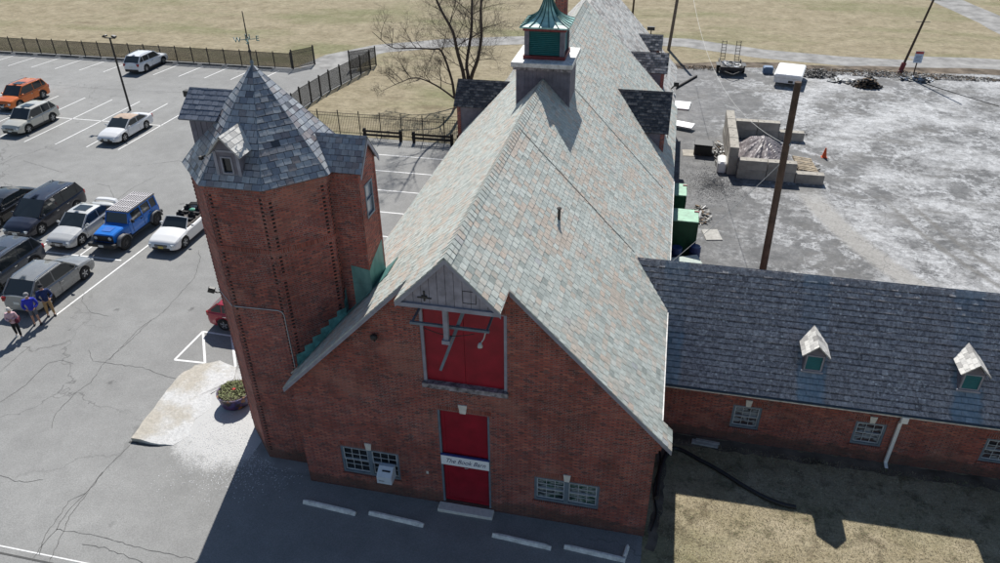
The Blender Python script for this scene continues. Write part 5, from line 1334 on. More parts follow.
def car(name, label, cat, loc, rz, body, L_=4.7, W=1.82, H_=1.65, wr=0.34, wb=2.7, top=None, cabin=None, style='suv', rim=None, lower=None, roof_extra=None, group=None, roofmat=None, plate='plate', face='plain'):
    """x forward. top: keys (x, z) of bonnet / belt / deck line; cabin: (cowl x, roof front x, roof rear x, tail x)"""
    root = thing(name, label, cat, loc, rz, group)
    hL, hW = L_ / 2, W / 2
    rim = rim or M['rim']
    xf, xr = wb / 2 + 0.02, -wb / 2 + 0.02
    sill = 0.24 if style != 'sedan' else 0.19
    ra = wr + 0.055
    def zbot(x):
        z = sill
        for xw in (xf, xr):
            if abs(x - xw) < ra: z = max(z, wr + math.sqrt(ra * ra - (x - xw) ** 2) * 0.96)
        d = hL - abs(x)
        if d < 0.35: z = max(z, sill + (0.35 - d) * 0.25)
        return z
    def plan(x):
        d = (hL - abs(x)) / 0.75
        return 1.0 if d >= 1 else (0.80 if x > 0 else 0.85) + (0.20 if x > 0 else 0.15) * math.sqrt(max(0, 1 - (1 - d) ** 2))
    def ztop(x): return lerp_keys(top, x)
    xs = sorted(set([round(-hL + L_ * i / 46, 4) for i in range(47)] + [round(xw + ra * math.cos(a), 4) for xw in (xf, xr) for a in (0, .35, .7, 1.1, 1.57, 2.04, 2.44, 2.79, PI)]))
    rows = []
    for x in xs:
        w = hW * plan(x); zb = zbot(x); zt = ztop(x); sh = zt - 0.10; crown = 0.035
        zm = zb + (sh - zb) * 0.35
        e = 0.03 if abs(x) > hL - 0.05 else 0
        half = [(w * 0.95 - e, zb), (w * 0.99 - e, zm), (w - e, zb + (sh - zb) * 0.62), (w * 0.975 - e, sh), (w * 0.90 - e, zt - 0.025), (w * 0.70, zt + 0.004), (w * 0.36, zt + crown * 0.8), (0, zt + crown)]
        rows.append([(x, y, z) for y, z in half] + [(x, -y, z) for y, z in half[-2::-1]])
    mb = MB(); mb.grid(rows); mb.face(rows[0]); mb.face(rows[-1][::-1])
    bo = mb.build('body', body, root, angle=32)
    u = MB(); u.box(-hL + 0.12, hL - 0.12, -hW * 0.70, hW * 0.70, sill - 0.04, sill + 0.30)
    for xw in (xf, xr): u.box(xw - ra, xw + ra, -hW * 0.93, hW * 0.93, wr + 0.05, wr + ra - 0.01)
    u.build('underbody', M['plastic'], root)
    if lower:
        q = MB()
        for s in (1, -1):
            for a, b_ in ((xr + ra + 0.01, xf - ra - 0.01),): q.box(a, b_, s * hW * 0.985 - 0.02, s * hW * 0.985 + 0.02, sill - 0.03, sill + 0.13)
            for xw in (xf, xr):
                q.tube([(xw + (ra + 0.01) * math.cos(a), s * hW * 0.985, wr + (ra + 0.01) * 0.97 * math.sin(a)) for a in [PI * i / 12 for i in range(13)]], 0.032, 6)
        q.box(hL - 0.14, hL + 0.015, -hW * 0.72, hW * 0.72, sill, sill + 0.2); q.box(-hL - 0.015, -hL + 0.14, -hW * 0.78, hW * 0.78, sill, sill + 0.24)
        q.build('cladding', lower, root)
    # cabin
    if cabin:
        c0, c1, c2, c3 = cabin; zr_ = H_; wbase = hW * 0.93; wroof = hW * (0.80 if style == 'sedan' else 0.845)
        zc = ztop(c0) + 0.015; zq = ztop(c3) + 0.015
        nrm_roof = [(c1, zr_ - 0.045), (c1 - 0.25 * (c1 - c2) , zr_ - 0.004), ((c1 + c2) / 2, zr_), (c2 + 0.2 * (c1 - c2), zr_ - 0.015), (c2, zr_ - 0.06)]
        def wat(x, z):   # half width of the cabin skin
            zb_ = ztop(x) - 0.02; t = (z - zb_) / max(0.01, (zr_ - zb_)); return wbase + (wroof - wbase) * min(1, max(0, t)) ** 1.15
        # roof panel
        q = MB(); rr = []
        for x, z in nrm_roof:
            w = wroof + 0.004; rr.append([(x, w * k, z + 0.012 - 0.045 * abs(k) ** 3) for k in (1, 0.93, 0.7, 0.35, 0, -0.35, -0.7, -0.93, -1)])
        q.grid(rr)
        rr2 = [[(x, wroof * k, z - 0.05) for k in (1, -1)] for x, z in nrm_roof]
        for i in range(len(rr) - 1):
            for k, kk in ((0, 0), (-1, 1)): q.face([rr[i][k], rr[i + 1][k], rr2[i + 1][kk], rr2[i][kk]])
        q.face([rr[0][0], rr[0][4], rr[0][-1], rr2[0][1], rr2[0][0]]); q.face([rr[-1][0], rr[-1][4], rr[-1][-1], rr2[-1][1], rr2[-1][0]])
        ro = q.build('roof', roofmat or body, root, angle=40)
        # glass
        def pane(nm, P, lab=None):
            g = MB(); g.face(P); n_ = (Vector(P[1]) - Vector(P[0])).cross(Vector(P[2]) - Vector(P[0])).normalized(); g.face([Vector(p) - n_ * 0.02 for p in P][::-1]); return g.build(nm, M['carglass'], root)
        zt_ = zr_ - 0.055
        pane('windshield', [(c0, wbase * 0.94, zc), (c0 + 0.04, 0, zc + 0.01), (c0, -wbase * 0.94, zc), (c1, -wroof * 0.95, zt_ + 0.015), (c1 + .02, 0, zt_ + 0.03), (c1, wroof * 0.95, zt_ + 0.015)][::1])
        pane('rear_window', [(c3, wbase * 0.88, zq + 0.04), (c3, -wbase * 0.88, zq + 0.04), (c2, -wroof * 0.92, zt_), (c2, wroof * 0.92, zt_)])
        side = [(c0 - 0.10, ztop(c0 - .1) + 0.01), (c1 - 0.06, zt_), (c2 + 0.08, zt_), (c3 + 0.10, ztop(c3 + .1) + 0.03)]
        n = 3 if style in ('suv', 'van') else 2
        # pillar positions along x on the belt line
        def top_z(x):
            if x > c1: t = (x - c1) / (c0 - c1); return zt_ + (zc - zt_) * t
            if x < c2: t = (c2 - x) / (c2 - c3); return zt_ + (zq - zt_) * t
            return zt_
        cuts = [c0 - 0.12, c1 - 0.42 * (c1 - c2) - 0.12, c2 + (0.18 if n == 3 else 0.0), c3 + 0.16] if n == 3 else [c0 - 0.12, (c1 + c2) / 2 - 0.08, c3 + 0.22]
        for s in (1, -1):
            for a, b_ in zip(cuts[:-1], cuts[1:]):
                a1, b1 = a - 0.035, b_ + 0.035
                pts = []
                xs_ = [a1 + (b1 - a1) * i / 6 for i in range(7)]
                lowp = [(x, s * (wat(x, ztop(x)) + 0.003), ztop(x) + 0.012) for x in xs_]
                upp = [(x, s * (wat(x, top_z(x) - 0.05) + 0.003), max(ztop(x) + 0.02, top_z(x) - 0.045)) for x in xs_]
                g = MB(); g.grid([lowp, upp] if s > 0 else [upp, lowp]); g.build('side_window', M['carglass'], root)
            # pillars / cabin side skin in body colour behind glass
            xs_ = [c0 + (c3 - c0) * i / 24 for i in range(25)]
            g = MB(); g.grid([[(x, s * (wat(x, ztop(x)) - 0.006), ztop(x) - 0.03) for x in xs_], [(x, s * (wat(x, top_z(x)) - 0.006), max(top_z(x), ztop(x) - 0.02)) for x in xs_]])
            g.build('pillar_panel', body, root)
        # a-pillars and d-pillars as tubes
        for s in (1, -1):
            g = MB(); g.tube([(c0 + 0.02, s * wbase * 0.955, zc - 0.01), ((c0 + c1) / 2, s * (wbase + wroof) / 2 * 0.965, (zc + zt_) / 2 + 0.02), (c1, s * wroof * 0.975, zt_ + 0.02)], 0.032, 6); g.build('pillar', body, root)
            g = MB(); g.tube([(c2, s * wroof * 0.95, zt_ + 0.01), (c3, s * wbase * 0.93, zq)], 0.045, 6); g.build('pillar', body, root)
        if roof_extra in ('rails', 'rails_sunroof'):
            for s in (1, -1):
                g = MB(); g.tube([(c1 - 0.15, s * wroof * 0.88, zr_ - 0.01), (c1 - 0.3, s * wroof * 0.88, zr_ + 0.04), (c2 + 0.2, s * wroof * 0.88, zr_ + 0.03), (c2 + 0.05, s * wroof * 0.88, zr_ - 0.04)], 0.018, 6); g.build('roof_rail', M['chrome'], root)
        if roof_extra in ('sunroof', 'rails_sunroof'):
            g = MB(); g.box(c1 - 0.95, c1 - 0.28, -0.42, 0.42, zr_ + 0.0, zr_ + 0.022); g.build('sunroof', M['carglass'], root)
        if roof_extra == 'crossbars':
            for x in (c1 - 0.5, c2 + 0.6): g = MB(); g.tube([(x, -wroof * 0.9, zr_ + 0.05), (x, wroof * 0.9, zr_ + 0.05)], 0.02, 6); g.build('crossbar', M['plastic'], root)
    # wheels
    wd_ = 0.22
    for xw in (xf, xr):
        for s in (1, -1):
            yw = s * (hW - wd_ / 2 - 0.015)
            q = MB(); q.lathe([(wr * 0.62, -wd_ / 2 + .01), (wr * 0.93, -wd_ / 2), (wr, -wd_ / 2 + 0.03), (wr, wd_ / 2 - 0.03), (wr * 0.93, wd_ / 2), (wr * 0.62, wd_ / 2 - .01)], 24, (xw, yw, wr), 'y')
            wh = q.build('wheel', M['tyre'], root, angle=40)
            q = MB(); yo = yw + s * (wd_ / 2 - 0.045)
            q.lathe([(wr * 0.64, s * 0.03), (wr * 0.60, 0.0), (wr * 0.16, -s * 0.012), (wr * 0.12, s * 0.025), (0.0, s * 0.03)], 20, (xw, yo, wr), 'y')
            q.build('rim', M['rim_dark'], wh)
            q = MB()
            for k in range(5):
                a = k * 2 * PI / 5 + 0.3; T = Matrix.Translation((xw, yo + s * 0.012, wr)) @ Matrix.Rotation(-a, 4, 'Y'); q.box(0.03, wr * 0.62, -0.014, 0.014, -0.028, 0.028, M=T)
            q.lathe([(wr * 0.66, s * 0.02 - 0.012), (wr * 0.66, s * 0.02 + 0.012), (wr * 0.60, s * 0.02 + 0.012), (wr * 0.60, s * 0.02 - 0.012)], 20, (xw, yo, wr), 'y')
            q.build('spokes', rim, wh)
    # lamps, grille, plate, bumper lines, mirrors, handles, shut lines
    zf = ztop(hL - 0.12); zk = ztop(-hL + 0.1)
    for s in (1, -1):
        q = MB(); T = Matrix.Translation((hL - 0.13, s * hW * 0.68, zf - 0.12)) @ Matrix.Rotation(R(-s * 28), 4, 'Z'); q.bbox(-0.16, 0.10, -0.16, 0.16, -0.06, 0.07, 0.025, M=T); q.build('headlight', M['lampglass'], root)
        q = MB(); T = Matrix.Translation((-hL + 0.10, s * hW * 0.78, zk - 0.16)) @ Matrix.Rotation(R(s * 25), 4, 'Z'); q.bbox(-0.10, 0.10, -0.10, 0.12, -0.10, 0.13 if style != 'sedan' else 0.06, 0.02, M=T); q.build('taillight', M['tail'], root)
        if cabin:
            q = MB(); mx = cabin[0] - 0.22; q.ball((mx, s * (hW + 0.10), ztop(mx) + 0.10), 0.07, 0.11, 0.075, 10, 6); q.box(mx - 0.02, mx + 0.03, min(s * (hW - 0.06), s * (hW + 0.06)), max(s * (hW - 0.06), s * (hW + 0.06)), ztop(mx) + 0.01, ztop(mx) + 0.06); q.build('mirror', body, root)
            q = MB(); 
            ys = s * (hW + 0.004)
            for hx in ((cabin[0] + cabin[1]) / 2 - 0.95, (cabin[0] + cabin[1]) / 2 - 1.85) if style != 'coupe' else ((cabin[0] + cabin[1]) / 2 - 1.05,): 
                q.box(hx - 0.09, hx + 0.09, ys - 0.02, ys + 0.02, ztop(hx) - 0.19, ztop(hx) - 0.155)
            q.build('door_handle', M['chrome'] if style != 'coupe' else body, root)
            q = MB(); 
            for dx in (cabin[0] - 0.12, (cabin[0] + cabin[1]) / 2 - 1.1, (cabin[0] + cabin[1]) / 2 - 1.95)[: (2 if style == 'coupe' else 3)]:
                q.box(dx - 0.006, dx + 0.006, s * hW * 0.985 - 0.012, s * hW * 0.985 + 0.013, sill + 0.12, ztop(dx) - 0.10)
            q.build('door_gap', M['plastic'], root)
    q = MB(); q.bbox(hL - 0.10, hL + 0.004, -hW * 0.42, hW * 0.42, zf - 0.22, zf - 0.08, 0.02); q.bbox(hL - 0.10, hL + 0.006, -hW * 0.60, hW * 0.60, sill + 0.06, sill + 0.20, 0.02); q.build('grille', M['plastic'], root)
    if face == 'vee':
        q = MB(); q.tube([(hL + 0.005, -0.28, zf - 0.08), (hL + 0.02, -0.10, zf - 0.24), (hL + 0.02, 0.10, zf - 0.24), (hL + 0.005, 0.28, zf - 0.08)], 0.025, 6); q.build('grille_trim', M['chrome'], root)
    else:
        q = MB(); q.box(hL - 0.02, hL + 0.012, -hW * 0.40, hW * 0.40, zf - 0.155, zf - 0.135); q.build('grille_trim', M['chrome'], root)
    q = MB(); q.box(hL - 0.02, hL + 0.02, -0.16, 0.16, sill + 0.14, sill + 0.28); q.build('number_plate', M[plate], root)
    q = MB(); q.box(-hL - 0.015, -hL + 0.05, -0.17, 0.17, zk - 0.36, zk - 0.22); q.build('number_plate', M['plate'], root)
    return root

SUVTOP = lambda hL: [(-hL, 0.78), (-hL + 0.04, 1.0), (-hL + 0.25, 1.08), (-0.2, 1.02), (hL - 1.35, 1.0), (hL - 0.75, 0.95), (hL - 0.2, 0.84), (hL, 0.60)]
SEDTOP = lambda hL: [(-hL, 0.62), (-hL + 0.05, 0.90), (-hL + 0.25, 0.98), (-hL + 0.9, 0.97), (0, 0.91), (hL - 1.35, 0.90), (hL - 0.6, 0.80), (hL - 0.15, 0.66), (hL, 0.48)]
VANTOP = lambda hL: [(-hL, 0.80), (-hL + 0.04, 1.05), (-hL + 0.2, 1.10), (0, 1.02), (hL - 1.1, 1.0), (hL - 0.6, 0.92), (hL - 0.15, 0.76), (hL, 0.52)]
G_ = 'vehicles parked in the lot'
DN = -PI / 2; UP = PI / 2
car('parked_car', 'orange compact SUV with sunroof nosed toward the camera in the middle rows', 'car', (-53.95, 52.35, 0), DN, paint('orange_paint', (0.66, 0.15, 0.014)), 4.7, 1.84, 1.70, 0.36, 2.71, SUVTOP(2.35), (1.15, 0.45, -1.75, -2.18), 'suv', None, M['plastic'], 'rails_sunroof', G_, face='vee')
car('parked_car', 'champagne beige compact SUV with sunroof beside the orange one', 'car', (-48.95, 47.5, 0), DN, paint('beige_paint', (0.52, 0.50, 0.44)), 4.55, 1.82, 1.68, 0.35, 2.62, SUVTOP(2.27), (1.1, 0.45, -1.55, -2.12), 'suv', None, M['plastic'], 'sunroof', G_)
car('parked_car', 'white two-door soft-top car with tan cloth roof under the lamp post', 'car', (-40.35, 47.45, 0), DN, paint('white_paint_a', (0.74, 0.74, 0.74), 0.0), 4.85, 1.81, 1.40, 0.335, 2.70, SEDTOP(2.42), (1.0, 0.25, -0.95, -1.75), 'coupe', None, None, None, G_, roofmat=plain('tan_soft_top', (0.42, 0.32, 0.25), 0.9))
car('parked_car', 'white station wagon with roof rails parked nose-in at the long fence', 'car', (-49.75, 63.9, 0), UP, paint('white_paint_b', (0.72, 0.73, 0.74), 0.0), 4.82, 1.84, 1.62, 0.35, 2.75, SUVTOP(2.41), (1.05, 0.35, -1.7, -2.25), 'suv', None, M['plastic'], 'rails', G_)
car('parked_car', 'black sedan cut by the picture edge, on the far side of the dark minivan', 'car', (-39.1, 33.55, 0), DN, paint('black_paint_a', (0.012, 0.013, 0.018)), 4.8, 1.83, 1.45, 0.34, 2.8, SEDTOP(2.4), (1.05, 0.3, -1.1, -1.95), 'sedan', None, None, None, G_)
car('parked_van', 'dark navy minivan with silver window trim and roof rails', 'van', (-35.95, 33.55, 0), DN, paint('navy_paint', (0.014, 0.016, 0.030)), 5.15, 1.98, 1.76, 0.36, 3.08, VANTOP(2.57), (1.45, 0.55, -2.05, -2.45), 'van', None, None, 'rails', G_)
sd = car('parked_car', 'silver sedan with sunroof and tall rear spoiler, between the minivan and the blue four-wheel drive', 'car', (-32.65, 32.75, 0), DN, paint('silver_paint', (0.58, 0.58, 0.56), 0.2), 4.66, 1.77, 1.45, 0.33, 2.7, SEDTOP(2.33), (1.0, 0.3, -0.95, -1.72), 'sedan', None, None, 'sunroof', G_)
q = MB()
rows = []
for i in range(11):
    t = -1 + 2 * i / 10; y = t * 0.80; dz = -0.16 * max(0, abs(t) - 0.8) * 5; xx = -2.20 + 0.12 * (1 - t * t) * -1
    rows.append([(xx + 0.16, y, 1.07 + dz), (xx + 0.10, y, 1.115 + dz), (xx - 0.14, y, 1.12 + dz), (xx - 0.16, y, 1.08 + dz)])
q.grid(rows, close_u=True); q.face(rows[0]); q.face(rows[-1][::-1])
q.build('spoiler', paint('white_spoiler', (0.72, 0.72, 0.71), 0.0), sd)
car('parked_car', 'dark blue-grey SUV with chrome roof rails in front of the minivan row', 'car', (-33.45, 27.15, 0), DN, paint('slate_paint', (0.06, 0.07, 0.09)), 4.8, 1.88, 1.73, 0.36, 2.8, SUVTOP(2.4), (1.15, 0.4, -1.8, -2.25), 'suv', None, M['plastic'], 'rails_sunroof', G_)
car('parked_car', 'metallic grey crossover showing its tailgate beside the three people', 'car', (-29.95, 26.75, 0), UP, paint('grey_metal_paint', (0.26, 0.265, 0.26), 0.25, 0.28), 4.68, 1.84, 1.68, 0.36, 2.7, SUVTOP(2.34), (1.1, 0.35, -1.55, -2.15), 'suv', None, None, 'rails', G_)
car('parked_car', 'dark red hatchback half hidden behind the brick tower', 'car', (-18.0, 26.15, 0), 0, paint('dark_red_paint', (0.32, 0.010, 0.03)), 4.3, 1.76, 1.50, 0.32, 2.6, [(-2.15, 0.7), (-2.10, 0.98), (-1.9, 1.02), (0, 0.96), (0.9, 0.93), (1.5, 0.84), (2.0, 0.70), (2.15, 0.5)], (1.1, 0.35, -1.45, -2.0), 'suv', None, None, None, G_)

# ---- white convertible, roof down
wc = car('parked_convertible', 'white convertible sports car with its top folded down and black interior', 'car', (-26.60, 33.65, 0), DN, paint('white_paint_c', (0.76, 0.76, 0.75), 0.0), 4.78, 1.88, 1.0, 0.345, 2.72, [(-2.39, 0.62), (-2.34, 0.90), (-2.1, 0.97), (-1.3, 0.96), (0.0, 0.92), (0.95, 0.92), (1.7, 0.84), (2.25, 0.70), (2.39, 0.46)], None, 'coupe', None, None, None, G_, plate='plate_y')
q = MB(); q.bbox(-1.55, 0.68, -0.76, 0.76, 0.90, 0.985, 0.03); q.build('cockpit', M['interior'], wc)
q = MB(); q.face([(0.90, -0.78, 0.94), (0.90, 0.78, 0.94), (0.40, 0.66, 1.36), (0.40, -0.66, 1.36)]); q.face([(0.88, 0.78, 0.94), (0.88, -0.78, 0.94), (0.38, -0.66, 1.36), (0.38, 0.66, 1.36)]); q.build('windshield', M['carglass'], wc)
q = MB(); q.tube([(0.90, -0.79, 0.93), (0.39, -0.68, 1.37), (0.36, 0, 1.40), (0.39, 0.68, 1.37), (0.90, 0.79, 0.93)], 0.03, 8); q.build('windshield_frame', wc.children[0].data.materials[0], wc)
for x in (-0.35, -1.15):
    for y in (-0.38, 0.38):
        q = MB(); T = Matrix.Translation((x, y, 0.95)) @ Matrix.Rotation(R(-14), 4, 'Y'); q.bbox(-0.09, 0.05, -0.25, 0.25, -0.1, 0.28, 0.05, M=T); q.bbox(-0.07, 0.02, -0.11, 0.11, 0.29, 0.42, 0.03, M=T); q.box(0.02, 0.45, -0.24, 0.24, -0.12, 0.06, M=T); q.build('seat', M['cloth_black'], wc)
q = MB()
for k in range(4): q.tube([(-1.62 - 0.05 * k, -0.72 + 0.02 * k, 0.98), (-1.66 - 0.07 * k, -0.55, 1.10 + 0.012 * k), (-1.70 - 0.07 * k, 0, 1.13 + 0.01 * k), (-1.66 - 0.07 * k, 0.55, 1.10 + 0.012 * k), (-1.62 - 0.05 * k, 0.72 - 0.02 * k, 0.98)], 0.055, 7)
q.tube([(-1.45, -0.70, 0.98), (-1.35, -0.5, 1.18), (-1.33, 0.5, 1.18), (-1.45, 0.70, 0.98)], 0.025, 6)
q.build('folded_top', M['cloth_black'], wc)
q = MB(); q.ball((-1.15, -0.05, 1.06), 0.16, 0.22, 0.09, 9, 5); q.build('bag', plain('green_bag', (0.10, 0.35, 0.24), 0.8), wc)
for s in (1, -1):
    q = MB(); q.ball((0.55, s * 1.0, 1.02), 0.07, 0.11, 0.07, 10, 6); q.build('mirror', M['white_paint'], wc)

# ---- blue boxy four-wheel drive
def jeep():
    root = thing('parked_offroader', 'bright blue boxy four-wheel drive with pale gridded roof and black bumper', 'car', (-29.85, 32.95, 0), DN, G_)
    B = paint('bright_blue_paint', (0.008, 0.17, 0.62), 0.1, 0.3); hW = 0.80; wr = 0.41; xf, xr = 1.52, -1.48
    q = MB()
    # tub, bonnet
    q.bbox(-2.05, 0.75, -hW, hW, 0.50, 1.16, 0.03); 
    rows = []
    for x, w, z in ((0.75, 0.76, 1.17), (1.2, 0.73, 1.165), (1.7, 0.68, 1.13), (2.0, 0.65, 1.08), (2.06, 0.64, 1.0)):
        rows.append([(x, w, 0.62), (x, w, z - 0.06), (x, w - 0.06, z), (x, 0.2, z + 0.025), (x, -0.2, z + 0.025), (x, -w + 0.06, z), (x, -w, z - 0.06), (x, -w, 0.62)])
    q.grid(rows); q.face(rows[-1][::-1]); q.build('body', B, root, angle=35)
    # upper body with windows
    q = MB(); c0, c1, c2 = 0.66, 0.40, -1.98; zt = 1.76; wt = 0.70
    for s in (1, -1):
        for x0, x1 in ((0.36, 0.44), (-0.58, -0.48), (-1.40, -1.30), (-2.0, -1.9)): 
            q.prism([(x0, s * hW, 1.15), (x1, s * hW, 1.15), (x1, s * wt, zt), (x0, s * wt, zt)], (0, 0, 0), (0, -s * 0.04, 0))
        q.prism([(0.44, s * hW, 1.15), (0.74, s * hW, 1.15), (0.50, s * wt, zt), (0.40, s * wt, zt)], (0, 0, 0), (0, -s * 0.04, 0))
        q.prism([(-2.0, s * (wt + 0.012), 1.69), (0.45, s * (wt + 0.012), 1.69), (0.43, s * wt, zt), (-2.0, s * wt, zt)], (0, 0, 0), (0, -s * 0.04, 0))
    q.build('pillars', B, root)
    for s in (1, -1):
        g = MB(); g.prism([(0.62, s * (hW - 0.03), 1.16), (0.45, s * (wt - 0.03), zt - 0.02), (-1.96, s * (wt - 0.03), zt - 0.02), (-1.96, s * (hW - 0.03), 1.16)], (0, 0, 0), (0, -s * 0.02, 0)); g.build('side_window', M['carglass'], root)
    g = MB(); g.prism([(0.74, -0.70, 1.18), (0.74, 0.70, 1.18), (0.50, 0.64, 1.74), (0.50, -0.64, 1.74)], (0, 0, 0), (-0.02, 0, 0)); g.build('windshield', M['carglass'], root)
    g = MB(); g.box(-2.02, -2.0, -0.66, 0.66, 1.2, 1.7); g.build('rear_window', M['carglass'], root)
    g = MB(); g.tube([(0.755, -0.74, 1.17), (0.51, -0.68, 1.76), (0.51, 0.68, 1.76), (0.755, 0.74, 1.17)], 0.035, 6); g.build('windshield_frame', B, root)
    g = MB(); g.bbox(-2.06, 0.52, -0.735, 0.735, 1.76, 1.82, 0.02); ro = g.build('roof', plain('dark_soft_roof', (0.05, 0.05, 0.055), 0.7), root)
    g = MB()
    for i in range(9): y = -0.62 + 1.24 * i / 8; g.box(-2.0, 0.46, y - 0.03, y + 0.03, 1.822, 1.836)
    for i in range(3): x = -1.55 + 1.5 * i / 2; g.box(x - 0.03, x + 0.03, -0.68, 0.68, 1.838, 1.85)
    g.build('roof_slats', plain('pale_roof_slats', (0.58, 0.55, 0.56), 0.6), ro)
    # flares
    for xw in (xf, xr):
        for s in (1, -1):
            g = MB(); rows = []
            for a in [R(8 + 164 * i / 10) for i in range(11)]:
                rr = 0.52; zc = wr + min(rr * math.sin(a) * 1.05, 0.50); xc = xw + rr * 1.06 * math.cos(a)
                rows.append([(xc, s * 0.74, zc), (xc, s * 0.95, zc - 0.02), (xc, s * 0.97, zc - 0.08), (xw + (xc - xw) * 0.9, s * 0.95, zc - 0.09), (xw + (xc - xw) * 0.9, s * 0.74, zc - 0.07)])
            g.grid(rows, close_u=True); g.build('fender_flare', plain('grey_flare', (0.12, 0.12, 0.125), 0.5) if (xw == xf and s == 1) else bpy.data.materials['grey_flare'], root, angle=40)
            w_ = MB(); yw = s * 0.80; w_.lathe([(0.25, -0.14), (0.37, -0.14), (wr, -0.11), (wr, 0.11), (0.37, 0.14), (0.25, 0.14)], 26, (xw, yw, wr), 'y')
            for k in range(26):
                T = Matrix.Translation((xw, yw, wr)) @ Matrix.Rotation(k * 2 * PI / 26, 4, 'Y'); w_.box(wr - 0.01, wr + 0.012, -0.12, 0.12, -0.022, 0.022, M=T)
            wh = w_.build('wheel', M['tyre'], root)
            w_ = MB(); yo = yw + s * 0.10; w_.lathe([(0.25, s * 0.035), (0.235, 0.0), (0.06, -s * 0.02), (0.05, s * 0.03), (0, s * 0.03)], 20, (xw, yo, wr), 'y')
            for k in range(7):
                T = Matrix.Translation((xw, yo + s * 0.01, wr)) @ Matrix.Rotation(k * 2 * PI / 7, 4, 'Y'); w_.box(0.03, 0.24, -0.012, 0.012, -0.02, 0.02, M=T)
            w_.build('rim', M['rim_dark'], wh)
    g = MB(); g.bbox(2.18, 2.42, -0.86, 0.86, 0.48, 0.68, 0.03); g.box(1.9, 2.2, -0.5, 0.5, 0.45, 0.62); g.bbox(-2.30, -2.10, -0.80, 0.80, 0.48, 0.66, 0.03); g.build('bumper', M['plastic'], root)
    g = MB(); g.bbox(2.04, 2.10, -0.62, 0.62, 0.68, 1.04, 0.02); gr = g.build('grille', M['plastic'], root)
    g = MB()
    for k in range(7): y = -0.27 + 0.09 * k; g.box(2.095, 2.108, y - 0.026, y + 0.026, 0.76, 1.0)
    g.build('grille_slots', M['plastic'], gr)
    for s in (1, -1):
        g = MB(); g.lathe([(0.10, 0.0), (0.10, 0.03), (0.0, 0.045)], 18, (2.095, s * 0.45, 0.90), 'x'); g.build('headlight', M['lampglass'], root)
        g = MB(); g.box(-2.09, -2.04, s * 0.70 - 0.07, s * 0.70 + 0.07, 0.80, 1.05); g.build('taillight', M['tail'], root)
        g = MB(); g.bbox(0.50, 0.62, min(s * 0.84, s * 1.02), max(s * 0.84, s * 1.02), 1.22, 1.40, 0.02); g.build('mirror', M['plastic'], root)
        g = MB()
        for hx in (-0.35, -1.2): g.box(hx - 0.08, hx + 0.08, s * 0.80 - 0.02, s * 0.80 + 0.025, 1.0, 1.04)
        for dx in (0.5, -0.53, -1.38): g.box(dx - 0.008, dx + 0.008, s * 0.80 - 0.01, s * 0.80 + 0.008, 0.55, 1.14)
        g.build('door_handle', M['plastic'], root)
        g = MB(); g.tube([(-1.0, s * 0.84, 0.44), (1.0, s * 0.84, 0.44)], 0.045, 8); g.build('side_step', M['plastic'], root)
    g = MB(); g.lathe([(0.0, -0.12), (0.37, -0.12), (wr, -0.09), (wr, 0.09), (0.37, 0.12), (0.0, 0.12)], 26, (-2.26, 0, 1.02), 'x'); g.build('spare_wheel', M['tyre'], root)
    g = MB(); g.box(2.42, 2.43, -0.16, 0.16, 0.50, 0.64); g.build('number_plate', M['plate'], root)
    g = MB(); g.box(-1.95, 2.0, -0.6, 0.6, 0.36, 0.56); g.build('underbody', M['plastic'], root)
    g = MB(); g.face([(1.25, -0.3, 1.196), (1.75, -0.28, 1.168), (1.75, 0.28, 1.168), (1.25, 0.3, 1.196)]); g.build('bonnet_decal', plain('dark_blue_decal', (0.006, 0.12, 0.48), 0.5), root)
jeep()
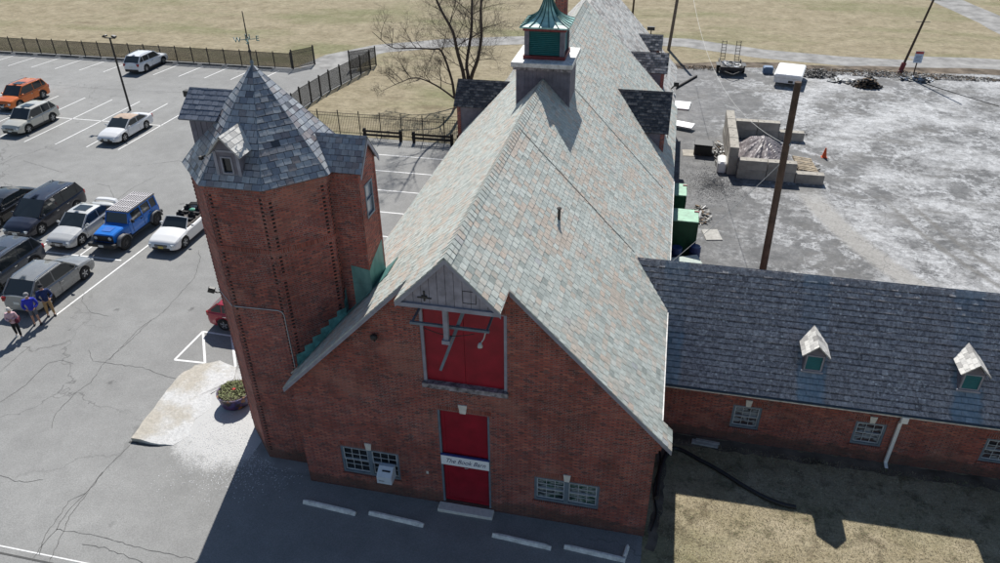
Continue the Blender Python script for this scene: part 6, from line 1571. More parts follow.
# ================================================================ people
def skinned(name, joints, edges, mat, parent, sub=2):
    me = bpy.data.meshes.new(name); me.from_pydata([j[0] for j in joints], edges, []); o = bpy.data.objects.new(name, me); COL.objects.link(o); o.parent = parent
    me.materials.append(mat)
    md = o.modifiers.new('skin', 'SKIN'); md.use_smooth_shade = True
    for i, j in enumerate(joints):
        r = j[1]; me.skin_vertices[0].data[i].radius = (r, r) if not hasattr(r, '__len__') else r
    me.skin_vertices[0].data[0].use_root = True
    s = o.modifiers.new('sub', 'SUBSURF'); s.levels = sub; s.render_levels = sub
    return o
M['skin'] = plain('skin', (0.46, 0.25, 0.17), 0.55, 0, 0.06)
def person(label, loc, rz, h, top, trousers, hair, skin=None, shorts=False, hat=None, arms='fold', stance=0.13, female=False, shoes=None, step=0.0, group=None):
    """faces +x"""
    root = thing('person', label, 'person', loc, rz, group)
    k = h / 1.78; sh = 0.19 if female else 0.215
    V = lambda x, y, z: (x * k, y * k, z * k)
    elb = {}; wri = {}
    for s in (1, -1):
        if arms == 'fold': elb[s] = (0.02, s * (sh + 0.08), 1.14); wri[s] = (0.24, s * 0.05, 1.16 + 0.03 * s)
        elif arms == 'one_up': elb[s] = (0.04, s * (sh + 0.10), 1.14); wri[s] = (0.27, s * 0.16, 1.12) if s < 0 else (0.26, s * 0.22, 1.33)
        else: elb[s] = (0.03, s * (sh + 0.10), 1.13); wri[s] = (0.27, s * 0.17, 1.05)
    foot = {1: (step, stance, 0.08), -1: (-step, -stance, 0.08)}
    J = [(V(0, 0, 0.98), (0.115 * k, 0.085 * k)), (V(0, 0, 1.16), (0.105 * k, 0.075 * k)), (V(0.01, 0, 1.34), (0.12 * k, 0.08 * k)), (V(0, 0, 1.46), (0.07 * k, 0.058 * k)), (V(0.01, 0, 1.53), 0.052 * k), (V(0.025, 0, 1.63), (0.078 * k, 0.092 * k)), (V(0.02, 0, 1.72), (0.070 * k, 0.085 * k))]
    E_ = [(0, 1), (1, 2), (2, 3), (3, 4), (4, 5), (5, 6)]
    for s in (1, -1):
        b = len(J)
        J += [(V(0, s * sh * 0.88, 1.42), 0.046 * k), (V(*elb[s]), 0.034 * k), (V(*wri[s]), 0.026 * k)]
        d = (Vector(wri[s]) - Vector(elb[s])).normalized(); palm = Vector(wri[s]) + d * 0.06
        J.append((V(*palm), (0.034 * k, 0.020 * k))); E_ += [(3, b), (b, b + 1), (b + 1, b + 2), (b + 2, b + 3)]
        side = d.cross(Vector((0, 0, 1))).normalized()
        for i in range(4):
            q = palm + side * (0.024 - 0.016 * i) + d * 0.03; q2 = q + d * (0.030 + 0.004 * (1 if i in (1, 2) else 0)) - Vector((0, 0, 0.012)); J += [(V(*q), 0.009 * k), (V(*q2), 0.008 * k)]; n_ = len(J); E_ += [(b + 3, n_ - 2), (n_ - 2, n_ - 1)]
        q = Vector(wri[s]) + d * 0.035 + side * 0.035; J.append((V(*q), 0.010 * k)); q2 = q + d * 0.03 + side * 0.008; J.append((V(*q2), 0.009 * k)); n_ = len(J); E_ += [(b + 2, n_ - 2), (n_ - 2, n_ - 1)]
        b = len(J); fx, fy, fz = foot[s]
        J += [(V(0, s * 0.09, 0.90), 0.088 * k), (V(fx * 0.5 + 0.02, s * 0.10 * 0.5 + fy * 0.5, 0.50), 0.058 * k), (V(fx, fy, 0.10), 0.040 * k), (V(fx + 0.14, fy + s * 0.015, 0.04), (0.042 * k, 0.030 * k))]
        E_ += [(0, b), (b, b + 1), (b + 1, b + 2), (b + 2, b + 3)]
    body = skinned('body', J, E_, skin or M['skin'], root)
    # clothes: slightly larger shells
    T = [(V(0, 0, 0.84), (0.19 * k, 0.155 * k)), (V(0, 0, 1.0), (0.185 * k, 0.15 * k)), (V(0, 0, 1.18), (0.18 * k, 0.142 * k)), (V(0.01, 0, 1.34), (0.20 * k, 0.148 * k)), (V(0, 0, 1.49), (0.125 * k, 0.105 * k))]
    E2 = [(0, 1), (1, 2), (2, 3), (3, 4)]
    for s in (1, -1):
        b = len(T); e = Vector(elb[s]); w_ = Vector(wri[s]); 
        T += [(V(0, s * sh * 0.98, 1.42), 0.092 * k), (V(*elb[s]), 0.070 * k), (V(*(e.lerp(w_, 0.92))), 0.052 * k)]; E2 += [(3, b), (b, b + 1), (b + 1, b + 2)]
    skinned('jacket', T, E2, top, root)
    T = [(V(0, 0, 0.99), (0.142 * k, 0.115 * k)), (V(0, 0, 0.92), (0.13 * k, 0.11 * k))]; E2 = [(0, 1)]
    for s in (1, -1):
        b = len(T); fx, fy, fz = foot[s]
        T += [(V(0, s * 0.092, 0.86), 0.100 * k), (V(fx * 0.5 + 0.02, s * 0.05 + fy * 0.5, 0.52), 0.078 * k)]; E2 += [(1, b), (b, b + 1)]
        if not shorts: T.append((V(fx, fy, 0.12), 0.055 * k)); E2.append((b + 1, b + 2))
    skinned('shorts' if shorts else 'trousers', T, E2, trousers, root)
    for s in (1, -1):
        fx, fy, fz = foot[s]; q = MB(); q.ball(V(fx + 0.05, fy + s * 0.006, 0.045), 0.15 * k, 0.055 * k, 0.055 * k, 12, 6); q.build('shoe', shoes or M['plastic'], root, angle=60)
    q = MB(); q.ball(V(0.0, 0, 1.685), 0.108 * k, 0.097 * k, 0.118 * k, 14, 9); 
    if female: q.ball(V(-0.04, 0, 1.60), 0.09 * k, 0.098 * k, 0.13 * k, 12, 7)
    q.build('hair', hair, root, angle=80)
    q = MB(); q.ball(V(0.112, 0, 1.625), 0.018 * k, 0.014 * k, 0.022 * k, 8, 5)
    for s in (1, -1): q.ball(V(0.01, s * 0.088, 1.635), 0.018 * k, 0.010 * k, 0.030 * k, 8, 5)
    q.build('nose_and_ears', skin or M['skin'], root, angle=80)
    q = MB()
    for s in (1, -1): q.ball(V(0.102, s * 0.034, 1.655), 0.010 * k, 0.014 * k, 0.008 * k, 8, 5)
    q.ball(V(0.105, 0, 1.585), 0.007 * k, 0.024 * k, 0.006 * k, 8, 5)
    q.build('eyes_and_mouth', plain('dark_brown_eye', (0.06, 0.02, 0.015), 0.4) if 'dark_brown_eye' not in bpy.data.materials else bpy.data.materials['dark_brown_eye'], root)
    if hat:
        q = MB(); q.lathe([(0.116 * k, 0.0), (0.112 * k, 0.06 * k), (0.08 * k, 0.11 * k), (0, 0.125 * k)], 18, V(0.0, 0, 1.695)); q.prism([V(0.06, 0.085, 1.70), V(0.20, 0.06, 1.69), V(0.22, 0, 1.69), V(0.20, -0.06, 1.69), V(0.06, -0.085, 1.70)], (0, 0, 0), (0, 0, 0.012)); q.build('cap', hat, root, angle=50)
    return root
cl = lambda n, c: plain(n, c, 0.9, 0, 0.2, 9.0)
P1 = person('woman with short white hair in pale pink top and dark trousers, arms folded', (-28.75, 22.9, -0.012), R(-62), 1.66, cl('pale_pink_knit', (0.55, 0.36, 0.40)), cl('black_leggings', (0.012, 0.012, 0.014)), cl('white_hair', (0.66, 0.62, 0.58)), arms='fold', female=True, shoes=cl('white_shoe', (0.6, 0.6, 0.6)), step=0.12, group='people standing by the grey crossover')
q = MB(); q.bbox(-0.14, 0.20, 0.14, 0.30, 0.88, 1.10, 0.03); q.build('handbag', cl('maroon_cloth', (0.10, 0.012, 0.03)), P1)
P2 = person('person in bright blue jacket, shorts and grey cap standing in the middle of the three', (-28.62, 23.95, -0.012), R(-50), 1.80, cl('royal_blue_jacket', (0.025, 0.04, 0.42)), cl('grey_shorts', (0.11, 0.12, 0.145)), cl('grey_hair', (0.25, 0.23, 0.21)), shorts=True, hat=cl('grey_cap', (0.22, 0.22, 0.23)), arms='low', shoes=cl('black_trainer', (0.02, 0.02, 0.022)), step=0.05, group='people standing by the grey crossover')
P3 = person('person in navy jacket, khaki trousers and dark cap beside the crossover rear wheel', (-28.50, 24.75, -0.012), R(-35), 1.80, cl('navy_jacket', (0.012, 0.03, 0.11)), cl('khaki_trousers', (0.34, 0.22, 0.10)), cl('dark_hair', (0.03, 0.02, 0.016)), hat=cl('navy_cap', (0.015, 0.015, 0.02)), arms='low', step=0.07, group='people standing by the grey crossover')

# ================================================================ bare tree
M['bark'] = plain('dark_bark', (0.075, 0.060, 0.052), 0.95, 0, 0.35, 3.0, bmp=0.4)
def bare_tree():
    rs = random.Random(21); root = thing('bare_tree', 'large leafless tree with several spreading stems behind the barn dormer', 'tree', (-16.2, 59.0, 0))
    O = Vector((-16.2, 59.0, 0))
    stems = [([(-16.3, 59, 0), (-16.14, 59, 2.3), (-16.57, 58.8, 4.5), (-16.83, 58.5, 6.24), (-17.75, 58.2, 8.2), (-18.6, 58, 11), (-18.9, 57.6, 14.5), (-19.3, 57.4, 18)], 0.25),
             ([(-16.1, 59, 0), (-15.8, 59, 2.32), (-15.93, 59.2, 3.48), (-15.51, 59.5, 6.14), (-15.51, 60, 8.5), (-15.2, 60.4, 12), (-15.3, 60.6, 16), (-15.0, 60.5, 20)], 0.24),
             ([(-15.9, 59, 0), (-15.54, 59, 2.33), (-14.9, 58.8, 3.94), (-14.48, 58.6, 5.87), (-14.34, 58.2, 8.56), (-13.6, 57.8, 12), (-13.0, 57.6, 15.5), (-12.9, 57.2, 18.5)], 0.26),
             ([(-16.5, 58.9, 0), (-16.95, 58.8, 0.72), (-17.1, 58.6, 2.25), (-17.71, 58.2, 4.61), (-18.43, 57.8, 4.9), (-20.0, 57.4, 5.0), (-21.5, 57.0, 5.1), (-22.97, 56.8, 6.3)], 0.19),
             ([(-16.99, 58.8, 0.6), (-18.43, 58.4, 1.75), (-20.06, 58.2, 2.35), (-21.5, 58, 1.9), (-22.73, 57.8, 1.35)], 0.12)]
    wood = MB(); br = MB(); tw = MB()
    cnt = [0]
    def grow(mb_, p, d, ln, r, lev):
        cnt[0] += 1
        n = 4; pts = [p]; q = p.copy(); dd = d.copy()
        for i in range(n):
            dd = (dd + Vector((rs.uniform(-1, 1), rs.uniform(-1, 1), rs.uniform(-0.5, 0.9))) * 0.20).normalized(); q = q + dd * ln / n; pts.append(q.copy())
        mb = br if lev < 2 else tw
        r = min(r, {1: 0.036, 2: 0.015, 3: 0.008, 4: 0.005}[lev])
        mb.tube([x - O for x in pts], [r * (1 - 0.72 * i / n) for i in range(n + 1)], 5 if lev < 2 else 3, cap=False)
        if lev >= 4: return
        kids = {0: 6, 1: 7, 2: 6, 3: 5}[lev]
        for i in range(kids):
            t = rs.uniform(0.25, 1.0); a = min(n - 1, int(t * n)); base = pts[a].lerp(pts[a + 1], t * n - a)
            ax = (pts[a + 1] - pts[a]).normalized(); pr = Vector((rs.uniform(-1, 1), rs.uniform(-1, 1), rs.uniform(-0.6, 1))).normalized(); pr = (pr - ax * pr.dot(ax)).normalized()
            nd = (ax * rs.uniform(0.5, 0.9) + pr * rs.uniform(0.6, 1.0)).normalized()
            grow(mb_, base, nd, ln * rs.uniform(0.42, 0.68), r * (1 - 0.7 * t) * 0.62 + 0.002, lev + 1)
    for pts, r in stems:
        P = [Vector(p) for p in pts]; n = len(P)
        # smooth subdivision
        Q = []
        for i in range(n - 1):
            for k in range(4):
                t = k / 4; p0 = P[max(0, i - 1)]; p1_, p2_ = P[i], P[i + 1]; p3_ = P[min(n - 1, i + 2)]
                Q.append(0.5 * ((2 * p1_) + (p2_ - p0) * t + (2 * p0 - 5 * p1_ + 4 * p2_ - p3_) * t * t + (3 * p1_ - p0 - 3 * p2_ + p3_) * t ** 3))
        Q.append(P[-1]); m = len(Q)
        wood.tube([x - O for x in Q], [0.72 * r * (1 - 0.86 * i / (m - 1)) for i in range(m)], 9)
        nb = 15 if r > 0.2 else 10
        for i in range(nb):
            t = 0.2 + 0.8 * (i + rs.random()) / nb; a = min(m - 2, int(t * (m - 1))); ax = (Q[a + 1] - Q[a]).normalized()
            pr = Vector((rs.uniform(-1, 1), rs.uniform(-1, 1), rs.uniform(-0.3, 0.6))).normalized(); pr = (pr - ax * pr.dot(ax)).normalized()
            L0 = (4.6 * (1 - 0.45 * t)) if r > 0.2 else 2.6 * (1 - 0.3 * t)
            grow(None, Q[a], (ax * 0.55 + pr).normalized(), L0 * rs.uniform(0.7, 1.1), r * (1 - 0.8 * t) * 0.5 + 0.012, 1)
    wood.build('trunk', M['bark'], root, angle=60); b = br.build('branches', M['bark'], root); t = tw.build('twigs', M['bark'], b)
bare_tree()

# ================================================================ tub of flowers, drop box, drain pipe, plank
pt = thing('planter', 'round patterned tub of straggly plants with one red flower by the tower foot', 'planter', (-16.15, 20.75, 0.04))
def pat_mat():
    m, nt, b = newmat('painted_tub'); p = objco(nt); v = N(nt, 'ShaderNodeTexVoronoi', Scale=6.5); L(nt, p, v.inputs['Vector']); sp = nt.nodes.new('ShaderNodeSeparateColor'); L(nt, v.outputs['Color'], sp.inputs[0])
    L(nt, ramp(nt, sp.outputs[0], [(0.0, (0.03, 0.02, 0.07)), (0.3, (0.07, 0.03, 0.09)), (0.5, (0.03, 0.02, 0.02)), (0.7, (0.20, 0.08, 0.03)), (0.85, (0.05, 0.04, 0.14)), (1.0, (0.18, 0.13, 0.07))], 'CONSTANT'), b.inputs['Base Color']); return m
q = MB(); q.lathe([(0.60, 0), (0.66, 0.26), (0.68, 0.50), (0.72, 0.51), (0.72, 0.57), (0.66, 0.57), (0.64, 0.50)], 28); q.build('tub', pat_mat(), pt, angle=40)
q = MB(); q.lathe([(0.64, 0.51), (0.0, 0.54)], 20); q.build('soil', M['dirt'], pt)
q = MB(); rs = random.Random(5)
for i in range(700):
    a = rs.uniform(0, 6.28); r = 0.63 * math.sqrt(rs.random()); x, y = r * math.cos(a), r * math.sin(a); h = rs.uniform(0.05, 0.18) if i % 6 else rs.uniform(0.2, 0.5)
    d = Vector((rs.uniform(-.5, .5), rs.uniform(-.5, .5), 1)).normalized(); w = Vector((-d.y, d.x, 0.1)).normalized() * 0.012; B = Vector((x, y, 0.55)); q.face([B - w, B + w, B + d * h + w * 0.3])
    if i % 2: c = B + d * h * 0.8; s = rs.uniform(0.02, 0.045); q.face([c + Vector((s, 0, 0)), c + Vector((0, s, rs.uniform(-.03, .03))), c + Vector((-s, 0, 0.01)), c + Vector((0, -s, 0))])
q.build('foliage', plain('mixed_stalks', (0.20, 0.22, 0.10), 0.9, 0, 0.7, 14.0), pt)
q = MB()
for i in range(5): q.ball((0.02 + 0.035 * math.cos(i * 1.256), 0.0 + 0.035 * math.sin(i * 1.256), 0.66), 0.04, 0.04, 0.03, 8, 5)
q.build('flower', plain('red_petals', (0.7, 0.02, 0.02), 0.6), pt)

db = thing('drop_box', 'pale metal letter drop box with dark slot fixed under the window', 'drop box', (-8.02, 17.0, 0.9))
q = MB(); P = [(0, -0.18, 0.17), (0, 0.29, 0.17), (0, 0.29, 0.70), (0, 0.14, 0.72), (0, -0.18, 0.50)]
q.prism([(-0.27, p[1], p[2]) for p in P], (0, 0, 0), (0.54, 0, 0)); q.build('body', plain('pale_blue_enamel', (0.60, 0.66, 0.72), 0.4, 0, 0.08), db)
q = MB(); nvec = Vector((0, -0.22, 0.32)).normalized(); c = Vector((0.04, 0.0, 0.624)); t_ = Vector((0, 0.32, 0.22)).normalized()
pp = [c + Vector((-0.15, 0, 0)) - t_ * 0.03, c + Vector((0.15, 0, 0)) - t_ * 0.03, c + Vector((0.15, 0, 0)) + t_ * 0.03, c + Vector((-0.15, 0, 0)) + t_ * 0.03]; q.prism(pp, tuple(nvec * 0.001), tuple(nvec * 0.012)); q.build('slot', M['black'], db)
q = MB(); q.box(-0.2, 0.0, -0.184, -0.180, 0.28, 0.33); q.build('label_plate', M['steel'], db)

def tubething(name, label, cat, pts, r, mat, n=12, rings=False):
    o0 = Vector(pts[0]); P = [Vector(p) - o0 for p in pts]; Q = []
    m = len(P)
    for i in range(m - 1):
        for k in range(8):
            t = k / 8; a, b, c, d = P[max(0, i - 1)], P[i], P[i + 1], P[min(m - 1, i + 2)]; Q.append(0.5 * ((2 * b) + (c - a) * t + (2 * a - 5 * b + 4 * c - d) * t * t + (3 * b - a - 3 * c + d) * t ** 3))
    Q.append(P[-1]); mb = MB(); R_ = r
    if rings:
        D = []
        tot = sum((Q[i + 1] - Q[i]).length for i in range(len(Q) - 1)); N_ = int(tot / 0.03); 
        S = []; acc = 0
        for i in range(N_ + 1):
            s = tot * i / N_; a = 0; j = 0
            while j < len(Q) - 2 and a + (Q[j + 1] - Q[j]).length < s: a += (Q[j + 1] - Q[j]).length; j += 1
            S.append(Q[j].lerp(Q[j + 1], min(1, (s - a) / (Q[j + 1] - Q[j]).length)))
        Q = S; R_ = [r * (1.0 if i % 2 else 0.88) for i in range(len(Q))]
    mb.tube(Q, R_, n); o = mb.build(name, mat, angle=70); o.location = o0; return tag(o, label, cat)
tubething('drain_pipe', 'black corrugated drain pipe snaking from the barn corner across the lawn', 'pipe', [(1.35, 18.3, 0.9), (1.5, 20.4, 0.25), (1.95, 21.7, 0.06), (3.0, 21.25, 0.06), (3.7, 20.85, 0.06), (4.5, 20.3, 0.06), (5.2, 19.9, 0.06), (5.8, 19.7, 0.06), (6.25, 19.66, 0.06)], 0.082, M['plastic'], 12, True)
tubething('soaker_hose', 'black hose lying along the gable corner edge', 'hose', [(1.28, 17.6, 0.02), (1.45, 18.4, 0.02), (1.3, 19.5, 0.02), (1.5, 20.8, 0.02), (1.35, 22.0, 0.02)], 0.03, M['cable'], 8)
q = MB(); q.bbox(-0.5, 0.5, -0.12, 0.12, 0.0, 0.07, 0.01); q.bbox(-0.35, 0.55, 0.02, 0.16, 0.07, 0.10, 0.01); o = q.build('old_plank', M['concrete']); o.location = (3.15, 22.25, -0.008); o.rotation_euler = (0, 0, R(-4)); tag(o, 'short weathered splash board lying against the wing wall', 'board')

# dirt bed strip along the walls and dry grass tufts on the lawn
mb = MB(); rs = random.Random(8); ribbon(mb, wobble([(1.6, 22.35), (8, 22.3), (16, 22.35), (25, 22.3)], 0.3, 0.08, rs), 0.6, -0.005); ribbon(mb, wobble([(1.25, 16.8), (1.45, 18.5), (1.5, 20.5), (1.55, 22.4)], 0.25, 0.07, rs), 0.32, -0.0045); tag(mb.build('soil', M['dirt']), kind='structure')
mb = MB(); rs = random.Random(77)
for i in range(52000):
    x = rs.uniform(1.3, 15.5); y = rs.uniform(12.5, 22.3)
    if x < 1.6 + 0.15 * math.sin(y * 3): continue
    h = rs.uniform(0.02, 0.075); a = rs.uniform(0, 6.28); d = Vector((math.cos(a) * 1.0, math.sin(a) * 1.0, 0.55)).normalized(); w = Vector((-math.sin(a), math.cos(a), 0)) * rs.uniform(0.005, 0.014); B = Vector((x, y, -0.008))
    mb.face([B - w, B + w, B + d * h * 1.4], (rs.random(), rs.random()))
def blade_mat():
    m, nt, b = newmat('dry_grass_blades'); s = nt.nodes.new('ShaderNodeSeparateXYZ'); L(nt, uvco(nt, 'rnd'), s.inputs[0])
    pp = geo_pos(nt); c = ramp(nt, s.outputs[0], [(0, (0.15, 0.115, 0.065)), (0.5, (0.33, 0.275, 0.17)), (0.85, (0.46, 0.40, 0.28)), (1, (0.20, 0.20, 0.10))])
    c = mix(nt, ramp(nt, noise(nt, pp, 0.55, 5, 0.65), [(0.48, 0.0), (0.62, 0.75)]), c, (0.17, 0.185, 0.085))
    c = mix(nt, 1.0, c, ramp(nt, noise(nt, pp, 1.6, 6, 0.7), [(0.32, 0.55), (0.68, 1.3)]), 'MULTIPLY'); L(nt, c, b.inputs['Base Color']); b.inputs['Roughness'].default_value = 0.9; return m
tag(mb.build('grass', blade_mat()), kind='stuff')

# ================================================================ the yard behind the wing
M['block'] = plain('cast_concrete_block', (0.36, 0.335, 0.29), 0.92, 0, 0.25, 1.6, bmp=0.5)
def block(x, y, z, L_, rz, label, group='cast concrete blocks of the open bay'):
    mb = MB(); rs = random.Random(int(x * 31 + y * 7 + z * 3)); h = 0.652; w = 0.6
    mb.bbox(-L_ / 2 + 0.006, L_ / 2 - 0.006, -w / 2, w / 2, 0, h - 0.006, 0.02)
    mb.box(-L_ * 0.25 - 0.05, -L_ * 0.25 + 0.05, -0.05, 0.05, h - 0.005, h + 0.012); mb.box(L_ * 0.25 - 0.05, L_ * 0.25 + 0.05, -0.05, 0.05, h - 0.005, h + 0.012)
    o = mb.build('concrete_block', M['block']); o.location = (x, y, z - 0.02); o.rotation_euler = (0, 0, rz + rs.uniform(-0.012, 0.012)); tag(o, label, 'concrete block', group)
ords = ['first', 'second', 'third', 'fourth']; lays = ['bottom', 'middle', 'top']
for k in range(3):
    for i in range(4): block(5.25 + rnd.uniform(-.02, .02), 49.65 + 1.88 * i, 0.652 * k, 1.86, R(90), '%s concrete block from the camera in the %s layer of the tall side wall' % (ords[i], lays[k]))
for k in range(2):
    for i in range(2):
        block(6.50 + 1.86 * i, 48.50, 0.652 * k, 1.84, 0, '%s layer concrete block of the wall facing the wing, %s' % (['bottom', 'upper'][k], ['beside the tall side wall', 'behind the tall pole'][i]))
        block(6.55 + 1.60 * i, 56.1, 0.652 * k, 1.58, 0, '%s layer concrete block of the wall behind the tarp, %s' % (['bottom', 'upper'][k], ['beside the tall side wall', 'away from the side wall'][i]))
block(10.20, 48.45, 0, 1.82, 0, 'single low concrete block ending the wall that faces the wing'); block(9.85, 56.1, 0, 1.82, 0, 'single low concrete block ending the wall behind the tarp')
# tarp-covered heap
mb = MB(); rs = random.Random(3); n = 40; rows = []
for i in range(n + 1):
    row = []
    for j in range(n + 1):
        x = 5.75 + 3.6 * i / n; y = 49.0 + 6.2 * j / n; u, v = (x - 7.45) / 1.9, (y - 52.3) / 3.4; d = math.hypot(u, v); a = math.atan2(v, u)
        h = 1.55 * max(0, 1 - d) ** 0.85 + 0.09 * math.sin(a * 9 + d * 3) * min(1, d * 2) + 0.05 * math.sin(a * 23 + 1) * min(1, d) + rs.uniform(-0.02, 0.02)
        row.append((x - 7.5, y - 52.1, max(0.03, h)))
    rows.append(row)
mb.grid(rows); o = mb.build('tarpaulin', plain('mauve_grey_tarp', (0.19, 0.165, 0.17), 0.5, 0, 0.45, 1.2)); o.location = (7.5, 52.1, 0); tag(o, 'crumpled mauve grey tarpaulin peaked over the heap inside the block bay', 'tarpaulin')
for p in o.data.polygons: p.use_smooth = False
# pallets and boards at the bay mouth
o = MB()
for i in range(9): o.box(-0.65, 0.65, -1.1 + i * 0.26, -0.93 + i * 0.26, 0.10 + 0.01 * (i % 3), 0.13 + 0.01 * (i % 3))
for x in (-0.6, 0, 0.6): o.box(x - 0.04, x + 0.04, -1.15, 1.2, 0.0, 0.10)
pl = o.build('wooden_pallet', plain('grey_pallet_wood', (0.33, 0.27, 0.19), 0.9, 0, 0.4, 3.0)); pl.location = (10.2, 50.6, 0.25); pl.rotation_euler = (0, R(8), R(5)); tag(pl, 'weathered pallet lying behind the low end block of the bay', 'pallet')
def scraps(name, label, cat, cx, cy, rx, ry, n, mats, ht, seed, kind=None, big=1.0):
    rs = random.Random(seed); mb = MB()
    for i in range(n):
        a = rs.uniform(0, 6.28); r = math.sqrt(rs.random()); x, y = rx * r * math.cos(a), ry * r * math.sin(a); z = ht * max(0, 1 - r) * rs.random()
        l, w, h = rs.uniform(0.1, 0.9) * big, rs.uniform(0.03, 0.25) * big, rs.uniform(0.01, 0.08) * big; T = Matrix.Translation((x, y, z + 0.03)) @ Matrix.Rotation(rs.uniform(0, 6.28), 4, 'Z') @ Matrix.Rotation(rs.uniform(-0.4, 0.4), 4, 'Y') @ Matrix.Rotation(rs.uniform(-0.3, 0.3), 4, 'X')
        mb.cur = rs.randrange(len(mats)); mb.box(-l / 2, l / 2, -w / 2, w / 2, -h / 2, h / 2, M=T)
    o = mb.build(name, mats); o.location = (cx, cy, 0); return tag(o, label, cat, None, kind)
DEB = [M['rotwood'], plain('scrap_wood', (0.20, 0.14, 0.09), 0.9, 0, 0.5), plain('scrap_white', (0.6, 0.6, 0.58), 0.7), M['concrete'], M['iron']]
scraps('debris', None, None, 4.55, 52.0, 0.35, 2.6, 110, DEB, 0.5, 31, 'stuff', 0.6)
scraps('debris', None, None, 3.6, 51.8, 0.7, 0.25, 22, DEB[:2], 0.05, 32, 'stuff', 0.5)
scraps('debris', None, None, 10.4, 50.4, 0.9, 1.3, 60, DEB, 0.3, 33, 'stuff', 0.6)
scraps('debris', None, None, 3.2, 42.2, 0.5, 1.3, 60, DEB, 0.35, 34, 'stuff', 0.6)
scraps('debris', None, None, 9.0, 57.6, 2.6, 0.5, 40, DEB, 0.1, 41, 'stuff', 0.5)
bp = scraps('brush_pile', 'burnt dark wreckage heap on the pale stained asphalt near the dirt edge', 'pile', 17.9, 70.6, 1.15, 0.7, 260, [M['rotwood'], M['rotwood'], M['iron'], DEB[1]], 1.1, 35)
scraps('scrap_pile', 'scatter of broken white panels beside the burnt heap', 'pile', 16.2, 71.6, 1.5, 0.6, 60, [DEB[2], DEB[2], DEB[0], DEB[3]], 0.35, 36)
GREYR = plain('grey_rubble', (0.17, 0.165, 0.16), 0.95, 0, 0.5, 3.0)
scraps('rubble', None, None, 20.5, 74.6, 10.5, 0.9, 1500, [GREYR, DEB[0], M['dirt'], DEB[1], M['dirt'], M['dirt'], M['concrete']], 0.45, 37, 'stuff', 0.42)
scraps('rubble', None, None, 13.9, 73.4, 1.9, 1.2, 520, [GREYR, M['rotwood'], M['iron']], 0.6, 38, 'stuff', 0.5)
scraps('rubble', None, None, 4.2, 73.6, 3.5, 0.7, 260, [GREYR, DEB[0], M['dirt'], DEB[1]], 0.2, 42, 'stuff', 0.4)
scraps('scrap_pile', 'grey crumpled sheet and rubble round the foot of the blue sign', 'pile', 22.6, 73.3, 1.3, 0.5, 70, [DEB[3], plain('pale_blue_sheet', (0.35, 0.40, 0.46), 0.6), DEB[0]], 0.5, 39)
# gravel patch
mb = MB(); rs = random.Random(15)
for i in range(3600):
    r = abs(rs.gauss(0, 0.75)); a = rs.uniform(0, 6.28); x = 4.1 + 1.5 * r * math.cos(a); y = 46.9 + 2.1 * r * math.sin(a); s = rs.uniform(0.02, 0.05); z = -0.018
    P = [(x + s * math.cos(a + k * 2.09), y + s * math.sin(a + k * 2.09), z) for k in range(3)]; T = (x, y, z + s * 0.5)
    for k in range(3): mb.face([P[k], P[(k + 1) % 3], T], (rs.random(), 0.5))
tag(mb.build('gravel', plain('dark_gravel', (0.15, 0.148, 0.145), 0.95, 0, 0.5, 18)), kind='stuff')

# green bins
M['bin_green'] = plain('dark_green_bin_paint', (0.010, 0.085, 0.040), 0.5, 0, 0.25, 2.0); M['bin_lid'] = plain('pale_green_lid', (0.20, 0.40, 0.27), 0.55, 0, 0.3, 3.0)
def gbin(x, y, w, d, h, lb):
    t = thing('green_bin', lb, 'bin', (x, y, -0.02), 0, 'green bins between the barn and the yard')
    q = MB(); q.bbox(-w / 2, w / 2, -d / 2, d / 2, 0.08, h, 0.03)
    for s in (-1, 1): q.box(s * w / 2 - 0.03, s * w / 2 + 0.03, -d / 2 - 0.02, -d / 2 + 0.04, 0.1, h - 0.05)
    for s in (-0.15, 0.2): q.box(w * s - 0.02, w * s + 0.02, -d / 2 - 0.012, -d / 2, 0.2, h - 0.15)
    q.build('body', M['bin_green'], t)
    q = MB(); q.bbox(-w / 2 - 0.03, w / 2 + 0.03, -d / 2 - 0.03, d / 2 + 0.03, h + 0.002, h + 0.06, 0.02); q.build('lid', M['bin_lid'], t)
    q = MB(); q.box(w / 2 - 0.2, w / 2 + 0.06, d / 2 - 0.3, d / 2 - 0.15, h + 0.06, h + 0.10); q.build('hinge', M['red_trim'], t)
gbin(1.50, 41.1, 1.15, 1.6, 2.05, 'tall dark green bin with pale lid, the farther and narrower of the two'); gbin(1.98, 37.6, 1.48, 1.45, 2.15, 'tall dark green bin with pale lid, the closer and wider of the two')
def boxthing(name, label, cat, loc, rz, dims, mat, c=0.02, tilt=0, group=None):
    mb = MB(); mb.bbox(-dims[0] / 2, dims[0] / 2, -dims[1] / 2, dims[1] / 2, 0, dims[2], c); o = mb.build(name, mat); o.location = loc; o.rotation_euler = (R(tilt), 0, R(rz)); return tag(o, label, cat, group)
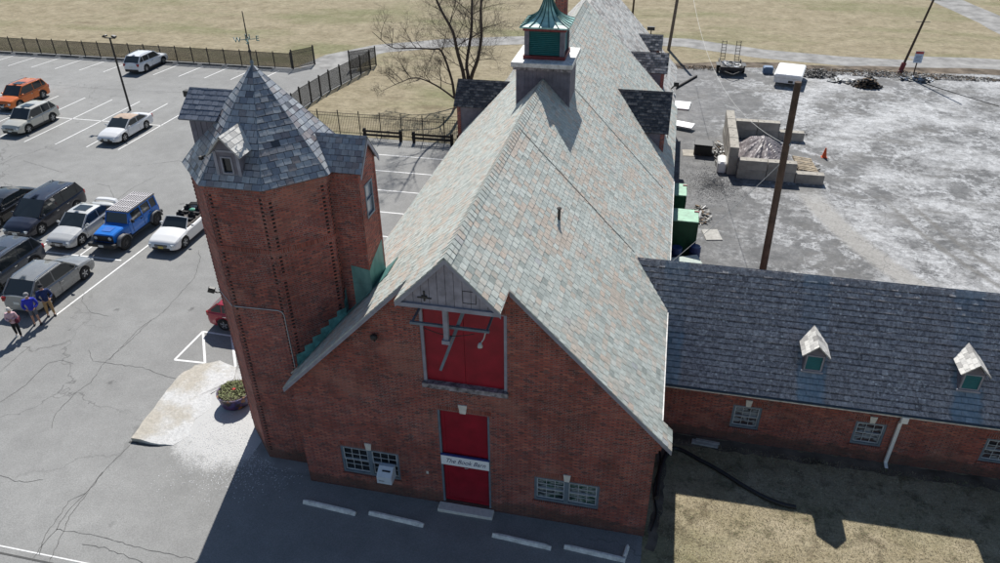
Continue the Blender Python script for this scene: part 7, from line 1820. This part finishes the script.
# white lean-to sheet at the wing
boxthing('white_board', 'pale plywood board leaning low behind the wing roof', 'board', (2.35, 35.0, 0.6), 25, (1.6, 1.2, 0.04), plain('mint_board', (0.50, 0.58, 0.52), 0.7), 0.005, 12)
def barrel(x, y, lb, g=None):
    q = MB(); q.lathe([(0.0, 0.0), (0.28, 0.0), (0.30, 0.06), (0.30, 0.28), (0.315, 0.30), (0.30, 0.32), (0.30, 0.56), (0.315, 0.58), (0.30, 0.60), (0.30, 0.84), (0.27, 0.88), (0.0, 0.86)], 20); o = q.build('barrel', plain('navy_barrel_plastic', (0.02, 0.05, 0.16), 0.5) if 'navy_barrel_plastic' not in bpy.data.materials else bpy.data.materials['navy_barrel_plastic'], angle=40); o.location = (x, y, -0.02); tag(o, lb, 'barrel')
barrel(1.75, 36.3, 'navy plastic barrel close to the barn wall below the bins'); barrel(2.75, 36.6, 'navy plastic barrel at the outer corner of the wider green bin')
q = MB(); q.bbox(-0.62, 0.62, -0.55, 0.55, 0.0, 0.75, 0.06); q.bbox(-0.66, 0.66, -0.58, 0.58, 0.76, 0.82, 0.02)
o = q.build('black_tote', M['plastic']); o.location = (3.42, 52.2, -0.02); o.rotation_euler = (0, 0, R(-5)); tag(o, 'black lidded plastic tote standing alone on the dark asphalt', 'box')
boxthing('pale_slab', 'broken pale concrete patch slab on the asphalt near the bins', 'slab', (3.8, 39.7, -0.02), 12, (0.95, 1.3, 0.05), M['concrete'])
boxthing('white_tote', 'white rounded tank lying against the tall block wall', 'tank', (4.62, 49.6, 0.0), 88, (1.5, 0.62, 0.75), M['white_paint'], 0.12)
boxthing('plywood_sheet', 'white sheet lying on the asphalt beyond the dark roof dormer', 'panel', (1.75, 62.2, 0.0), -6, (1.5, 1.9, 0.10), M['white_paint'], 0.02)
boxthing('ramp_board', 'white ramp-like board with brown edge sloping beside the dark roof dormer', 'panel', (1.8, 57.0, 0.25), -20, (2.0, 0.8, 0.10), M['white_paint'], 0.02, 10)
boxthing('grey_patch', 'small square pale slab beside the black tote', 'slab', (2.45, 52.0, -0.02), 4, (0.9, 1.2, 0.03), M['block'], 0.01)
boxthing('timber_post', 'dark fallen post lying behind the far dormers', 'post', (1.6, 67.5, 0.0), 65, (7.0, 0.16, 0.16), M['rotwood'])
boxthing('white_bucket', 'small white container beside the large dormer corner', 'container', (1.25, 52.6, 0.0), 0, (0.4, 0.45, 0.7), M['white_paint'], 0.05)
tc = thing('traffic_cone', 'small orange traffic cone on the white stained asphalt', 'traffic cone', (11.85, 53.05, -0.02))
q = MB(); q.lathe([(0.17, 0.03), (0.045, 0.70), (0.03, 0.72), (0.0, 0.72)], 18); q.build('body', plain('orange_cone', (0.75, 0.10, 0.02), 0.5), tc, angle=40); q = MB(); q.bbox(-0.2, 0.2, -0.2, 0.2, 0.0, 0.04, 0.01); q.build('base', plain('cone_base', (0.6, 0.10, 0.03), 0.6), tc)
# pop-up camper / white covered trailer
cp = thing('covered_trailer', 'white flat-topped covered trailer at the edge of the yard behind the tall pole', 'trailer', (11.25, 70.9, -0.02), R(-12))
q = MB(); q.bbox(-1.15, 1.15, -1.9, 1.9, 0.35, 0.80, 0.05); q.build('body', M['white_paint'], cp); q = MB(); q.bbox(-1.2, 1.2, -1.95, 1.95, 0.81, 1.10, 0.09); 
for x in (-0.7, -0.25, 0.25, 0.7): q.box(x - 0.03, x + 0.03, -1.8, 1.8, 1.098, 1.115)
q.build('lid', M['white_paint'], cp); q = MB(); q.bbox(0.1, 0.5, -1.93, -1.9, 0.4, 0.6, 0.01); q.build('lamp_panel', M['plastic'], cp)
for s in (1, -1): q = MB(); q.lathe([(0.0, -0.08), (0.30, -0.08), (0.30, 0.08), (0.0, 0.08)], 18, (s * 1.0, 0, 0.30), 'x'); q.build('wheel', M['tyre'], cp)
boxthing('blue_drum', 'small blue tank beside the white covered trailer', 'tank', (9.6, 73.2, 0.0), 0, (0.9, 0.8, 0.6), plain('faded_blue', (0.10, 0.17, 0.28), 0.6), 0.08)
# utility trailer with upright ramps
tr = thing('utility_trailer', 'dark utility trailer with two upright ladder ramps and white scrap on its deck', 'trailer', (6.15, 73.0, -0.02), R(2))
q = MB(); q.box(-1.0, 1.0, -1.5, 1.5, 0.50, 0.58)
for i in range(6): y = -1.45 + i * 0.5; q.box(-1.0, 1.0, y, y + 0.42, 0.58, 0.605)
for s in (1, -1): q.box(s * 1.0 - 0.03, s * 1.0 + 0.03, -1.5, 1.5, 0.5, 0.85)
q.box(-1.0, 1.0, -1.53, -1.47, 0.5, 0.85); q.tube([(-0.9, -1.5, 0.5), (0, -2.7, 0.5)], 0.05, 6); q.tube([(0.9, -1.5, 0.5), (0, -2.7, 0.5)], 0.05, 6); q.build('bed', M['iron'], tr)
for s in (1, -1):
    q = MB(); q.lathe([(0.0, -0.11), (0.34, -0.11), (0.36, 0), (0.34, 0.11), (0.0, 0.11)], 20, (s * 1.17, -0.3, 0.36), 'x'); q.build('wheel', M['tyre'], tr)
    q = MB(); q.box(min(s * 1.03, s * 1.35), max(s * 1.03, s * 1.35), -0.85, 0.25, 0.76, 0.80); q.build('mudguard', M['black'], tr)
    q = MB(); T = Matrix.Translation((s * 0.66, 1.5, 0.6)) @ Matrix.Rotation(R(-8), 4, 'X')
    for x in (-0.2, 0.2): q.box(x - 0.025, x + 0.025, -0.03, 0.03, 0, 1.85, M=T)
    for i in range(7): q.box(-0.2, 0.2, -0.025, 0.025, 0.1 + i * 0.27, 0.14 + i * 0.27, M=T)
    q.build('ramp', M['iron'], tr)
jk = scraps('scrap_pile', 'white and grey scrap panels heaped on the utility trailer deck', 'pile', 6.15, 73.0, 0.85, 1.1, 26, [DEB[2], DEB[2], M['steel'], M['iron']], 0.25, 44); jk.location.z = 0.62
sg = thing('sign', 'small blue and white notice sign on a wooden post at the yard edge', 'sign', (22.6, 74.5, 0))
q = MB(); q.box(-0.05, 0.05, -0.04, 0.04, -0.1, 1.5); q.build('post', M['polewood'], sg); q = MB(); q.bbox(-0.36, 0.36, -0.07, -0.045, 1.25, 2.30, 0.008); q.build('panel', plain('pale_blue_sign', (0.50, 0.60, 0.72), 0.5), sg)
q = MB(); q.box(-0.33, 0.33, -0.078, -0.0715, 2.06, 2.27); q.build('header', plain('sign_red', (0.45, 0.06, 0.05), 0.5), sg)
q = MB()
for i in range(5): q.box(-0.26, 0.26 - 0.1 * (i % 2), -0.078, -0.0715, 1.40 + 0.12 * i, 1.43 + 0.12 * i)
q.build('text_lines', M['ink'], sg)
q = MB(); q.tube([(22.7, 73.0, 0.03), (24.5, 70.5, 0.0), (27.5, 67.0, 0.0)], 0.03, 6); o = q.build('ground_cable', M['cable']); tag(o, 'dark cable trailing over the stained asphalt from the sign', 'cable')
